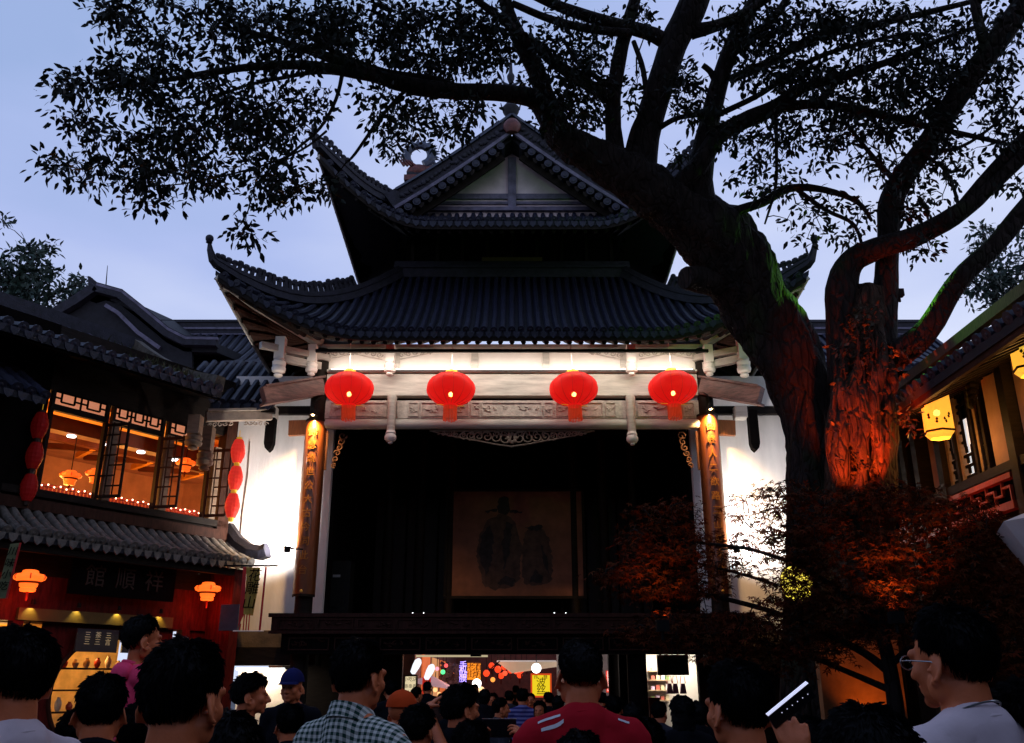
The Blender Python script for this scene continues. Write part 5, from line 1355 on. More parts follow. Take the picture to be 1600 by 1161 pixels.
# ================================================================== TREES
rng = np.random.default_rng(11)
def bark_mat(name, base, moss, amount):
    m = mat(name, base, 0.85, 0.6, 9, bump=0.9, bscale=28, stretch=(1, 1, 0.35), spec=0.15)
    n, l = m.node_tree.nodes, m.node_tree.links
    b = n['Principled BSDF']; src = b.inputs['Base Color'].links[0].from_socket
    tc = n.new('ShaderNodeTexCoord'); nz = n.new('ShaderNodeTexNoise'); nz.inputs['Scale'].default_value = 1.1; nz.inputs['Detail'].default_value = 6
    l.new(tc.outputs['Object'], nz.inputs['Vector'])
    rp = n.new('ShaderNodeValToRGB'); rp.color_ramp.elements[0].position = 0.60 - amount; rp.color_ramp.elements[1].position = 0.75 - amount
    l.new(nz.outputs['Fac'], rp.inputs['Fac'])
    mx = n.new('ShaderNodeMix'); mx.data_type = 'RGBA'; mx.inputs[7].default_value = (*moss, 1)
    l.new(rp.outputs['Color'], mx.inputs['Factor']); l.new(src, mx.inputs[6]); l.new(mx.outputs[2], b.inputs['Base Color'])
    # cracked plates: long cells with sunken edges
    mp2 = n.new('ShaderNodeMapping'); mp2.inputs['Scale'].default_value = (1, 1, 0.28); l.new(tc.outputs['Object'], mp2.inputs['Vector'])
    nw = n.new('ShaderNodeTexNoise'); nw.inputs['Scale'].default_value = 5; l.new(mp2.outputs[0], nw.inputs['Vector'])
    av = n.new('ShaderNodeVectorMath'); av.operation = 'MULTIPLY_ADD'; av.inputs[1].default_value = (0.12, 0.12, 0.12); l.new(nw.outputs['Color'], av.inputs[0]); l.new(mp2.outputs[0], av.inputs[2])
    vo = n.new('ShaderNodeTexVoronoi'); vo.feature = 'DISTANCE_TO_EDGE'; vo.inputs['Scale'].default_value = 9; l.new(av.outputs[0], vo.inputs['Vector'])
    cl_ = n.new('ShaderNodeMapRange'); cl_.inputs['From Max'].default_value = 0.16; l.new(vo.outputs['Distance'], cl_.inputs['Value'])
    bp2 = n.new('ShaderNodeBump'); bp2.inputs['Strength'].default_value = 1.0; bp2.inputs['Distance'].default_value = 0.035; l.new(cl_.outputs[0], bp2.inputs['Height'])
    old = b.inputs['Normal'].links[0].from_node; old.inputs['Distance'].default_value = 0.03
    l.new(old.outputs[0], bp2.inputs['Normal']); l.new(bp2.outputs[0], b.inputs['Normal'])
    return m
bark = bark_mat('bark', (0.014, 0.010, 0.009), (0.014, 0.022, 0.007), 0.02)
bark2 = bark_mat('bark_pale', (0.034, 0.019, 0.013), (0.010, 0.014, 0.006), 0.02)
twig_m = mat('twig', (0.012, 0.009, 0.008), 0.8, 0.3, 10, spec=0.1)
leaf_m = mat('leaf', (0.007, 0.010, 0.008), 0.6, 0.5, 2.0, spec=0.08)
_c = leaf_m.node_tree

def smooth_path(P, sub=4):
    """Catmull-Rom through (Vector, radius)"""
    out = []
    n = len(P)
    for i in range(n - 1):
        p0, p1, p2, p3 = P[max(i - 1, 0)], P[i], P[i + 1], P[min(i + 2, n - 1)]
        for k in range(sub):
            t = k / sub
            v = 0.5 * ((2 * p1[0]) + (p2[0] - p0[0]) * t + (2 * p0[0] - 5 * p1[0] + 4 * p2[0] - p3[0]) * t * t + (3 * p1[0] - p0[0] - 3 * p2[0] + p3[0]) * t ** 3)
            out.append((v, p1[1] + (p2[1] - p1[1]) * t))
    out.append(P[-1]); return out

def limb(pxs, sub=4):
    P = []
    for px, py, Y, w in pxs:
        p = at(px, py, Y); zc = Y * math.cos(PITCH) + (p.z - CAM_Z) * math.sin(PITCH)
        P.append((p, w / 2 * zc / FPX))
    return smooth_path(P, sub)

def limb_mesh(path, n, rough, seed):
    mb = MB(); mb.tube([p for p, r in path], [r for p, r in path], n)
    if rough:
        o = Vector((seed * 3.1, seed * 1.7, 0)); cs = [p for p, r in path]; rs = [r for p, r in path]
        k = 0
        for i in range(len(path)):
            for j in range(n):
                v = Vector(mb.v[k]); d = v - cs[i]
                f = 1 + rough * (0.7 * mnoise.noise(Vector((v.x * 1.5, v.y * 1.5, v.z * 0.7)) + o) + 0.6 * mnoise.noise(Vector((v.x * 5, v.y * 5, v.z * 1.6)) + o) + 0.3 * mnoise.noise(Vector((v.x * 12, v.y * 12, v.z * 5)) + o) - 0.35 * abs(mnoise.noise(Vector((v.x * 8, v.y * 8, v.z * 1.3)) + o)))
                mb.v[k] = tuple(cs[i] + d * f); k += 1
    return mb

def leaf_mesh(name, L, W):
    """pointed oval leaf, folded along its midrib, drooping at the tip"""
    v = [(0, 0, 0), (0.12 * L, W * 0.28, 0.012 * L), (0.12 * L, -W * 0.28, 0.012 * L), (0.45 * L, W * 0.5, 0.03 * L), (0.45 * L, 0, -0.01 * L), (0.45 * L, -W * 0.5, 0.03 * L), (0.8 * L, W * 0.25, -0.03 * L), (0.8 * L, -W * 0.25, -0.03 * L), (L, 0, -0.10 * L)]
    f = [(0, 4, 3, 1), (0, 2, 5, 4), (4, 6, 3), (4, 5, 7), (4, 7, 8, 6)]
    return np.array(v), f

def grow(limbs, blobs, cl_r, seed, droop=0.25, spread_y=0.9):
    """twigs from the limbs out to leaf clusters"""
    rg = np.random.default_rng(seed)
    nodes = [p for path in limbs for p, r in path if r < 0.22]
    nodes = np.array([tuple(p) for p in nodes])
    C = []
    for (cx, cy, rx, ry, n, Y) in blobs:
        for _ in range(n):
            a, r = rg.uniform(0, 2 * math.pi), math.sqrt(rg.uniform(0, 1))
            C.append(tuple(at(cx + rx * r * math.cos(a), cy + ry * r * math.sin(a), Y + rg.uniform(-1, 1) * spread_y)))
    C = np.array(C)
    d = np.array([np.min(((nodes - c) ** 2).sum(1)) for c in C]); C = C[np.argsort(d)]
    N = np.zeros((len(nodes) + len(C) * 5, 3)); k = len(nodes); N[:k] = nodes
    tw = MB()
    for c in C:
        dd = ((N[:k] - c) ** 2); dist = dd[:, 0] + dd[:, 1] + dd[:, 2] * 0.9
        i = int(np.argmin(dist)); a = N[i].copy(); L_ = math.sqrt(dist[i])
        pts = [Vector(a)]
        for t in (0.3, 0.6, 0.85, 1.0):
            p = a + (c - a) * t + rg.normal(0, 1, 3) * L_ * 0.06 * (1 - t + 0.15); p[2] += L_ * droop * math.sin(math.pi * t) * 0.5
            pts.append(Vector(p)); N[k] = p; k += 1
        r0 = min(0.024, 0.006 + 0.012 * L_)
        tw.tube(pts, [r0, r0 * 0.85, r0 * 0.65, r0 * 0.5, r0 * 0.4], 4, cap=False)
    return C, tw

def leaves(C, r, per, L, W, seed, hang=0.45):
    """all leaf frames: array of (pos 3, rot 3x3, scale)"""
    rg = np.random.default_rng(seed); out = []
    for c in C:
        n = max(3, int(per * rg.uniform(0.5, 1.5)))
        for _ in range(n):
            o = rg.normal(0, 1, 3); o /= np.linalg.norm(o) + 1e-6
            p = c + o * r * rg.uniform(0.15, 1.0) * np.array([1, 1, 0.75])
            x = o * 0.9 + rg.normal(0, 0.6, 3); x[2] -= hang * rg.uniform(0.2, 2.2); x /= np.linalg.norm(x)
            z = rg.normal(0, 0.7, 3) + np.array([0, 0, 0.8]); z -= x * z.dot(x); z /= np.linalg.norm(z) + 1e-9
            y = np.cross(z, x); s = rg.uniform(0.65, 1.2)
            out.append((p, np.stack([x, y, z], 1) * s))
    return out

def leaf_object(frames, lv, lf, name, m, parent, singles=0):
    if singles:
        order = sorted(range(len(frames)), key=lambda i: -np.linalg.norm(frames[i][1][:, 0]) / (np.linalg.norm(frames[i][0]) ** 1.0))
        chosen = set(order[:singles])
        me = bpy.data.meshes.new('leaf'); me.from_pydata([tuple(v) for v in lv], [], lf); me.materials.append(m)
        Wi = WM[parent.name].inverted()
        for i in sorted(chosen):
            p, Rm = frames[i]; o = bpy.data.objects.new('leaf', me); COL.objects.link(o); o.parent = parent
            M = Matrix([[*Rm[0], p[0]], [*Rm[1], p[1]], [*Rm[2], p[2]], [0, 0, 0, 1]]); o.matrix_local = Wi @ M
            WM[o.name] = M
        frames = [f for i, f in enumerate(frames) if i not in chosen]
    nv = len(lv)
    P = np.array([f[0] for f in frames]); Rm = np.array([f[1] for f in frames])
    V = (np.einsum('nij,vj->nvi', Rm, lv) + P[:, None, :]).reshape(-1, 3)
    b = np.array(tuple(WM[parent.name].translation)); V = V - b
    me = bpy.data.meshes.new(name)
    loops = np.concatenate([np.array(f) for f in lf]); ln = np.array([len(f) for f in lf])
    n = len(frames)
    LI = (loops[None, :] + (np.arange(n) * nv)[:, None]).ravel()
    LT = np.tile(ln, n)
    me.vertices.add(n * nv); me.vertices.foreach_set('co', V.ravel())
    me.loops.add(len(LI)); me.loops.foreach_set('vertex_index', LI)
    me.polygons.add(len(LT)); me.polygons.foreach_set('loop_start', np.concatenate([[0], np.cumsum(LT)[:-1]])); me.polygons.foreach_set('loop_total', LT)
    me.update(calc_edges=True); me.materials.append(m)
    o = bpy.data.objects.new(name, me); COL.objects.link(o); o.parent = parent; o['kind'] = 'stuff'
    WM[o.name] = WM[parent.name]
    return o

# ---------------- the big leaning tree
treeA = thing('leaning_tree', 'huge old leaning tree with a mossy trunk whose dark leafy boughs reach across the sky', 'tree', (at(1290, 1000, 14).x, 14, 0))
bx = at(1290, 1000, 14)
trunkA = [(bx + Vector((0.1, 0, -bx.z)), 0.95), (bx + Vector((0.05, 0, -bx.z * 0.5)), 0.78)] + limb([(1288, 850, 14, 112), (1280, 740, 14, 92), (1266, 650, 14, 86), (1226, 548, 14, 100), (1184, 474, 13.9, 112), (1152, 415, 13.7, 114), (1112, 365, 13.5, 108), (1052, 322, 13.3, 92), (1000, 287, 13.1, 78), (942, 252, 13, 62), (888, 222, 12.9, 50), (858, 188, 12.8, 40)], 10)
mb = limb_mesh(trunkA, 72, 0.24, 1); mb.build('trunk', bark, treeA, smooth='all')
LA = [
 [(868, 200, 12.85, 42), (838, 158, 12.6, 31), (790, 146, 12.3, 27), (720, 143, 12, 26), (650, 136, 11.7, 26), (590, 120, 11.4, 23), (540, 100, 11.2, 18), (480, 78, 11, 13), (410, 55, 10.8, 8), (340, 42, 10.6, 5)],
 [(600, 123, 11.4, 18), (540, 112, 11.2, 17), (480, 102, 11.0, 15), (400, 104, 10.8, 13), (320, 115, 10.6, 10), (240, 128, 10.4, 7), (160, 138, 10.2, 4)],
 [(720, 140, 12, 14), (680, 125, 11.9, 13), (600, 112, 11.6, 11), (520, 80, 11.3, 8), (450, 30, 11, 5)],
 [(560, 118, 11.3, 9), (500, 112, 11.2, 8), (440, 122, 11.1, 6), (380, 135, 11, 5), (320, 160, 10.9, 4)],
 [(535, 115, 11.2, 7), (525, 155, 11.2, 6), (500, 200, 11.2, 5), (455, 240, 11.1, 4), (400, 290, 11.1, 3)],
 [(640, 135, 11.6, 7), (615, 160, 11.6, 6), (590, 190, 11.5, 6), (555, 240, 11.4, 5), (540, 255, 11.4, 3)],
 [(510, 205, 11.2, 4), (470, 235, 11, 3.5), (400, 262, 10.8, 3), (300, 285, 10.6, 2.5), (250, 290, 10.5, 2)],
 [(880, 225, 12.9, 40), (855, 160, 12.7, 34), (838, 112, 12.5, 28), (812, 65, 12.3, 24), (795, 20, 12.1, 22), (780, -40, 11.9, 20)],
 [(965, 262, 13, 34), (958, 200, 12.9, 27), (960, 140, 12.8, 25), (972, 70, 12.6, 22), (992, 0, 12.4, 20), (1005, -60, 12.2, 16)],
 [(955, 155, 12.8, 22), (915, 130, 12.6, 20), (870, 100, 12.4, 18), (835, 70, 12.2, 16), (790, 35, 12, 13), (745, 0, 11.8, 11)],
 [(950, 135, 12.7, 10), (925, 115, 12.6, 9), (900, 95, 12.5, 7), (880, 60, 12.4, 5)],
 [(995, 285, 13.1, 60), (1008, 215, 13, 46), (1030, 135, 12.8, 42), (1052, 70, 12.6, 44), (1078, 20, 12.4, 46), (1100, -40, 12.2, 40)],
 [(1050, 70, 12.6, 26), (1010, 50, 12.5, 22), (950, 35, 12.4, 20), (880, 12, 12.2, 17), (820, -15, 12, 14)],
 [(985, 52, 12.4, 14), (920, 45, 12.3, 14), (860, 30, 12.1, 12), (800, 5, 12, 10)],
 [(1080, 50, 12.5, 24), (1120, 40, 12.4, 18), (1160, 22, 12.3, 15), (1210, -10, 12.2, 12)],
 [(1095, 350, 13.4, 70), (1092, 280, 13.2, 42), (1108, 195, 13, 32), (1125, 125, 12.8, 28), (1148, 60, 12.6, 25), (1180, 0, 12.4, 22), (1200, -40, 12.3, 20)],
 [(1140, 85, 12.7, 17), (1175, 60, 12.6, 15), (1215, 20, 12.5, 13), (1240, -20, 12.4, 12)],
 [(1050, 305, 13.2, 40), (1090, 262, 13, 32), (1120, 215, 12.9, 27), (1160, 190, 12.7, 26), (1210, 168, 12.5, 25), (1255, 138, 12.3, 16), (1320, 118, 12.1, 14), (1400, 92, 11.9, 11), (1470, 62, 11.7, 8), (1530, 40, 11.5, 5)],
 [(1215, 168, 12.5, 18), (1285, 163, 12.4, 15), (1370, 178, 12.2, 13), (1450, 198, 12, 10), (1530, 215, 11.9, 8), (1600, 232, 11.8, 5)],
 [(1140, 125, 12.7, 15), (1200, 98, 12.5, 14), (1275, 58, 12.3, 13), (1370, 38, 12.1, 11), (1480, 12, 11.9, 9), (1560, -8, 11.7, 7)],
 [(1120, 180, 12.8, 10), (1190, 146, 12.6, 9), (1260, 98, 12.4, 9), (1330, 72, 12.2, 7), (1420, 52, 12, 5)],
 [(1118, 345, 13.4, 22), (1150, 330, 13.2, 16), (1192, 316, 13, 15), (1235, 294, 12.9, 13), (1290, 297, 12.8, 10), (1340, 316, 12.7, 8), (1362, 345, 12.6, 5)],
 [(1245, 296, 12.9, 8), (1290, 328, 12.8, 7), (1335, 352, 12.7, 6), (1350, 400, 12.7, 4)],
 [(1212, 175, 12.6, 7), (1213, 230, 12.6, 6), (1212, 290, 12.6, 5), (1195, 350, 12.6, 3)],
 [(1030, 200, 12.9, 9), (1060, 184, 12.8, 8), (1105, 178, 12.9, 8)],
 [(980, 240, 12.8, 10), (990, 200, 12.7, 8), (1008, 160, 12.6, 8), (1005, 110, 12.5, 9), (990, 65, 12.5, 8)],
 [(1120, 130, 12.8, 12), (1110, 112, 12.75, 10), (1098, 102, 12.7, 9)],
 [(1270, 165, 12.4, 6), (1310, 120, 12.3, 5), (1330, 90, 12.2, 4)], [(1350, 178, 12.3, 6), (1380, 205, 12.2, 5), (1400, 240, 12.2, 3)],
 [(810, 100, 12.5, 6), (825, 70, 12.4, 5), (802, 20, 12.3, 4)],
]
def run_on(pth, l_, seed, clusters):
    """a limb that leaves the picture goes on, tapering, and carries leaves there too"""
    px, py, Y, w = l_[-1]
    if w < 7 or (0 < px < 1600 and py > 0): return pth
    rg = random.Random(seed); p, r = pth[-1]; d = (p - pth[-4][0]).normalized(); out = list(pth)
    for k in range(1, 9):
        d = (d + Vector((rg.uniform(-0.12, 0.12), rg.uniform(-0.12, 0.12), 0.05))).normalized(); p = p + d * 0.55; out.append((p, max(0.012, r * (1 - k / 8.5))))
        if k > 1:
            for _ in range(5): clusters.append(tuple(p + Vector((rg.gauss(0, 0.45), rg.gauss(0, 0.45), rg.gauss(0, 0.3)))))
    return out
extraA, extraB = [], []
pathsA = []
for i, l_ in enumerate(LA):
    pth = run_on(limb(l_), l_, i, extraA) if i not in (7, 11, 15) else limb(l_); pathsA.append(pth)
    w = l_[0][3]; limb_mesh(pth, 14 if w > 20 else 8, 0.14 if w > 20 else 0.08, 2 + i).build('branch', bark if w > 6 else twig_m, treeA, smooth='all')
stub = limb([(1150, 445, 13.9, 60), (1110, 440, 13.6, 44), (1085, 436, 13.4, 40), (1070, 434, 13.3, 36)], 3); limb_mesh(stub, 16, 0.12, 77).build('cut_stub', bark, treeA)
root = MB()
for k in range(5):                                       # hanging aerial roots on the trunk
    a = rng.uniform(1240, 1300); y0 = rng.uniform(560, 680); Yr = 13.35 + rng.uniform(-0.05, 0.1)
    root.tube([at(a, y0, Yr), at(a + rng.uniform(-12, 12), y0 + 60, Yr - 0.05), at(a + rng.uniform(-20, 20), y0 + 130, Yr - 0.1)], [0.012, 0.012, 0.008], 5)
root.build('aerial_roots', bark2, treeA, kind='stuff')
BA = [(300, 25, 150, 45, 95, 10.8), (170, 15, 50, 18, 14, 10.6), (165, 135, 80, 24, 40, 10.3), (95, 128, 28, 14, 9, 10.2), (255, 105, 110, 45, 85, 10.5), (330, 165, 120, 45, 70, 10.7), (100, 185, 30, 14, 7, 10.2), (150, 205, 35, 15, 9, 10.2), (235, 225, 105, 30, 55, 10.4),
      (110, 262, 40, 14, 16, 10.2), (190, 272, 90, 20, 46, 10.3), (285, 285, 50, 26, 14, 10.5), (215, 318, 14, 8, 3, 10.3), (262, 312, 22, 10, 4, 10.4), (375, 255, 95, 50, 52, 10.8), (330, 208, 90, 35, 42, 10.6), (425, 165, 95, 55, 50, 10.9), (440, 245, 50, 50, 24, 11.1), (490, 295, 28, 26, 9, 11.2), (430, 300, 45, 28, 16, 11), (385, 345, 16, 20, 5, 10.9), (392, 372, 14, 10, 3, 10.9),
      (450, 55, 110, 50, 80, 10.9), (550, 35, 110, 40, 60, 11.2), (590, 85, 70, 25, 22, 11.4), (680, 55, 100, 50, 80, 11.7), (755, 55, 50, 50, 45, 12), (700, 100, 60, 16, 18, 11.8), (600, 160, 46, 30, 14, 11.5), (455, 190, 50, 46, 18, 11.2), (615, 205, 30, 40, 11, 11.5), (680, 180, 60, 34, 24, 11.7), (735, 165, 30, 25, 9, 12), (690, 228, 14, 12, 3, 11.7), (600, 235, 24, 24, 4, 11.5), (760, 95, 30, 30, 12, 12.1),
      (860, 55, 50, 45, 26, 12.1), (870, 125, 50, 40, 34, 12.3), (895, 165, 50, 32, 28, 12.4), (925, 60, 50, 35, 24, 12.3), (925, 115, 45, 45, 24, 12.5), (870, 185, 36, 22, 14, 12.4), (905, 225, 22, 15, 4, 12.6), (985, 140, 16, 40, 7, 12.6), (1000, 25, 22, 22, 7, 12.3), (1075, 150, 42, 32, 20, 12.7), (1062, 120, 24, 16, 6, 12.6), (1062, 250, 14, 16, 7, 12.9), (1088, 172, 24, 18, 8, 12.8),
      (1170, 55, 60, 45, 34, 12.5), (1260, 35, 90, 40, 56, 12.2), (1380, 40, 100, 40, 60, 12), (1470, 85, 60, 50, 40, 11.8), (1230, 115, 80, 32, 46, 12.4), (1330, 125, 100, 35, 60, 12.2), (1440, 125, 55, 35, 32, 11.9), (1400, 175, 90, 32, 46, 12.1), (1270, 195, 80, 40, 46, 12.5), (1180, 262, 45, 45, 26, 12.7), (1150, 208, 36, 26, 14, 12.8), (1215, 288, 45, 30, 14, 12.8), (1330, 228, 80, 40, 34, 12.4), (1400, 265, 50, 40, 22, 12.3),
      (1300, 365, 55, 30, 11, 12.7), (1250, 340, 40, 30, 9, 12.8), (1350, 335, 45, 30, 10, 12.6), (1285, 310, 40, 16, 6, 12.7)]
# unseen boughs and leaves added over the court to block sky light
p0_, p1_, p2_ = pathsA[11][-1][0], pathsA[7][-1][0], pathsA[15][-1][0]
for k, (st, pts) in enumerate(((p0_, [(2.6, 8.5, 13.5), (1.8, 5.0, 13.2), (0.5, 1.0, 12.4), (-1, -3, 11.2)]), (p1_, [(-1.6, 9, 13.6), (-3.2, 5.5, 13.0), (-4.6, 1.5, 11.8), (-5.5, -2.5, 10.6)]), (p2_, [(5.0, 9, 14), (6.0, 5.5, 13.4), (6.4, 1.0, 12.2), (6.2, -3, 11.0)]))):
    P = [(st, 0.17)] + [(Vector(q_), 0.16 - 0.03 * i_) for i_, q_ in enumerate(pts)]
    pth = smooth_path(P, 4); limb_mesh(pth, 12, 0.12, 140 + k).build('branch', bark, treeA, smooth='all')
    C2 = []
    for i_ in range(280):
        b_ = pth[int(rng.integers(3, len(pth)))][0]; C2.append(tuple(b_ + Vector((rng.normal(0, 1.5), rng.normal(0, 1.4), rng.normal(0, 0.5)))))
    C2 = np.array([c_ for c_ in C2 if c_[1] < 0.5 or (c_[2] - 0.6 - CAM_Z) > math.tan(PITCH + math.atan(590 / FPX)) * (c_[1] + 0.6)])
    vb, fb_ = leaf_mesh('leaf', 0.24, 0.11)
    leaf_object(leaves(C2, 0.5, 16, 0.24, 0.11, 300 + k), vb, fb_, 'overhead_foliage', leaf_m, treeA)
BA = [(a_, b_, c_, d_, int(n_ * (1.4 if (a_ > 440 and b_ < 220) else 0.82)), y_) for a_, b_, c_, d_, n_, y_ in BA]
CA, tw = grow(pathsA, BA, 0.2, 5)
tw.build('twigs', twig_m, treeA, kind='stuff', fix=False)
lv, lf = leaf_mesh('leaf', 0.128, 0.057)
if extraA: CA = np.concatenate([CA, np.array(extraA)])
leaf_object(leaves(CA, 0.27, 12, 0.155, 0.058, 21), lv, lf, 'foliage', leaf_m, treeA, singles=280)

# ---------------- the second tree, lit orange from below
treeB = thing('forked_tree', 'rough barked forked tree with a trunk lit orange from below, right of the leaning tree', 'tree', (at(1345, 1000, 13).x, 13, 0))
b0 = at(1345, 1000, 13)
trunkB = [(b0 + Vector((0, 0, -b0.z)), 0.62)] + limb([(1345, 900, 13, 112), (1342, 780, 13, 104), (1345, 660, 13, 104), (1348, 580, 13, 92), (1350, 520, 13, 84), (1352, 475, 13, 76), (1352, 456, 13, 70)], 5)
limb_mesh(trunkB, 36, 0.34, 40).build('trunk', bark2, treeB, smooth='all')
LB_ = [
 [(1362, 600, 13, 66), (1374, 520, 13, 52), (1384, 450, 12.9, 40), (1388, 380, 12.8, 33), (1392, 320, 12.7, 37), (1410, 280, 12.5, 36), (1450, 222, 12.2, 33), (1500, 145, 11.8, 34), (1550, 75, 11.4, 36), (1600, 5, 11, 36), (1640, -60, 10.7, 34)],
 [(1330, 600, 13, 66), (1322, 520, 13, 58), (1316, 452, 12.9, 48), (1330, 410, 12.8, 40), (1370, 388, 12.6, 34), (1430, 370, 12.4, 32), (1490, 338, 12.1, 30), (1540, 300, 11.9, 22), (1600, 243, 11.6, 22), (1660, 190, 11.3, 20)],
 [(1495, 336, 12.1, 22), (1515, 308, 12, 18), (1555, 262, 11.8, 18), (1605, 210, 11.5, 17), (1660, 160, 11.2, 15)],
 [(1375, 560, 13, 55), (1415, 545, 12.8, 42), (1452, 512, 12.6, 36), (1482, 462, 12.4, 33), (1510, 425, 12.2, 31), (1555, 383, 12, 30), (1605, 322, 11.7, 30), (1660, 260, 11.4, 28)],
 [(1545, 80, 11.4, 20), (1530, 40, 11.3, 16), (1522, -10, 11.2, 15)],
 [(1400, 285, 12.5, 10), (1360, 240, 12.4, 7), (1320, 190, 12.4, 5)],
 [(1480, 180, 12, 8), (1430, 130, 12, 6), (1390, 100, 12, 4)], [(1440, 235, 12.2, 7), (1500, 230, 12, 6), (1560, 190, 11.8, 5), (1590, 160, 11.7, 3)],
 [(1500, 330, 12, 6), (1480, 270, 12, 5), (1440, 240, 12, 4)],
]
pathsB = []
for i, l_ in enumerate(LB_):
    pth = run_on(limb(l_), l_, 40 + i, extraB); pathsB.append(pth); w = l_[0][3]
    limb_mesh(pth, 14 if w > 20 else 8, 0.12, 50 + i).build('branch', bark if w > 6 else twig_m, treeB, smooth='all')
BB = [(1545, 140, 40, 40, 24, 11.6), (1560, 195, 36, 40, 22, 11.7), (1480, 248, 55, 40, 24, 12), (1440, 320, 50, 30, 11, 12.2), (1440, 388, 24, 14, 8, 12.3), (1575, 285, 24, 30, 6, 11.7), (1540, 30, 50, 30, 18, 11.4), (1450, 205, 40, 40, 18, 12.1), (1580, 80, 24, 50, 12, 11.4), (1410, 330, 30, 20, 6, 12.3)]
CB, tw = grow(pathsB, BB, 0.2, 6); tw.build('twigs', twig_m, treeB, kind='stuff', fix=False)
if extraB: CB = np.concatenate([CB, np.array(extraB)])
leaf_object(leaves(CB, 0.24, 12, 0.155, 0.058, 22), lv, lf, 'foliage', leaf_m, treeB, singles=60)
for k, (xa, xb, y0, y1, w0, w1, dy) in enumerate(((1306, 1309, 560, 770, 20, 30, 0.30), (1322, 1318, 520, 760, 24, 22, 0.42), (1384, 1372, 560, 760, 24, 18, 0.42), (1372, 1366, 480, 740, 26, 20, 0.5), (1350, 1346, 540, 770, 26, 24, 0.52), (1336, 1334, 500, 700, 18, 22, 0.5), (1392, 1386, 540, 640, 26, 16, 0.34))):
    y0 += 40; st = limb([(xa + (1348 - xa) * 0.3, y0 - 20, 13 - dy * 0.3, w0 * 0.8)] + [(xa + (xb - xa) * t + rng.uniform(-7, 7), y0 + (y1 - y0) * t, 13 - dy - 0.06 * math.sin(3 * t), w0 + (w1 - w0) * t + rng.uniform(-5, 7)) for t in (0.18, 0.4, 0.6, 0.8, 1.0)], 4)
    limb_mesh(st, 16, 0.35, 60 + k).build('root_stem', bark2, treeB, smooth='all')
root = MB()
for k in range(26):
    a = rng.uniform(1302, 1390); y0 = rng.uniform(500, 640); Lr = rng.uniform(60, 160); Yr = 13 - 0.58 * math.sqrt(max(0.05, 1 - ((a - 1346) / 56) ** 2)) - 0.02
    root.tube([at(a, y0, Yr), at(a + rng.uniform(-5, 5), y0 + Lr * 0.35, Yr - 0.02), at(a + rng.uniform(-7, 7), y0 + Lr * 0.7, Yr - 0.02), at(a + rng.uniform(-9, 9), y0 + Lr, Yr)], [0.012, rng.uniform(0.012, 0.03), rng.uniform(0.01, 0.022), 0.008], 6)
root.build('aerial_roots', bark2, treeB, kind='stuff', smooth=True)
ivy = [(rng.uniform(1310, 1430), rng.uniform(520, 700)) for k in range(40)] + [(rng.normal(1348, 14), rng.uniform(480, 750)) for k in range(80)]
CI = np.array([tuple(at(a, b, 12.55 + rng.uniform(-0.15, 0.05))) for a, b in ivy])
leaf_object(leaves(CI, 0.14, 9, 0.1, 0.05, 31, 0.2), lv * 0.75, lf, 'trunk_foliage', mat('trunk_leaf', (0.030, 0.020, 0.010), 0.45, 0.4, 3, spec=0.2), treeB)

# tree floodlights (orange on the second trunk, green on the mossy trunk)
def garden_flood(p, target, energy, col, spot, label, name='garden_floodlight'):
    t = thing(name, label, 'floodlight', (p.x, p.y, p.z - 0.15))
    q = MB(); q.box(p, (0.14, 0.10, 0.12)); q.build('housing', black_metal, t)
    q = MB(); q.tube([p - LZ * 0.06, p - LZ * 0.15], 0.02, 6); q.build('stem', black_metal, t)
    d = (Vector(target) - p).normalized()
    lamp('beam', 'SPOT', p + d * 0.12, energy, col, t, size=0.05, target=target, spot=spot, blend=0.8)
garden_flood(at(1318, 800, 11.5), at(1345, 665, 12.6), 1000, (1.0, 0.085, 0.012), 56, 'orange floodlight among the maple leaves aimed up the forked trunk')
garden_flood(at(1405, 800, 11.9), at(1378, 610, 12.7), 520, (1.0, 0.075, 0.010), 52, 'orange floodlight right of the forked trunk aimed up at its limbs')
garden_flood(at(1312, 470, 13.5), at(1225, 440, 14.0), 110, (0.22, 1.0, 0.03), 140, 'green floodlight in the tree fork shining on the mossy trunk')
garden_flood(at(1404, 458, 12.85), at(1475, 468, 12.5), 60, (0.2, 1.0, 0.05), 150, 'green floodlight behind the forked tree shining on its right limb')

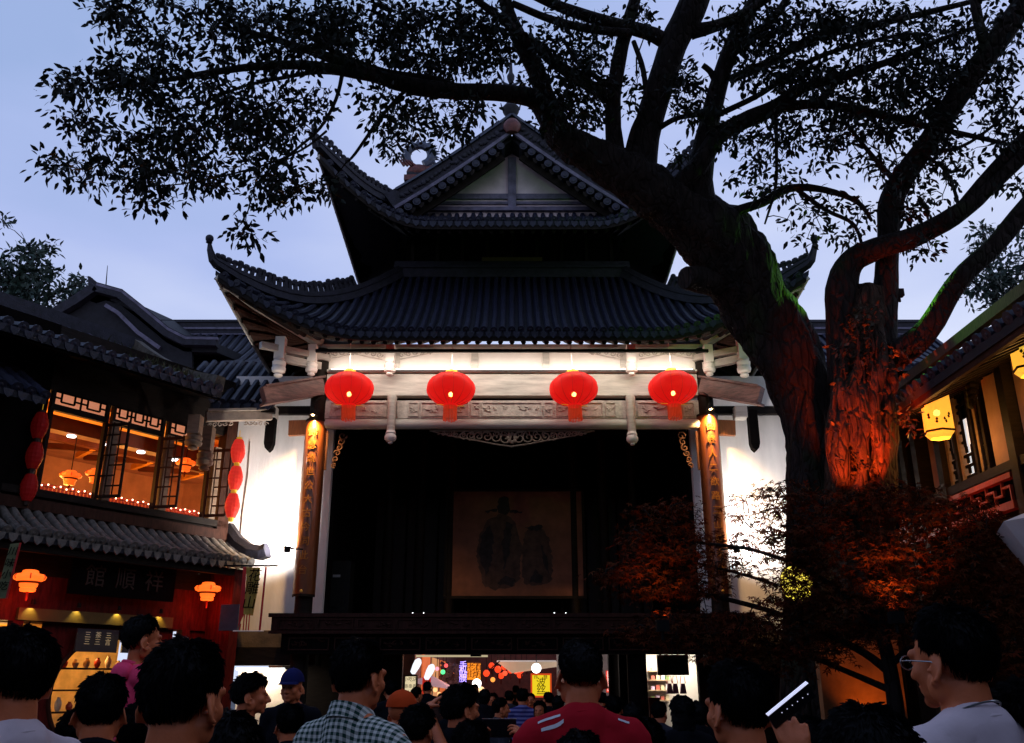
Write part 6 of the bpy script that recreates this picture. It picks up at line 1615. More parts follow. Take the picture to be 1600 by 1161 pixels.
# ---------------- Japanese maple
maple = thing('red_maple', 'low spreading dark red maple with layered leaf sprays in front of the stage right side', 'tree', (at(1395, 1100, 10.6).x, 10.6, 0))
m0 = at(1395, 1130, 10.6)
mt = [(m0 + Vector((0, 0, -m0.z)), 0.13)] + limb([(1398, 1090, 10.6, 26), (1388, 1030, 10.6, 23), (1376, 980, 10.6, 18), (1372, 940, 10.6, 14)], 3)
limb_mesh(mt, 14, 0.15, 90).build('trunk', bark, maple, smooth='all')
LM_ = [[(1390, 1050, 10.6, 15), (1350, 1020, 10.7, 12), (1290, 990, 10.8, 10), (1220, 960, 11, 8), (1130, 935, 11.2, 7), (1050, 920, 11.3, 5), (980, 920, 11.4, 3)],
       [(1376, 985, 10.6, 12), (1320, 930, 10.7, 9), (1260, 890, 10.9, 7), (1180, 860, 11.1, 6), (1110, 850, 11.2, 5), (1040, 840, 11.3, 4)],
       [(1374, 960, 10.6, 12), (1360, 880, 10.5, 9), (1340, 820, 10.5, 7), (1300, 780, 10.5, 5)],
       [(1378, 990, 10.6, 12), (1430, 920, 10.4, 9), (1480, 860, 10.3, 7), (1530, 830, 10.2, 5)],
       [(1390, 1040, 10.6, 12), (1450, 990, 10.3, 9), (1520, 950, 10, 7), (1580, 930, 9.8, 5)],
       [(1372, 950, 10.6, 9), (1390, 870, 10.5, 7), (1410, 800, 10.5, 5), (1420, 770, 10.5, 3)],
       [(1395, 1080, 10.6, 12), (1330, 1052, 10.9, 9), (1250, 1020, 11.1, 7), (1170, 1000, 11.2, 5)],
       [(1215, 915, 11, 6), (1170, 900, 11.1, 5), (1130, 890, 11.15, 4), (1090, 880, 11.2, 3)]]
pathsM = []
for i, l_ in enumerate(LM_):
    pth = limb(l_); pathsM.append(pth); limb_mesh(pth, 8, 0.1, 100 + i).build('branch', bark, maple, smooth='all')
BM = [(1045, 800, 48, 22, 30, 11.3), (1040, 838, 66, 34, 60, 11.3), (970, 895, 42, 18, 26, 11.4), (1055, 878, 84, 30, 66, 11.3), (1010, 925, 55, 14, 26, 11.4), (1090, 915, 50, 20, 26, 11.3),
      (1190, 790, 50, 26, 14, 11.1), (1195, 840, 60, 34, 22, 11.1), (1160, 880, 40, 16, 9, 11.1), (1225, 765, 34, 18, 9, 11),
      (1290, 790, 80, 30, 70, 10.7), (1390, 780, 80, 26, 70, 10.5), (1480, 800, 70, 30, 50, 10.4), (1540, 840, 60, 34, 50, 10.1), (1330, 850, 100, 46, 90, 10.6), (1440, 860, 100, 46, 90, 10.4), (1250, 850, 50, 40, 40, 10.9), (1285, 920, 60, 40, 54, 10.8), (1243, 912, 34, 30, 26, 10.9), (1225, 940, 40, 16, 16, 10.9), (1540, 910, 60, 50, 60, 10), (1400, 930, 100, 36, 80, 10.5),
      (1100, 975, 120, 24, 70, 11.2), (1000, 988, 55, 13, 18, 11.4), (1230, 980, 90, 32, 76, 11), (1340, 985, 60, 26, 36, 10.8), (1480, 970, 90, 50, 80, 10.2), (1150, 1010, 110, 18, 50, 11.2), (1270, 1018, 60, 16, 24, 11), (1560, 1000, 50, 60, 50, 9.8), (1190, 1040, 60, 14, 14, 11.1)]
CMp, tw = grow(pathsM, BM, 0.15, 9, 0.1, 0.55); tw.build('twigs', twig_m, maple, kind='stuff', fix=False)
def maple_leaf():
    v, f = [(0, 0, 0)], []
    for k, (a, l) in enumerate(((-1.9, 0.55), (-1.0, 0.85), (0, 1.0), (1.0, 0.85), (1.9, 0.55))):
        i = len(v)
        for da, r in ((-0.34, 0.42), (0, 1.0), (0.34, 0.42)):
            v.append((0.075 * l * r * math.cos(a + da), 0.075 * l * r * math.sin(a + da), 0.004 - 0.016 * r * r))
        f.append((0, i, i + 1, i + 2))
    return np.array(v), f
mv, mf = maple_leaf()
def spray_frames(C, r, per, seed):
    rg = np.random.default_rng(seed); out = []
    for c in C:
        for _ in range(int(per * rg.uniform(0.5, 1.5))):
            a = rg.uniform(0, 6.283); d = math.sqrt(rg.uniform(0, 1)) * r
            p = c + np.array([d * math.cos(a), d * math.sin(a), rg.normal(0, 0.035) - d * 0.22])
            x = np.array([math.cos(a), math.sin(a), -0.35]) + rg.normal(0, 0.45, 3); x /= np.linalg.norm(x)
            z = np.array([0, 0, 1.0]) + rg.normal(0, 0.35, 3); z -= x * z.dot(x); z /= np.linalg.norm(z); y = np.cross(z, x)
            out.append((p, np.stack([x, y, z], 1) * rg.uniform(0.7, 1.25)))
    return out
maple_m = mat('maple_leaf', (0.11, 0.016, 0.006), 0.7, 0.5, 2.2, spec=0.03, col2=(0.050, 0.020, 0.006))
leaf_object(spray_frames(CMp, 0.25, 10, 41), mv, mf, 'foliage', maple_m, maple, singles=150)
garden_flood(at(1400, 965, 9.6), at(1390, 790, 10.5), 60, (1.0, 0.30, 0.06), 96, 'orange floodlight in the maple lighting its upper sprays')
garden_flood(at(1035, 978, 10.3), at(1025, 845, 11.3), 30, (1.0, 0.36, 0.08), 80, 'small orange floodlight below the left sprays of the maple')

# ---------------- trees beyond the roofs
def far_tree(name, label, base, limbs_, blobs, m, L_, seed):
    t = thing(name, label, 'tree', (base.x, base.y, 0))
    P = [limb(l_) for l_ in limbs_]
    b0 = P[0][0][0]
    limb_mesh([(Vector((b0.x, b0.y, 0)), 0.3), (b0, 0.2)], 10, 0.1, seed).build('trunk', bark, t)
    for i, p in enumerate(P): limb_mesh(p, 7, 0.1, seed + i).build('branch', twig_m, t)
    C, tw_ = grow(P, blobs, 0.4, seed); tw_.build('twigs', twig_m, t, kind='stuff', fix=False)
    v, f = leaf_mesh('l', L_, L_ * 0.4)
    leaf_object(leaves(C, 0.42, 16, L_, L_ * 0.4, seed + 1, 0.2), v, f, 'foliage', m, t, singles=0)
fir = mat('far_foliage', (0.012, 0.030, 0.022), 0.6, 0.5, 1.0)
far_tree('bushy_tree', 'dark bushy tree rising behind the left roofs', at(10, 480, 28), [[(10, 520, 28, 14), (25, 440, 28, 10), (60, 395, 28, 6)], [(15, 490, 28, 9), (60, 470, 28, 6), (130, 440, 28, 3)], [(12, 470, 28, 8), (0, 430, 28, 5), (-30, 390, 28, 4)]],
         [(30, 420, 40, 24, 34, 28), (60, 392, 24, 12, 14, 28), (10, 450, 50, 30, 50, 28), (70, 430, 26, 10, 9, 28), (60, 470, 40, 20, 30, 28), (110, 458, 30, 9, 12, 28), (130, 440, 14, 7, 5, 28), (5, 345, 8, 8, 2, 28)], fir, 0.26, 200)
far_tree('airy_tree', 'thin airy tree showing behind the gallery roof at the right', at(1560, 500, 26), [[(1565, 540, 26, 12), (1555, 460, 26, 8), (1540, 390, 26, 5), (1535, 350, 26, 3)], [(1560, 490, 26, 8), (1590, 430, 26, 5), (1620, 380, 26, 3)], [(1556, 470, 26, 6), (1520, 440, 26, 4), (1495, 440, 26, 2)]],
         [(1530, 370, 20, 20, 9, 26), (1545, 420, 35, 30, 22, 26), (1585, 430, 25, 40, 22, 26), (1510, 445, 20, 18, 9, 26), (1550, 460, 45, 18, 20, 26), (1595, 370, 10, 20, 4, 26)], fir, 0.24, 230)
# ================================================================== STREET BEHIND THE STAGE
YS = 30.0
street = MB(); street.grid([[(x, y, 0.004) for x in (-4, 4)] for y in (24.4, 60)]); street.build('street', mat('wet_paving', (0.05, 0.04, 0.04), 0.35, 0.4, 3), kind='structure')
def neon(name, col, e): return mat(name, tuple(0.25 * c for c in col), 0.6, emit=col, estr=e, spec=0.1)
row = thing('street_shops', 'lit shopfronts lining the narrow street seen under the stage', 'shops', (0, 34, 0))
shop_dark = mat('shop_timber', (0.10, 0.03, 0.02), 0.6, 0.4, 4)
spanz(-6.5, -2.6, 25.2, 44, 0, 3.6).build('shop_block', shop_dark, row)
spanz(2.9, 6.5, 25.2, 44, 0, 3.6).build('shop_block', shop_dark, row)
spanz(-3.5, 4.0, 44, 44.3, 0, 5).build('end_wall', shop_dark, row)
spanz(1.2, 2.88, 25.3, 25.4, 0, 2.9).build('side_screen', mat('grey_wall', (0.30, 0.25, 0.24), 0.8, 0.2, 2), row)
for k in range(5):
    for sg in (-1, 1):
        y = 27 + 3.4 * k; x = -2.6 if sg < 0 else 2.9
        q = MB(); q.span((x - 0.03 * sg - 0.02, y, 0.4), (x - 0.03 * sg + 0.02, y + 2.4, 2.4)); q.build('shopfront', neon('shopfront_glow_%s' % 'ab'[k % 2], ((1.0, 0.22, 0.06), (1.0, 0.45, 0.18))[k % 2], 0.55) if 'shopfront_glow_%s' % 'ab'[k % 2] not in MATS else MATS['shopfront_glow_%s' % 'ab'[k % 2]], row)
lamp('street_light', 'POINT', (0, 29, 2.6), 60, (1, 0.55, 0.35), row, size=0.3)
lamp('street_light', 'POINT', (0.6, 35, 2.6), 90, (1, 0.35, 0.2), row, size=0.3)
lamp('street_light', 'POINT', (1.6, 24.0, 2.0), 26, (1, 0.95, 0.9), row, size=0.15)
# awning
t = thing('shop_awning', 'pale sloping cloth awning over the street behind the stage', 'awning', at(870, 1040, 26) * 1)
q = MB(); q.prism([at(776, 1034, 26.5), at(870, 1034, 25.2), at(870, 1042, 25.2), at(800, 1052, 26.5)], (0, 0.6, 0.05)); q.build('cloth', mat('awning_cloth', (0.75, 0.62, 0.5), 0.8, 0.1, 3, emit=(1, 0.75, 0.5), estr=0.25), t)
q = MB(); q.tube([at(763, 1048, 25), at(781, 1033, 25)], 0.015, 5); q.build('strut', black_metal, t)
# ceiling line lamps under the stage beam
t = thing('ceiling_strip', 'thin yellowish strip light along the ceiling under the stage', 'lamp', at(700, 1028, 21))
q = MB(); q.span((at(650, 1025, 21).x, 21, zat(1026.5, 21)), (at(762, 1025, 21).x, 21.1, zat(1023.5, 21))); q.build('tube', neon('strip_glow', (0.9, 0.75, 0.45), 0.55), t)
q = MB(); q.span((at(735, 1024, 20.9).x, 20.9, zat(1026, 21)), (at(752, 1024, 20.9).x, 20.98, zat(1022, 21))); q.build('clip', black_metal, t)
# lit paddle lamps at the left
for i, (px, py, lb) in enumerate(((650, 1041, 'white glowing oval lamp leaning at the left of the street opening'), (671, 1050, 'white glowing oval lamp leaning right of the other one'))):
    p = at(px, py, 23); t = thing('oval_lamp', lb, 'lamp', p, group='white oval lamps behind the stage')
    q = MB(); q.lathe([(0.015, -0.20), (0.065, -0.17), (0.09, 0), (0.09, 0.12), (0.05, 0.18), (0.015, 0.20)], p, 12, Matrix.Rotation(0.45, 4, 'Y'), sy=0.5); q.build('shade', neon('oval_glow', (0.88, 0.92, 1.0), 1.15) if i == 0 else MATS['oval_glow'], t, smooth=True)
    q = MB(); q.tube([p - LZ * 0.2, Vector((p.x - 0.12, p.y, p.z - 0.6))], 0.015, 5); q.build('stem', black_metal, t)
def panel_sign(name, label, px0, px1, py0, py1, Y, m, text, tsize, tm, cols=None, rows_=None, framem=None, lean=0.0):
    a, b2 = at(px0, py1, Y), at(px1, py0, Y)
    t = thing(name, label, 'sign', ((a.x + b2.x) / 2, Y, a.z))
    q = MB(); q.span((a.x, Y, a.z), (b2.x, Y + 0.05, b2.z)); q.build('panel', m, t)
    if framem:
        q = MB()
        w = 0.04
        q.span((a.x - w, Y - 0.02, a.z - w), (b2.x + w, Y + 0.06, a.z - 0.002)); q.span((a.x - w, Y - 0.02, b2.z + 0.002), (b2.x + w, Y + 0.06, b2.z + w)); q.span((a.x - w, Y - 0.019, a.z), (a.x - 0.002, Y + 0.059, b2.z)); q.span((b2.x + 0.002, Y - 0.019, a.z), (b2.x + w, Y + 0.059, b2.z)); q.build('frame', framem, t)
    for (s_, fx, fy, sz) in text:
        lettering(s_, sz, frame((a.x + (b2.x - a.x) * fx, Y - 0.012, a.z + (b2.z - a.z) * fy), (1, 0, 0), (0, 0, 1)), tm, t, 0.003, 'character')
    return t
menu_y = neon('menu_glow', (1.0, 0.82, 0.50), 0.75); sign_ink = mat('sign_ink', (0.05, 0.02, 0.01), 0.7)
panel_sign('menu_lightbox', 'tall cream lit menu board at the left of the street opening', 632, 650, 1057, 1096, 22.5, menu_y, [('小吃店', 0.5, 0.88, 0.11), ('串串香', 0.5, 0.6, 0.10), ('冰粉', 0.5, 0.35, 0.10), ('凉糕', 0.5, 0.15, 0.10)], 0.1, sign_ink, framem=shop_dark)
panel_sign('red_signboard', 'narrow red lit signboard beside the cream menu board', 659, 673, 1058, 1095, 23, neon('red_sign_glow', (0.9, 0.03, 0.02), 0.5), [('火', 0.5, 0.8, 0.16), ('锅', 0.5, 0.55, 0.16), ('面', 0.5, 0.3, 0.16)], 0.1, gold)
panel_sign('yellow_sign', 'bright yellow sign with big black characters and a red border', 832, 859, 1055, 1087, 22.8, neon('yellow_sign_glow', (1.0, 0.74, 0.02), 0.85), [('波', 0.5, 0.62, 0.24), ('丝', 0.5, 0.24, 0.24), ('炸', 0.2, 0.9, 0.10), ('糖', 0.75, 0.9, 0.10)], 0.1, sign_ink, framem=neon('red_border_glow', (1.0, 0.10, 0.02), 0.6))
panel_sign('purple_neon_sign', 'narrow purple neon sign hanging over the street', 719, 728, 1036, 1064, 30, mat('sign_black', (0.02, 0.01, 0.03)), [('手', 0.5, 0.85, 0.26), ('机', 0.5, 0.6, 0.26), ('贴', 0.5, 0.36, 0.26), ('膜', 0.5, 0.12, 0.26)], 0.1, neon('purple_neon', (0.35, 0.25, 1.0), 3.0))
panel_sign('orange_sign', 'orange glowing sign with dark characters over the street', 730, 751, 1036, 1062, 31, neon('orange_sign_glow', (1.0, 0.30, 0.02), 1.1), [('老', 0.27, 0.75, 0.26), ('街', 0.27, 0.3, 0.26), ('酒', 0.75, 0.75, 0.26), ('坊', 0.75, 0.3, 0.26)], 0.1, mat('orange_ink', (0.3, 0.04, 0.0)))
panel_sign('red_neon_sign', 'narrow red sign with white characters right of the man in red', 948, 957, 1048, 1082, 24.6, neon('red_neon_glow', (1.0, 0.03, 0.01), 0.9), [('麻', 0.5, 0.85, 0.15), ('辣', 0.5, 0.62, 0.15), ('烫', 0.5, 0.4, 0.15), ('面', 0.5, 0.16, 0.15)], 0.1, neon('pale_neon', (1, 0.8, 0.7), 1.2))
panel_sign('bright_poster', 'small bright poster panel right of the red sign', 960, 970, 1030, 1060, 24.4, neon('poster_glow', (0.75, 0.8, 1.0), 0.9), [('茶', 0.5, 0.7, 0.15), ('饮', 0.5, 0.3, 0.15)], 0.1, sign_ink)
panel_sign('orange_poster', 'small orange poster panel below the bright poster', 957, 970, 1062, 1080, 24.3, neon('orange_poster_glow', (1.0, 0.25, 0.04), 0.7), [('烤', 0.5, 0.5, 0.2)], 0.1, sign_ink)
for i, (px, py, Y, s) in enumerate(((745, 1068, 27, 0.13), (838, 1044, 23.5, 0.12), (692, 1050, 29, 0.07), (697, 1040, 29, 0.06), (683, 1045, 29, 0.06), (789, 1052, 30, 0.08), (806, 1050, 32, 0.07), (770, 1062, 32, 0.08), (752, 1078, 27, 0.09), (680, 1078, 26, 0.06), (686, 1084, 26, 0.05))):
    p = at(px, py, Y); lb = ['white bulb over the red stall front', 'bright white bulb over the yellow sign', 'small green bulb in the street', 'tiny red bulb above the green one', 'tiny pink bulb left of the green one', 'small red lantern light under the awning', 'small red light right of the awning lights', 'small orange light in the middle of the street', 'warm bulb below the orange sign', 'tiny warm bulb beside the red signboard', 'tiny warm bulb low beside the red signboard'][i]
    c3 = [(1, 0.9, 0.85), (1, 0.97, 0.95), (0.1, 1, 0.3), (1, 0.1, 0.1), (1, 0.3, 0.4), (1, 0.08, 0.03), (1, 0.08, 0.03), (1, 0.3, 0.05), (1, 0.6, 0.3), (1, 0.5, 0.2), (1, 0.5, 0.2)][i]
    t = thing('street_bulb', lb, 'lamp', p, group='small lights along the street behind the stage')
    q = MB(); q.ball(p, s, 10, 8); q.build('globe', neon('street_bulb_%d' % i, c3, 4.0 if i < 2 else 1.6), t, smooth=True)
    q = MB(); q.tube([p + LZ * s, p + LZ * (s + 0.4)], 0.01, 4); q.build('cord', black_metal, t)
t = thing('stall_umbrella', 'pale tilted stall umbrella behind the red signboard', 'umbrella', at(690, 1076, 26))
c = at(676, 1056, 26); q = MB()
for k in range(8):
    a0, a1 = k * math.pi / 4, (k + 1) * math.pi / 4
    q.add([c, c + Vector((0.75 * math.cos(a0), 0.75 * math.sin(a0), -0.26 - 0.12 * math.cos(a0))), c + Vector((0.75 * math.cos(a1), 0.75 * math.sin(a1), -0.26 - 0.12 * math.cos(a1)))], [(0, 1, 2)])
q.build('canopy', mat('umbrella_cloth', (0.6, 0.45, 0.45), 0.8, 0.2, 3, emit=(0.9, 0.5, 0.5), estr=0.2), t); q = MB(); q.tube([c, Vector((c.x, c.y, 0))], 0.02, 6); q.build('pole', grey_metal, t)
# sparkling dark shop hill left of the neon: hanging garland
q = MB()
for k in range(120):
    p = at(rng.uniform(690, 716), rng.uniform(1036, 1072), 29.5 + rng.uniform(0, 0.5)); q.box(p, (0.10, 0.05, 0.10), Matrix.Rotation(rng.uniform(0, 3), 3, 'Y'))
o = q.build('hanging_goods', mat('goods_cloth', (0.12, 0.10, 0.16), 0.5, 0.6, 5), kind='stuff'); o['label'] = 'dark cluster of small goods hung outside a shop in the street'; o['category'] = 'goods'

# bright shop to the right, with television and shelves
shop = thing('bright_shop', 'bright white shop bay with shelves and a dark hanging television under the stage right side', 'shop', (at(1048, 1100, 21.5).x, 21.5, 0))
def sb_(px0, px1, py0, py1, Y, d, nm, m, par=None):
    a, b2 = at(px0, py1, Y), at(px1, py0, Y); q = MB(); q.span((a.x, Y, max(0.0, a.z)), (b2.x, Y + d, b2.z)); return q.build(nm, m, par or shop)
sb_(1005, 1090, 1010, 1200, 22.4, 0.1, 'back_wall', mat('shop_cream', (0.75, 0.66, 0.55), 0.7, 0.1, 2))
sb_(1013, 1086, 1014.5, 1018, 21.6, 0.06, 'strip_lamp', lamp_white)
for k, py in enumerate((1048, 1062, 1078, 1094)): sb_(1014, 1048, py, py + 1.5, 22.1, 0.28, 'shelf', mat('shelf_wood', (0.5, 0.35, 0.2), 0.6) if k == 0 else MATS['shelf_wood'])
gcols = [(0.6, 0.5, 0.3), (0.2, 0.35, 0.12), (0.5, 0.12, 0.08), (0.7, 0.65, 0.6), (0.55, 0.4, 0.5)]
gm = [mat('goods_%s' % nme, c3, 0.6, 0.3, 9) for nme, c3 in zip(('tan', 'green', 'red', 'white', 'mauve'), gcols)]
gn = ['tan', 'green', 'red', 'white', 'mauve']
for k in range(16):
    py = (1048, 1062, 1078, 1094)[k // 4]; px = 1018 + 7.5 * (k % 4)
    a, b2 = at(px, py - 0.2, 22.15), at(px + 5, py - random.uniform(4, 9), 22.15); q = MB(); q.span((a.x, 22.15, a.z), (b2.x, 22.3, b2.z))
    solo(q, 'box', gm[(k * 3) % 5], '%s packet, %s on the %s shelf of the bright shop' % (gn[(k * 3) % 5], ('leftmost', 'second from left', 'third from left', 'rightmost')[k % 4], ('top', 'second', 'third', 'bottom')[k // 4]), 'packet', 'packets on the bright shop shelves')
tv = thing('television', 'dark television hanging at the top of the bright shop bay', 'television', at(1052, 1054, 21.3))
sb_(1028, 1075, 1023, 1055, 21.3, 0.09, 'screen', mat('tv_screen', (0.02, 0.008, 0.006), 0.3), tv)
q = MB(); q.tube([at(1050, 1023, 21.35), at(1050, 1012, 21.35)], 0.02, 6); q.build('mount', black_metal, tv)
for i, px in enumerate((1047, 1056, 1068)):
    t = thing('hanging_bag', ['dark bag hanging at the left under the television', 'dark bag hanging in the middle under the television', 'dark bag hanging at the right under the television'][i], 'bag', at(px, 1082, 21.7), group='bags hanging in the bright shop')
    a, b2 = at(px - 4.2, 1084, 21.7), at(px + 4.2, 1068, 21.7)
    q = MB(); q.prism([(a.x, 21.7, a.z), (b2.x, 21.7, a.z), (b2.x - 0.03, 21.7, b2.z), (a.x + 0.03, 21.7, b2.z)], (0, 0.12, 0)); q.build('bag_body', mat('bag_plum', (0.08, 0.02, 0.05), 0.6) if i == 0 else MATS['bag_plum'], t)
    q = MB(); c = (a.x + b2.x) / 2; q.tube([(c - 0.06, 21.75, b2.z), (c - 0.04, 21.75, b2.z + 0.16), (c + 0.04, 21.75, b2.z + 0.16), (c + 0.06, 21.75, b2.z)], 0.01, 5); q.build('handle', gm[2], t)
rbx = thing('red_chest', 'dark red chest standing at the left of the bright shop bay', 'chest', at(1023, 1126, 21.4))
sb_(1016, 1031, 1090, 1128, 21.4, 0.4, 'chest_body', red_paint, rbx)
lamp('shop_strip', 'AREA', (at(1050, 1020, 21.7).x, 21.75, zat(1019, 21.7)), 42, (1, 0.93, 0.82), shop, size=1.3, sy=0.2, target=(at(1050, 1020, 21.7).x, 22.2, 0.8))
spanz(at(1092, 1060, 20.6).x, at(1300, 1060, 20.6).x, 20.6, 20.8, 0, 2.9).build('dark_screen_wall', dark_wood, shop)
spanz(at(968, 1060, 20.8).x, at(1008, 1060, 20.8).x, 20.8, 21.0, 0, 2.7).build('pier', black_wood, shop)
spanz(at(440, 1060, 20.8).x, at(628, 1060, 20.8).x, 20.8, 21.0, 0, 2.7).build('pier', dark_wood, row)
# orange lit garden wall behind the maple trunk
gw = thing('garden_wall', 'low wall lit orange behind the maple trunk', 'wall', at(1360, 1100, 12.2))
a, b2 = at(1290, 1130, 12.2), at(1402, 1000, 12.2)
spanz(a.x, b2.x, 12.2, 12.35, 0, b2.z).build('wall_face', mat('ochre_render', (0.35, 0.16, 0.06), 0.85, 0.4, 3, bump=0.3), gw)
garden_flood(at(1378, 1150, 11.7), at(1360, 1050, 12.2), 14, (1.0, 0.24, 0.02), 110, 'small orange floodlight at the foot of the garden wall')

# strings of little red lanterns over the street
redglow = neon('street_lantern_glow', (1.0, 0.06, 0.015), 1.3)
spots = [(778, 1046, 29), (788, 1042, 31), (798, 1047, 30), (806, 1041, 33), (815, 1046, 30), (823, 1040, 32), (768, 1040, 33), (760, 1052, 30), (783, 1056, 33), (812, 1055, 34)]
for i, (px, py, Y) in enumerate(spots):
    p = at(px, py, Y)
    rank_ = sorted(spots).index((px, py, Y))
    t = thing('street_lantern', 'small glowing red lantern over the street, %s' % ('leftmost of the row', 'second from the left', 'third from the left', 'fourth from the left', 'left of the middle', 'right of the middle', 'fourth from the right', 'third from the right', 'second from the right', 'rightmost of the row')[rank_], 'lantern', p, group='red lanterns strung over the street')
    q = MB(); q.lathe([(0.04, -0.10), (0.09, -0.05), (0.105, 0), (0.09, 0.05), (0.04, 0.10)], p, 10); q.build('shade', redglow, t, smooth=True)
    q = MB(); q.tube([p + LZ * 0.13, p + LZ * 0.5], 0.008, 4); q.build('cord', black_metal, t)
    q = MB(); q.tube([p - LZ * 0.13, p - LZ * 0.28], 0.025, 5); q.build('tassel', red_paint, t)
lamp('street_light', 'POINT', (-1.2, 26.5, 2.2), 40, (1, 0.3, 0.15), row, size=0.3)
# cable and junction box on the left white wall
wl_ = bpy.data.objects['plaster_wall']
q = MB(); x_ = WX(388, 720); q.tube([(x_, YW - 0.02, WZ(690)), (x_ + 0.02, YW - 0.02, WZ(740)), (x_ - 0.01, YW - 0.02, WZ(800)), (x_, YW - 0.02, WZ(860))], 0.012, 5); q.build('cable', concrete, wl_)
# ================================================================== PEOPLE
skin = mat('skin', (0.58, 0.15, 0.055), 0.5, 0.12, 12, bump=0.08, bscale=120, spec=0.3)
hair_m = mat('hair', (0.003, 0.0025, 0.003), 0.6, 0.3, 30, spec=0.10)
HZ = -0.042                                   # the head sits this much lower on its neck
eye_m = mat('eye', (0.02, 0.012, 0.01), 0.15, 0.1, 5)
trouser_m = mat('trousers', (0.012, 0.013, 0.02), 0.85, 0.3, 8)
shoe_m = mat('shoes', (0.02, 0.02, 0.02), 0.6)
def cloth(name, col, **k): return mat(name, col, 0.9, 0.15, 5, bump=0.25, bscale=14, spec=0.05, **k)
black_c = cloth('black_cloth', (0.006, 0.006, 0.009)); navy_c = cloth('navy_cloth', (0.009, 0.010, 0.024)); white_c = cloth('white_cloth', (0.62, 0.50, 0.52))
red_c = cloth('red_cloth', (0.42, 0.012, 0.022)); pink_c = cloth('pink_cloth', (0.95, 0.07, 0.17)); grey_c = cloth('grey_cloth', (0.03, 0.03, 0.04)); brown_c = cloth('brown_cloth', (0.03, 0.015, 0.012)); orange_c = cloth('orange_cloth', (0.50, 0.055, 0.012)); rust_c = cloth('rust_cloth', (0.25, 0.03, 0.02))

def pattern(name, kind, c0, c1, period):
    m = cloth(name, c0); nt = m.node_tree; n, l = nt.nodes, nt.links; b = n['Principled BSDF']
    tc = n.new('ShaderNodeTexCoord'); sp_ = n.new('ShaderNodeSeparateXYZ'); l.new(tc.outputs['Object'], sp_.inputs[0])
    def stripe(sock):
        a = n.new('ShaderNodeMath'); a.operation = 'DIVIDE'; a.inputs[1].default_value = period; l.new(sock, a.inputs[0])
        f = n.new('ShaderNodeMath'); f.operation = 'FRACT'; l.new(a.outputs[0], f.inputs[0])
        g2 = n.new('ShaderNodeMath'); g2.operation = 'GREATER_THAN'; g2.inputs[1].default_value = 0.5; l.new(f.outputs[0], g2.inputs[0]); return g2.outputs[0]
    mx = n.new('ShaderNodeMix'); mx.data_type = 'RGBA'; mx.inputs[6].default_value = (*c0, 1); mx.inputs[7].default_value = (*c1, 1)
    if kind == 'gingham':
        ad0 = n.new('ShaderNodeMath'); ad0.operation = 'MULTIPLY_ADD'; ad0.inputs[1].default_value = 0.75; l.new(sp_.outputs['Y'], ad0.inputs[0]); l.new(sp_.outputs['Z'], ad0.inputs[2])
        s1, s2 = stripe(sp_.outputs['X']), stripe(ad0.outputs[0]); ad = n.new('ShaderNodeMath'); ad.operation = 'ADD'; l.new(s1, ad.inputs[0]); l.new(s2, ad.inputs[1])
        hf = n.new('ShaderNodeMath'); hf.operation = 'MULTIPLY'; hf.inputs[1].default_value = 0.5; l.new(ad.outputs[0], hf.inputs[0]); pw = n.new('ShaderNodeMath'); pw.operation = 'POWER'; pw.inputs[1].default_value = 0.8; l.new(hf.outputs[0], pw.inputs[0]); l.new(pw.outputs[0], mx.inputs['Factor'])
    else: l.new(stripe(sp_.outputs['Z']), mx.inputs['Factor'])
    l.new(mx.outputs[2], b.inputs['Base Color']); return m
gingham = pattern('gingham_cloth', 'gingham', (0.60, 0.60, 0.55), (0.012, 0.045, 0.035), 0.0235)
stripe_c = pattern('striped_cloth', 'stripe', (0.03, 0.03, 0.14), (0.16, 0.15, 0.34), 0.055)

def remesh(mb, voxel, smooth=2, name='body'):
    me = mb.mesh(name, False, fix=True)
    o = bpy.data.objects.new('tmp', me); COL.objects.link(o)
    m = o.modifiers.new('r', 'REMESH'); m.mode = 'VOXEL'; m.voxel_size = voxel
    if smooth:
        s2 = o.modifiers.new('s', 'SMOOTH'); s2.iterations = smooth; s2.factor = 0.5
    dg = bpy.context.evaluated_depsgraph_get()
    out = bpy.data.meshes.new_from_object(o.evaluated_get(dg))
    bpy.data.objects.remove(o); bpy.data.meshes.remove(me)
    return out

def wrinkle(me, amp, f, seed):
    o = Vector((seed * 1.7, seed * 2.3, seed))
    for v in me.vertices:
        d = mnoise.noise(Vector((v.co.x * f, v.co.y * f, v.co.z * f * 0.45)) + o) + 0.5 * mnoise.noise(v.co * f * 2.2 + o)
        v.co += v.normal * d * amp

def join_mesh(a, b, name):
    bm = bmesh.new(); bm.from_mesh(a); bm.from_mesh(b); me = bpy.data.meshes.new(name); bm.to_mesh(me); bm.free(); me.shade_smooth(); return me

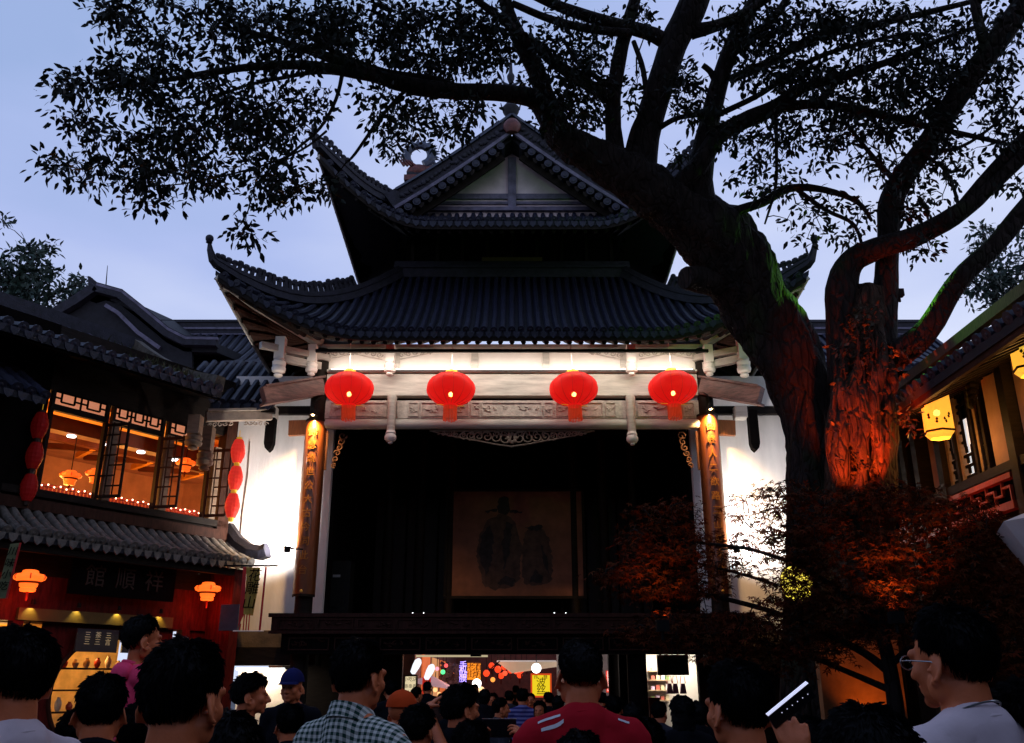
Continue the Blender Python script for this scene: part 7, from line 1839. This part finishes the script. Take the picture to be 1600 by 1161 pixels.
def head_prims(mb, hs=1.0, fem=False):
    o = Vector((0, -0.02, 1.50))
    def P(x, y, z): return o + (Vector((x, y, z)) - o) * hs + Vector((0, 0, HZ))
    def B(c, r, M=None): mb.ball(P(*c), [q * hs for q in r], 20, 14, M)
    B((0, -0.010, 1.655), (0.074, 0.095, 0.088)); B((0, 0.030, 1.605), (0.062, 0.064, 0.085))
    B((0, 0.035, 1.560), (0.050 if not fem else 0.045, 0.052, 0.042)); B((0, 0.070, 1.532), (0.022, 0.020, 0.018))
    for sg in (-1, 1):
        B((sg * 0.036, 0.058, 1.598), (0.026, 0.026, 0.028)); B((sg * 0.030, 0.082, 1.622), (0.014, 0.008, 0.008))
        B((sg * 0.058, 0.0, 1.565), (0.016, 0.03, 0.035))
        e0 = Matrix.Rotation(sg * 0.42, 4, 'Z') @ Matrix.Rotation(-0.18, 4, 'X')
        B((sg * 0.081, -0.016, 1.603), (0.006, 0.018, 0.031), e0)
        rim = [P(sg * (0.082 + 0.007 * (1 - math.cos(a)) * 0.5) - sg * 0.012 * math.cos(a + 0.3) * 0.6, -0.018 - 0.020 * math.sin(a), 1.607 + 0.030 * math.cos(a)) for a in np.linspace(-0.9, 3.0, 12)]
        mb.tube(rim, [0.0052 * hs] * 12, 8)
        B((sg * 0.079, -0.006, 1.575), (0.007, 0.009, 0.010)); B((sg * 0.079, 0.004, 1.602), (0.006, 0.006, 0.008))
    mb.capsule(P(0, 0.094, 1.628), P(0, 0.112, 1.592), 0.009 * hs, 0.014 * hs, 10)
    for sg in (-1, 1): B((sg * 0.013, 0.098, 1.588), (0.009, 0.010, 0.008))
    mb.capsule(P(-0.042, 0.078, 1.642), P(0.042, 0.078, 1.642), 0.013 * hs, 0.013 * hs, 10)
    B((0, 0.088, 1.565), (0.023, 0.010, 0.006)); B((0, 0.086, 1.553), (0.020, 0.010, 0.007))
    n0, n1 = (0.050, 0.056) if fem else (0.057, 0.064)
    mb.capsule(P(0, -0.022, 1.56), (0, -0.030, 1.40), n0 * (0.5 + 0.5 * hs), n1, 20)
    for sg in (-1, 1): mb.capsule((sg * 0.02, -0.04, 1.455), (sg * 0.13, -0.035, 1.385), 0.042, 0.045, 16)

def hand(mb, wrist, d, nrm, sg, curl=0.5, spread=0.12, pinch=False):
    """palm along d, nrm leaves the palm side, thumb on the sg side"""
    d, nrm = Vector(d).normalized(), Vector(nrm).normalized(); nrm = (nrm - d * nrm.dot(d)).normalized(); s = d.cross(nrm) * sg
    M = Matrix((s, d, nrm)).transposed().to_4x4()
    mb.ball(wrist + d * 0.048, (0.038, 0.052, 0.015), 14, 10, M)
    mb.capsule(wrist - d * 0.03, wrist + d * 0.02, 0.027, 0.025, 12)
    for k, (off, L) in enumerate(((0.029, 0.068), (0.010, 0.076), (-0.010, 0.071), (-0.028, 0.056))):
        b = wrist + d * (0.088 - 0.006 * abs(k - 1)) + s * off; c = curl * (1.0 + 0.12 * k)
        if pinch and k == 0: c = curl * 1.5
        dd = (d + s * spread * (1.2 - k * 0.8)).normalized(); p = b; a = c * 0.4
        for seg, (f, r0, r1) in enumerate(((0.45, 0.0092, 0.0086), (0.32, 0.0086, 0.0080), (0.24, 0.0080, 0.0066))):
            v = dd * math.cos(a) + nrm * math.sin(a); q = p + v * L * f; mb.capsule(p, q, r0, r1, 8); p = q; a += c * 0.8
    p = wrist + d * 0.022 + s * 0.028
    v = (s * 0.85 + d * 0.55 + nrm * 0.35).normalized(); q = p + v * 0.042; mb.capsule(p, q, 0.0135, 0.0105, 8)
    v2 = (s * 0.25 + d * 0.75 + nrm * (0.45 + curl * 0.4)).normalized(); mb.capsule(q, q + v2 * 0.032, 0.0105, 0.0080, 8)

def arm_chain(sg, pose, targets=None):
    sh = Vector((sg * 0.185, -0.025, 1.372))
    if pose == 'down': return sh, Vector((sg * 0.232, -0.045, 1.09)), Vector((sg * 0.235, 0.03, 0.85)), Vector((0, 0.15, -1)), Vector((-sg, 0, 0))
    if pose == 'lap': return sh, Vector((sg * 0.24, 0.05, 1.12)), Vector((sg * 0.09, 0.24, 1.14)), Vector((-sg * 0.6, 0.8, 0)), Vector((0, 0, -1))
    w, d, nr = targets
    mid = (sh + w) / 2; L = (w - sh).length; h = math.sqrt(max(0.001, 0.29 ** 2 - (L / 2) ** 2)) if L < 0.57 else 0.02
    bend = Vector((sg * 0.55, 0.1, -1)); ax = (w - sh).normalized(); bend = (bend - ax * bend.dot(ax)).normalized()
    return sh, mid + bend * h, w, d, nr

def build_body(name, hs=1.0, fem=False, arms=('down', 'down'), targets=(None, None), sit=False, fine=0.0055):
    """one continuous figure: fine head, neck and hands grown into a coarser trunk and limbs"""
    f = MB(); head_prims(f, hs, fem); c = MB()
    w = 0.92 if fem else 1.0
    c.ball((0, -0.02, 1.24), (0.158 * w, 0.10, 0.19), 20, 14); c.capsule((-0.16 * w, -0.025, 1.378), (0.16 * w, -0.025, 1.378), 0.056, 0.056, 14)
    c.ball((0, 0.0, 1.05), (0.135 * w, 0.092, 0.17), 18, 12); c.ball((0, -0.01, 0.92), (0.158, 0.11, 0.12), 18, 12)
    c.capsule((0, -0.03, 1.44), (0, -0.03, 1.30), 0.06, 0.08, 14)
    arms_out = []
    for sg in (-1, 1):
        i = 0 if sg < 0 else 1
        sh, el, wr, d, nr = arm_chain(sg, arms[i], targets[i]); arms_out.append((sh, el, wr))
        c.capsule(sh, el, 0.050, 0.040, 14); c.capsule(el, wr, 0.040, 0.028, 14)
        hand(f, wr, d, nr, -sg if arms[i] == 'down' else (-sg), 0.35 if arms[i] != 'grip' else 0.75, pinch=(arms[i] == 'pinch'))
        f.capsule(wr - Vector(d).normalized() * 0.02, wr + (el - wr).normalized() * 0.10, 0.027, 0.032, 12)
        if sit: kn, an, to = Vector((sg * 0.16, 0.36, 0.90)), Vector((sg * 0.15, 0.40, 0.52)), Vector((sg * 0.15, 0.52, 0.47))
        else: kn, an, to = Vector((sg * 0.10, 0.012, 0.49)), Vector((sg * 0.105, -0.03, 0.085)), Vector((sg * 0.12, 0.13, 0.035))
        c.capsule((sg * 0.085, -0.005, 0.88), kn, 0.082, 0.056, 14); c.capsule(kn, an, 0.055, 0.036, 14); c.capsule(an - Vector((0, 0.01, 0.04)), to, 0.04, 0.034, 12)
    me = join_mesh(remesh(f, fine, 2), remesh(c, 0.02, 2), name); me.materials.append(skin)
    return me, arms_out

def build_shirt(name, arms, fem=False, collar='tee', seed=0, long=False):
    c = MB(); w = 0.92 if fem else 1.0
    c.ball((0, -0.02, 1.23), (0.180 * w, 0.122, 0.215), 22, 14); c.capsule((-0.165 * w, -0.025, 1.372), (0.165 * w, -0.025, 1.372), 0.071, 0.071, 16)
    c.capsule((0, -0.040, 1.415), (0, -0.035, 1.28), 0.088, 0.10, 18)
    c.ball((0, 0, 1.03), (0.165 * w, 0.118, 0.18), 20, 12); c.tube([(0, -0.005, 1.1), (0, -0.005, 0.86)], [0.165, 0.172], 20, flat=0.72)
    for sg in (-1, 1): c.capsule((sg * 0.03, -0.042, 1.432), (sg * 0.14, -0.034, 1.388), 0.050, 0.058, 16)
    for (sh, el, wr) in arms:
        e = el if not long else el
        if long: c.capsule(sh, el, 0.064, 0.054, 16); c.tube([el, el.lerp(wr, 0.93)], [0.053, 0.040], 14)
        else: k = sh.lerp(el, 0.72); c.tube([sh, k], [0.066, 0.066], 16)
    me = remesh(c, 0.013, 3, name)
    wrinkle(me, 0.011, 8, seed)
    r = MB()
    if collar == 'tee': r.tube([(0.071 * math.cos(a), -0.030 + 0.074 * math.sin(a), 1.428 - 0.030 * math.sin(a)) for a in np.linspace(0, 2 * math.pi, 25)], 0.011, 8, cap=False)
    elif collar == 'shirt':
        rows = []
        for i, (rad, z) in enumerate(((0.066, 1.425), (0.068, 1.455), (0.070, 1.480), (0.075, 1.482), (0.084, 1.455), (0.090, 1.432))):
            rows.append([((rad) * math.cos(a), -0.030 + (rad * 1.04) * math.sin(a), z - 0.028 * math.sin(a)) for a in np.linspace(math.radians(105), math.radians(435), 30)])
        r.grid(rows)
    elif collar == 'high':
        r.tube([(0.070 * math.cos(a), -0.030 + 0.072 * math.sin(a), 1.448 - 0.026 * math.sin(a)) for a in np.linspace(0, 2 * math.pi, 25)], 0.018, 8, cap=False)
    if r.v:
        r2 = r.mesh('collar', True); me = join_mesh(me, r2, name)
    me.shade_smooth(); return me

def build_trousers():
    c = MB(); c.ball((0, -0.01, 0.92), (0.172, 0.122, 0.13), 20, 12)
    for sg in (-1, 1):
        c.capsule((sg * 0.088, -0.005, 0.88), (sg * 0.10, 0.012, 0.49), 0.094, 0.072, 14); c.tube([(sg * 0.10, 0.012, 0.49), (sg * 0.105, -0.03, 0.09)], [0.072, 0.064], 14)
    me = remesh(c, 0.02, 2, 'trousers'); me.shade_smooth(); me.materials.append(trouser_m); return me
def build_shoes(sg):
    c = MB(); c.capsule((sg * 0.105, -0.055, 0.045), (sg * 0.122, 0.15, 0.038), 0.045, 0.042, 12); me = c.mesh('shoe', True); me.materials.append(shoe_m); return me

def hair_mesh(style, seed, strands, hs=1.0):
    """cap of hair following the skull down to a hairline, with loose strands over it"""
    rg = random.Random(seed); o = Vector((0, -0.02, 1.50)); c0 = Vector((0, -0.010, 1.648))
    thick = {'short': 0.015, 'crop': 0.011, 'long': 0.020, 'fluffy': 0.019, 'bob': 0.022}[style]
    def hairline(az):                                  # az 0 at the face, pi at the back
        a = abs(az)
        front, ear, nape = {'short': (0.62, 0.10, -0.62), 'crop': (0.70, 0.16, -0.55), 'long': (0.62, -0.1, -0.9), 'fluffy': (0.5, -0.02, -0.72), 'bob': (0.5, -0.55, -1.0)}[style]
        k0, k1 = 0.75, 1.55
        if a < k0: return front
        if a < k1: t = (a - k0) / (k1 - k0); return front + (ear - front) * (t * t * (3 - 2 * t))
        t = min(1, (a - k1) / 0.75); return ear + (nape - ear) * (t * t * (3 - 2 * t))
    def skull(az, el):
        d = Vector((math.sin(az) * math.cos(el), math.cos(az) * math.cos(el), math.sin(el)))
        r = 1 / math.sqrt((d.x / 0.077) ** 2 + (d.y / 0.098) ** 2 + (d.z / 0.092) ** 2); return d, r
    n, m = 56, 22; rows = []
    for i in range(m + 1):
        row = []
        for j in range(n):
            az = -math.pi + 2 * math.pi * j / n; h = hairline(az) + 0.05 * mnoise.noise(Vector((az * 4, seed, 0)))
            el = math.pi / 2 - (math.pi / 2 - h) * i / m; d, r = skull(az, el)
            edge = min(1.0, (m - i) / 4.0); tk = thick * (0.25 + 0.75 * edge) * (1 + 0.4 * mnoise.noise(Vector((d.x * 5, d.y * 5, d.z * 5 + seed)))) + 0.003 * mnoise.noise(Vector((d.x * 16, d.y * 16, d.z * 7 + seed)))
            if style in ('crop', 'short'): tf = max(0, min(1, (i / m - 0.35) / 0.5)); tk *= 1 - 0.55 * tf * tf * (3 - 2 * tf)
            p = c0 + d * (r + tk - 0.004)
            if style in ('long', 'bob') and i > m * 0.72 and abs(az) > 1.2: p.z -= (i / m - 0.72) * (0.80 if style == 'long' else 0.18); p.y -= (i / m - 0.72) * 0.08
            row.append(p)
        rows.append(row + [row[0]])
    mb = MB(); mb.grid(rows)
    for k in range(strands):
        i = rg.randrange(1, m + 1); j = rg.randrange(n); p = rows[i][j]; q = rows[min(m, i + 1)][j]; d = (p - c0).normalized()
        dn = (rows[i][j] - rows[i - 1][j]).normalized(); sd = dn.cross(d).normalized()
        L = rg.uniform(0.016, 0.036) * (1.1 if style in ('fluffy', 'long') else 1.0) * (0.7 if style == 'crop' else 1)
        v = (dn * 0.8 + d * rg.uniform(0.05, 0.42) + sd * rg.uniform(-0.35, 0.35)).normalized(); w = rg.uniform(0.0003, 0.0008)
        b = p - d * 0.003
        mb.add([b - sd * w, b + sd * w, b + v * L * 0.6 + d * 0.002 + sd * w * 0.7, b + v * L - d * L * 0.15], [(0, 1, 2), (0, 2, 3)])
    me = mb.mesh('hair', 'all', fix=False)
    for v in me.vertices: v.co = o + (v.co - o) * hs + Vector((0, 0, HZ))
    me.materials.append(hair_m); return me

HAIR = {s: hair_mesh(s, 3 + i, st) for i, (s, st) in enumerate((('short', 7000), ('crop', 6000), ('long', 5000), ('fluffy', 8000), ('bob', 5000)))}
TROU, SHOES = build_trousers(), [build_shoes(-1), build_shoes(1)]
BODY = {'m': build_body('body', arms=('down', 'down')), 'f': build_body('body', fem=True, arms=('down', 'down'))}
SHIRT = {(b, c, lg): build_shirt('shirt', BODY[b][1], b == 'f', c, i, lg) for i, (b, c, lg) in enumerate((('m', 'tee', False), ('m', 'shirt', False), ('m', 'high', True), ('f', 'tee', False), ('f', 'high', True)))}
eye_mb = MB(); eye_mb.ball((0, 0, 0), (0.0105, 0.006, 0.0055), 10, 8); EYE = eye_mb.mesh('eye', True); EYE.materials.append(eye_m)

def add(name, me, parent, m=None, local=Matrix.Identity(4)):
    o = bpy.data.objects.new(name, me); COL.objects.link(o); o.parent = parent; o.matrix_local = local; WM[o.name] = WM[parent.name] @ local
    if m is not None:
        if not me.materials: me.materials.append(m)
        o.material_slots[0].link = 'OBJECT'; o.material_slots[0].material = m
    return o

def place(px, py, wpx, head_w=0.212):
    zc = FPX * head_w / wpx; xc, yc = (px - 800) / FPX * zc, (580.5 - py) / FPX * zc
    return Vector((xc, zc * math.cos(PITCH) - yc * math.sin(PITCH), 0)), CAM_Z + zc * math.sin(PITCH) + yc * math.cos(PITCH)

def person(px, py, wpx, yaw, label, hair='short', shirt=('m', 'tee', False), col=None, face=False, group=None, body=None, smesh=None, tilt=0.0, H=None, cap=None):
    p, top = place(px, py, wpx); s = top / 1.728
    if s < 0.86 or s > 1.12: print('PERSON height', round(top, 2), px, py, wpx)
    t = bpy.data.objects.new('person', None); COL.objects.link(t); t.location = p; t.scale = (s, s, s); t.rotation_euler = (0, 0, R(yaw))
    WM[t.name] = Matrix.Translation(p) @ Matrix.Rotation(R(yaw), 4, 'Z') @ Matrix.Scale(s, 4)
    tag(t, label, 'person', group)
    bm_ = body or BODY[shirt[0]][0]
    add('body', bm_, t); 
    so = add('shirt', smesh or SHIRT[shirt], t, col or black_c)
    add('trousers', TROU, t)
    for sh in SHOES: add('shoe', sh, t)
    if hair: add('hair', HAIR[hair], t)
    if face:
        for sg in (-1, 1): add('eye', EYE, t, local=Matrix.Translation((sg * 0.031, 0.0905, 1.6235 + HZ)))
    if cap is not None: make_cap(t, cap)
    return t

def make_cap(t, m):
    q = MB(); c = Vector((0, -0.008, 1.665 + HZ)); rows = []
    for i in range(9):
        el = math.pi / 2 - (math.pi / 2 - 0.02) * i / 8
        rows.append([c + Vector((0.092 * math.sin(a) * math.cos(el), 0.112 * math.cos(a) * math.cos(el), 0.108 * math.sin(el))) for a in np.linspace(0, 2 * math.pi, 25)])
    q.grid(rows); q.ball(c + Vector((0, 0, 0.108)), 0.008, 8, 6)
    me = q.mesh('cap', 'all'); me.materials.append(m); cp = add('cap', me, t)
    q = MB(); out = [Vector((0.086 * math.sin(a), 0.010 + 0.098 * math.cos(a), 1.668 + HZ)) for a in np.linspace(-1.15, 1.15, 13)]
    rows = [[p + Vector((0, 0.0 + 0.085 * f * max(0, math.cos(a * 1.2)), -0.018 * f)) for p, a in zip(out, np.linspace(-1.15, 1.15, 13))] for f in (0, 0.5, 1.0)]
    q.grid(rows, 0.004); me = q.mesh('brim', 'all'); me.materials.append(m); add('brim', me, cp)

# ---- near row
person(34, 970, 124, 66, 'man at the far left in a white shirt, turned left, seen from behind', 'short', ('m', 'tee', False), white_c, True)
person(166, 1046, 92, 20, 'dark dressed person carrying the child in pink', 'short', ('m', 'high', True), black_c)
person(300, 988, 146, -14, 'big dark haired head and shoulders in black, nearest left of centre', 'short', ('m', 'high', True), black_c)
person(360, 1106, 132, -5, 'dark haired head close by at the bottom, below the man in profile', 'bob', ('f', 'high', True), black_c)
person(396, 1048, 54, -74, 'man in profile facing right beside the big dark head', 'fluffy', ('m', 'tee', False), black_c, True)
person(458, 1044, 42, 172, 'man in a dark blue cap facing the camera', None, ('m', 'high', True), black_c, True, cap=cloth('cap_navy', (0.012, 0.014, 0.07)))
gman = person(566, 992, 90, -30, 'man in a green and white gingham shirt seen from behind', 'short', ('m', 'shirt', False), gingham)
person(512, 1142, 92, 5, 'dark crown of a head at the bottom edge before the gingham shirt', 'short', ('m', 'high', True), black_c)
person(630, 1078, 56, -38, 'person in an orange cap looking right behind the gingham shirt', None, ('m', 'tee', False), rust_c, cap=orange_c)
person(722, 1066, 62, -52, 'dark haired man in black turned right, left of the raised phone', 'fluffy', ('m', 'tee', False), black_c, True)
person(783, 1088, 31, -72, 'man with glasses facing right beyond the raised phone', 'short', ('m', 'tee', False), grey_c, True)
person(817, 1074, 25, -12, 'person in a blue striped shirt walking away under the stage', 'short', ('m', 'tee', False), stripe_c)
person(843, 1094, 27, 165, 'woman with long dark hair in a red top facing the camera', 'long', ('f', 'tee', False), red_c, True)
rman = person(905, 990, 86, 4, 'man in a bright red shirt with white shoulder stripes seen from behind', 'crop', ('m', 'tee', False), red_c)
person(957, 1084, 36, 10, 'person in black just right of the man in red', 'short', ('m', 'high', True), black_c)
person(990, 1096, 40, -15, 'person in navy before the dark pier right of the man in red', 'bob', ('f', 'high', True), navy_c)
person(1064, 1085, 46, 6, 'woman with long dark hair standing before the bright shop', 'long', ('f', 'high', True), black_c)
person(1146, 1024, 118, 22, 'dark haired man in black, right of the bright shop, one ear showing', 'short', ('m', 'tee', False), navy_c)
wman = person(1472, 938, 126, 26, 'man with glasses in a white shirt at the right, seen from behind', 'short', ('m', 'tee', False), white_c, True)
person(1592, 1056, 128, 58, 'dark haired person cut off by the right edge of the picture', 'fluffy', ('f', 'tee', False), black_c, True)
person(1345, 1094, 170, 12, 'long dark haired woman in navy close by at the bottom right', 'long', ('f', 'high', True), navy_c)
person(1256, 1112, 92, 8, 'low dark head behind the long haired woman at the bottom right', 'short', ('m', 'high', True), black_c)
person(1010, 1120, 66, 0, 'dark head at the bottom edge right of the man in red', 'fluffy', ('m', 'high', True), black_c)
person(905, 1138, 100, 0, 'dark crown of a head at the bottom before the man in red', 'bob', ('f', 'high', True), brown_c)
person(455, 1096, 58, 20, 'dark head in front of the man in the cap', 'short', ('m', 'high', True), black_c)
person(985, 1112, 84, -6, 'dark head close by at the bottom right of the man in red', 'short', ('m', 'high', True), black_c)
person(838, 1134, 84, 8, 'dark head at the bottom left of the man in red', 'short', ('m', 'high', True), black_c)
person(132, 1100, 90, 12, 'dark head at the bottom between the left man and the carried child', 'short', ('m', 'high', True), black_c)
person(226, 1092, 84, -8, 'dark head low between the child in pink and the big dark head', 'short', ('m', 'high', True), black_c)

# ---- child on shoulders
CH_B, CH_A = build_body('body', hs=1.32, fem=True, arms=('lap', 'lap'), sit=True)
CH_S = build_shirt('hoodie', CH_A, True, 'high', 9, True)
CH_H = hair_mesh('short', 15, 3000, 1.32)
p, top = place(226, 963, 52, 0.160); s = 0.66
child = bpy.data.objects.new('person', None); COL.objects.link(child)
child.location = (p.x, p.y, top - 1.79 * s); child.scale = (s, s, s); child.rotation_euler = (0, 0, R(-48))
WM[child.name] = Matrix.Translation(child.location) @ Matrix.Rotation(R(-48), 4, 'Z') @ Matrix.Scale(s, 4)
tag(child, 'small child in a pink hooded top carried above the crowd on shoulders', 'person')
add('body', CH_B, child); add('hoodie', CH_S, child, pink_c); add('hair', CH_H, child)
c = MB(); c.ball((0, -0.10, 1.40), (0.13, 0.075, 0.075), 16, 10); c.ball((0, -0.125, 1.35), (0.09, 0.06, 0.09), 12, 8)
hm = remesh(c, 0.012, 3, 'hood'); wrinkle(hm, 0.01, 10, 3); hm.shade_smooth(); add('hood', hm, child, pink_c)
for sg in (-1, 1):
    c = MB(); c.capsule((sg * 0.085, -0.005, 0.88), (sg * 0.16, 0.36, 0.90), 0.094, 0.07, 12); c.capsule((sg * 0.16, 0.36, 0.90), (sg * 0.15, 0.40, 0.55), 0.068, 0.05, 12)
    me = c.mesh('trouser_leg', True); me.materials.append(trouser_m); add('trouser_leg', me, child)

# ---- people with raised hands
def to_local(t, v): return WM[t.name].inverted() @ Vector(v)
def raised(px, py, wpx, yaw, label, hair, col, arms, hands_px, phone=None, shirt=('m', 'tee', False)):
    """hands_px: [(px, py, depth scale, dir, palm)] for left, right in world terms"""
    p, top = place(px, py, wpx); s = top / 1.728
    W = Matrix.Translation(p) @ Matrix.Rotation(R(yaw), 4, 'Z') @ Matrix.Scale(s, 4); Wi = W.inverted(); R3 = Wi.to_3x3()
    tg = []
    for h in hands_px:
        if h is None: tg.append(None); continue
        pos, d, nr = h; tg.append((Wi @ Vector(pos), (R3 @ Vector(d)).normalized(), (R3 @ Vector(nr)).normalized()))
    b, ar = build_body('body', fem=shirt[0] == 'f', arms=arms, targets=tg)
    sm = build_shirt('shirt', ar, shirt[0] == 'f', 'tee', 5)
    return person(px, py, wpx, yaw, label, hair, shirt, col, body=b, smesh=sm)
# phone taker
pp, _ = place(738, 1120, 82)
ph = at(780, 1138, pp.y + 0.36)
raised(738, 1120, 82, -16, 'dark haired person at the bottom holding up a phone with both hands', 'short', black_c, ('grip', 'grip'),
       [(ph + Vector((-0.115, -0.02, -0.085)), (0.35, 0.12, 0.9), (1, 0.25, -0.1)), (ph + Vector((0.115, -0.045, -0.085)), (-0.35, 0.0, 0.9), (-1, 0.35, -0.1))])
t = thing('smartphone', 'black smartphone held up sideways in two hands at the bottom centre', 'phone', ph - Vector((0, 0, 0.04)))
q = MB(); q.span(ph + Vector((-0.075, -0.004, -0.038)), ph + Vector((0.075, 0.005, 0.038))); q.build('case', mat('phone_case', (0.012, 0.012, 0.014), 0.3), t)
q = MB(); q.span(ph + Vector((-0.070, -0.0055, -0.034)), ph + Vector((0.070, -0.0042, 0.034))); q.build('screen', mat('phone_screen', (0.006, 0.006, 0.008), 0.1, spec=0.6), t)
q = MB(); q.span(ph + Vector((-0.076, -0.0045, 0.0385)), ph + Vector((0.076, 0.0055, 0.0405))); q.build('edge', mat('phone_edge', (0.75, 0.7, 0.65), 0.3, metal=0.8), t)
# raised pinching hand
pp, _ = place(668, 1096, 66)
hp = at(668, 1106, pp.y + 0.30)
raised(655, 1098, 66, -20, 'dark haired person raising one hand with pinched fingers, left of centre', 'fluffy', brown_c, ('down', 'pinch'),
       [None, (hp, (0.75, 0.1, 0.62), (0.35, 0.1, -0.9))])
wr = MB(); wr.tube([hp + Vector((-0.012, -0.03, -0.012)), hp + Vector((-0.012, 0.03, -0.012))], 0.008, 8)
# tablet held up at the bottom right, its edge glint painted as a glowing strip
pp, _ = place(1300, 1135, 110)
tb = at(1236, 1102, 1.9)
raised(1310, 1150, 150, 14, 'dark headed person at the bottom right holding up a tilted phone', 'short', black_c, ('grip', 'down'),
       [(tb + Vector((0.01, -0.01, -0.13)), (-0.15, 0.1, 0.95), (0.2, 0.9, 0.1)), None])
t = thing('tilted_phone', 'dark phone with a bright edge tilted up at the bottom right', 'phone', tb - Vector((0, 0, 0.06)))
M = Matrix.Rotation(-0.62, 3, 'Y') @ Matrix.Rotation(0.5, 3, 'X')
q = MB(); q.box(tb, (0.105, 0.008, 0.034), M); q.build('case', MATS['phone_case'], t)
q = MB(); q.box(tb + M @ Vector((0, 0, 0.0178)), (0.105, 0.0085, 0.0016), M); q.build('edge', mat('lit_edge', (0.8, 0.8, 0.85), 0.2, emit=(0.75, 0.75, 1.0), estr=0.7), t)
for k in range(6):
    q = MB(); q.ball(tb + M @ Vector((-0.025 + 0.013 * k, -0.0048, 0.004 - 0.001 * k)), 0.0011, 6, 5); q.build('indicator', MATS['lit_edge'], t)

# glasses
def glasses(t, m):
    g_ = MB()
    for sg in (-1, 1):
        g_.tube([(sg * 0.034 + 0.024 * math.cos(a), 0.104, 1.622 + 0.017 * math.sin(a)) for a in np.linspace(0, 2 * math.pi, 17)], 0.0018, 6, cap=False)
        g_.tube([(sg * 0.058, 0.102, 1.626), (sg * 0.078, 0.06, 1.626), (sg * 0.084, -0.01, 1.622), (sg * 0.082, -0.03, 1.608)], 0.0018, 6)
    g_.tube([(-0.01, 0.106, 1.628), (0, 0.110, 1.631), (0.01, 0.106, 1.628)], 0.0018, 6)
    me = g_.mesh('glasses', True); me.transform(Matrix.Translation((0, 0, HZ))); me.materials.append(m); add('glasses', me, t)
glasses(wman, mat('glasses_frame', (0.35, 0.33, 0.33), 0.25, metal=0.7))
# white bars on the red shirt, laid along the shoulder
from mathutils.bvhtree import BVHTree
so = [o for o in rman.children if o.name.startswith('shirt')][0]
bvh = BVHTree.FromPolygons([v.co for v in so.data.vertices], [tuple(p.vertices) for p in so.data.polygons])
stripe_w = cloth('stripe_white', (0.75, 0.72, 0.75))
for (xa, ya, xb, yb) in ((-0.075, -0.075, -0.155, -0.085), (-0.085, -0.055, -0.165, -0.062), (0.12, -0.06, 0.16, -0.064)):
    rows = []
    for f in np.linspace(0, 1, 8):
        row = []
        for w in (-0.004, 0.004):
            x, y = xa + (xb - xa) * f, ya + (yb - ya) * f + w
            h = bvh.ray_cast(Vector((x, y - 0.15, 1.75)), Vector((0, 0.38, -0.92)).normalized())
            if h[0] is not None: row.append(h[0] + h[1] * 0.0025)
        if len(row) == 2: rows.append(row)
    if len(rows) > 2:
        q = MB(); q.grid(rows); me = q.mesh('shoulder_stripe', True); me.materials.append(stripe_w); add('shoulder_stripe', me, rman)
# necklace of the white shirt man
q = MB(); q.tube([(0.066 * math.cos(a), -0.030 + 0.070 * math.sin(a), 1.462 - 0.030 * math.sin(a)) for a in np.linspace(0, 2 * math.pi, 25)], 0.0025, 6, cap=False); me = q.mesh('necklace', True); me.materials.append(mat('silver', (0.6, 0.6, 0.6), 0.3, metal=0.9)); add('necklace', me, wman)

# ---- walkers farther off, under the stage
far = [(612, 1062, 26, 10, 'short', 'black', 'person in black standing left of the cream menu board'), (652, 1072, 22, -40, 'short', 'black', 'person in black before the cream menu board'), (690, 1082, 20, 160, 'short', 'brown', 'person in brown coming along the street, left'), (757, 1076, 22, 0, 'bob', 'black', 'dark haired person walking away below the orange sign'), (770, 1082, 20, 150, 'long', 'rust', 'person in rust red coming along the street below the orange sign'), (795, 1078, 20, 20, 'short', 'grey', 'person in grey left of the striped shirt'),
       (829, 1082, 19, 170, 'short', 'orange', 'person in orange facing the camera beside the striped shirt'), (856, 1080, 22, 30, 'short', 'black', 'person in black with a raised arm before the yellow sign'), (872, 1086, 24, -10, 'bob', 'white', 'person in white behind the man in red'), (940, 1080, 22, 0, 'short', 'black', 'person in black before the red neon sign'), (700, 1092, 30, 10, 'bob', 'black', 'dark haired person left of the man turned right'), (668, 1064, 17, 0, 'short', 'black', 'small far off person left of the red signboard'), (742, 1068, 15, 180, 'short', 'grey', 'small far off person under the purple neon sign'), (806, 1070, 14, 0, 'short', 'brown', 'small far off person in the middle of the street'), (1030, 1094, 34, -30, 'short', 'grey', 'person in grey before the red chest'), (1090, 1094, 36, 0, 'bob', 'black', 'person in black right of the bright shop'), (560, 1100, 40, 20, 'short', 'black', 'person in black far left behind the gingham shirt')]
cols = {'black': black_c, 'brown': brown_c, 'rust': rust_c, 'grey': grey_c, 'orange': orange_c, 'white': white_c}
for px, py, w, yaw, h, cc, lb in far:
    fem = h in ('bob', 'long')
    person(px, py, w, yaw, lb, h, ('f' if fem else 'm', 'tee', False), cols[cc], abs(yaw) > 90)
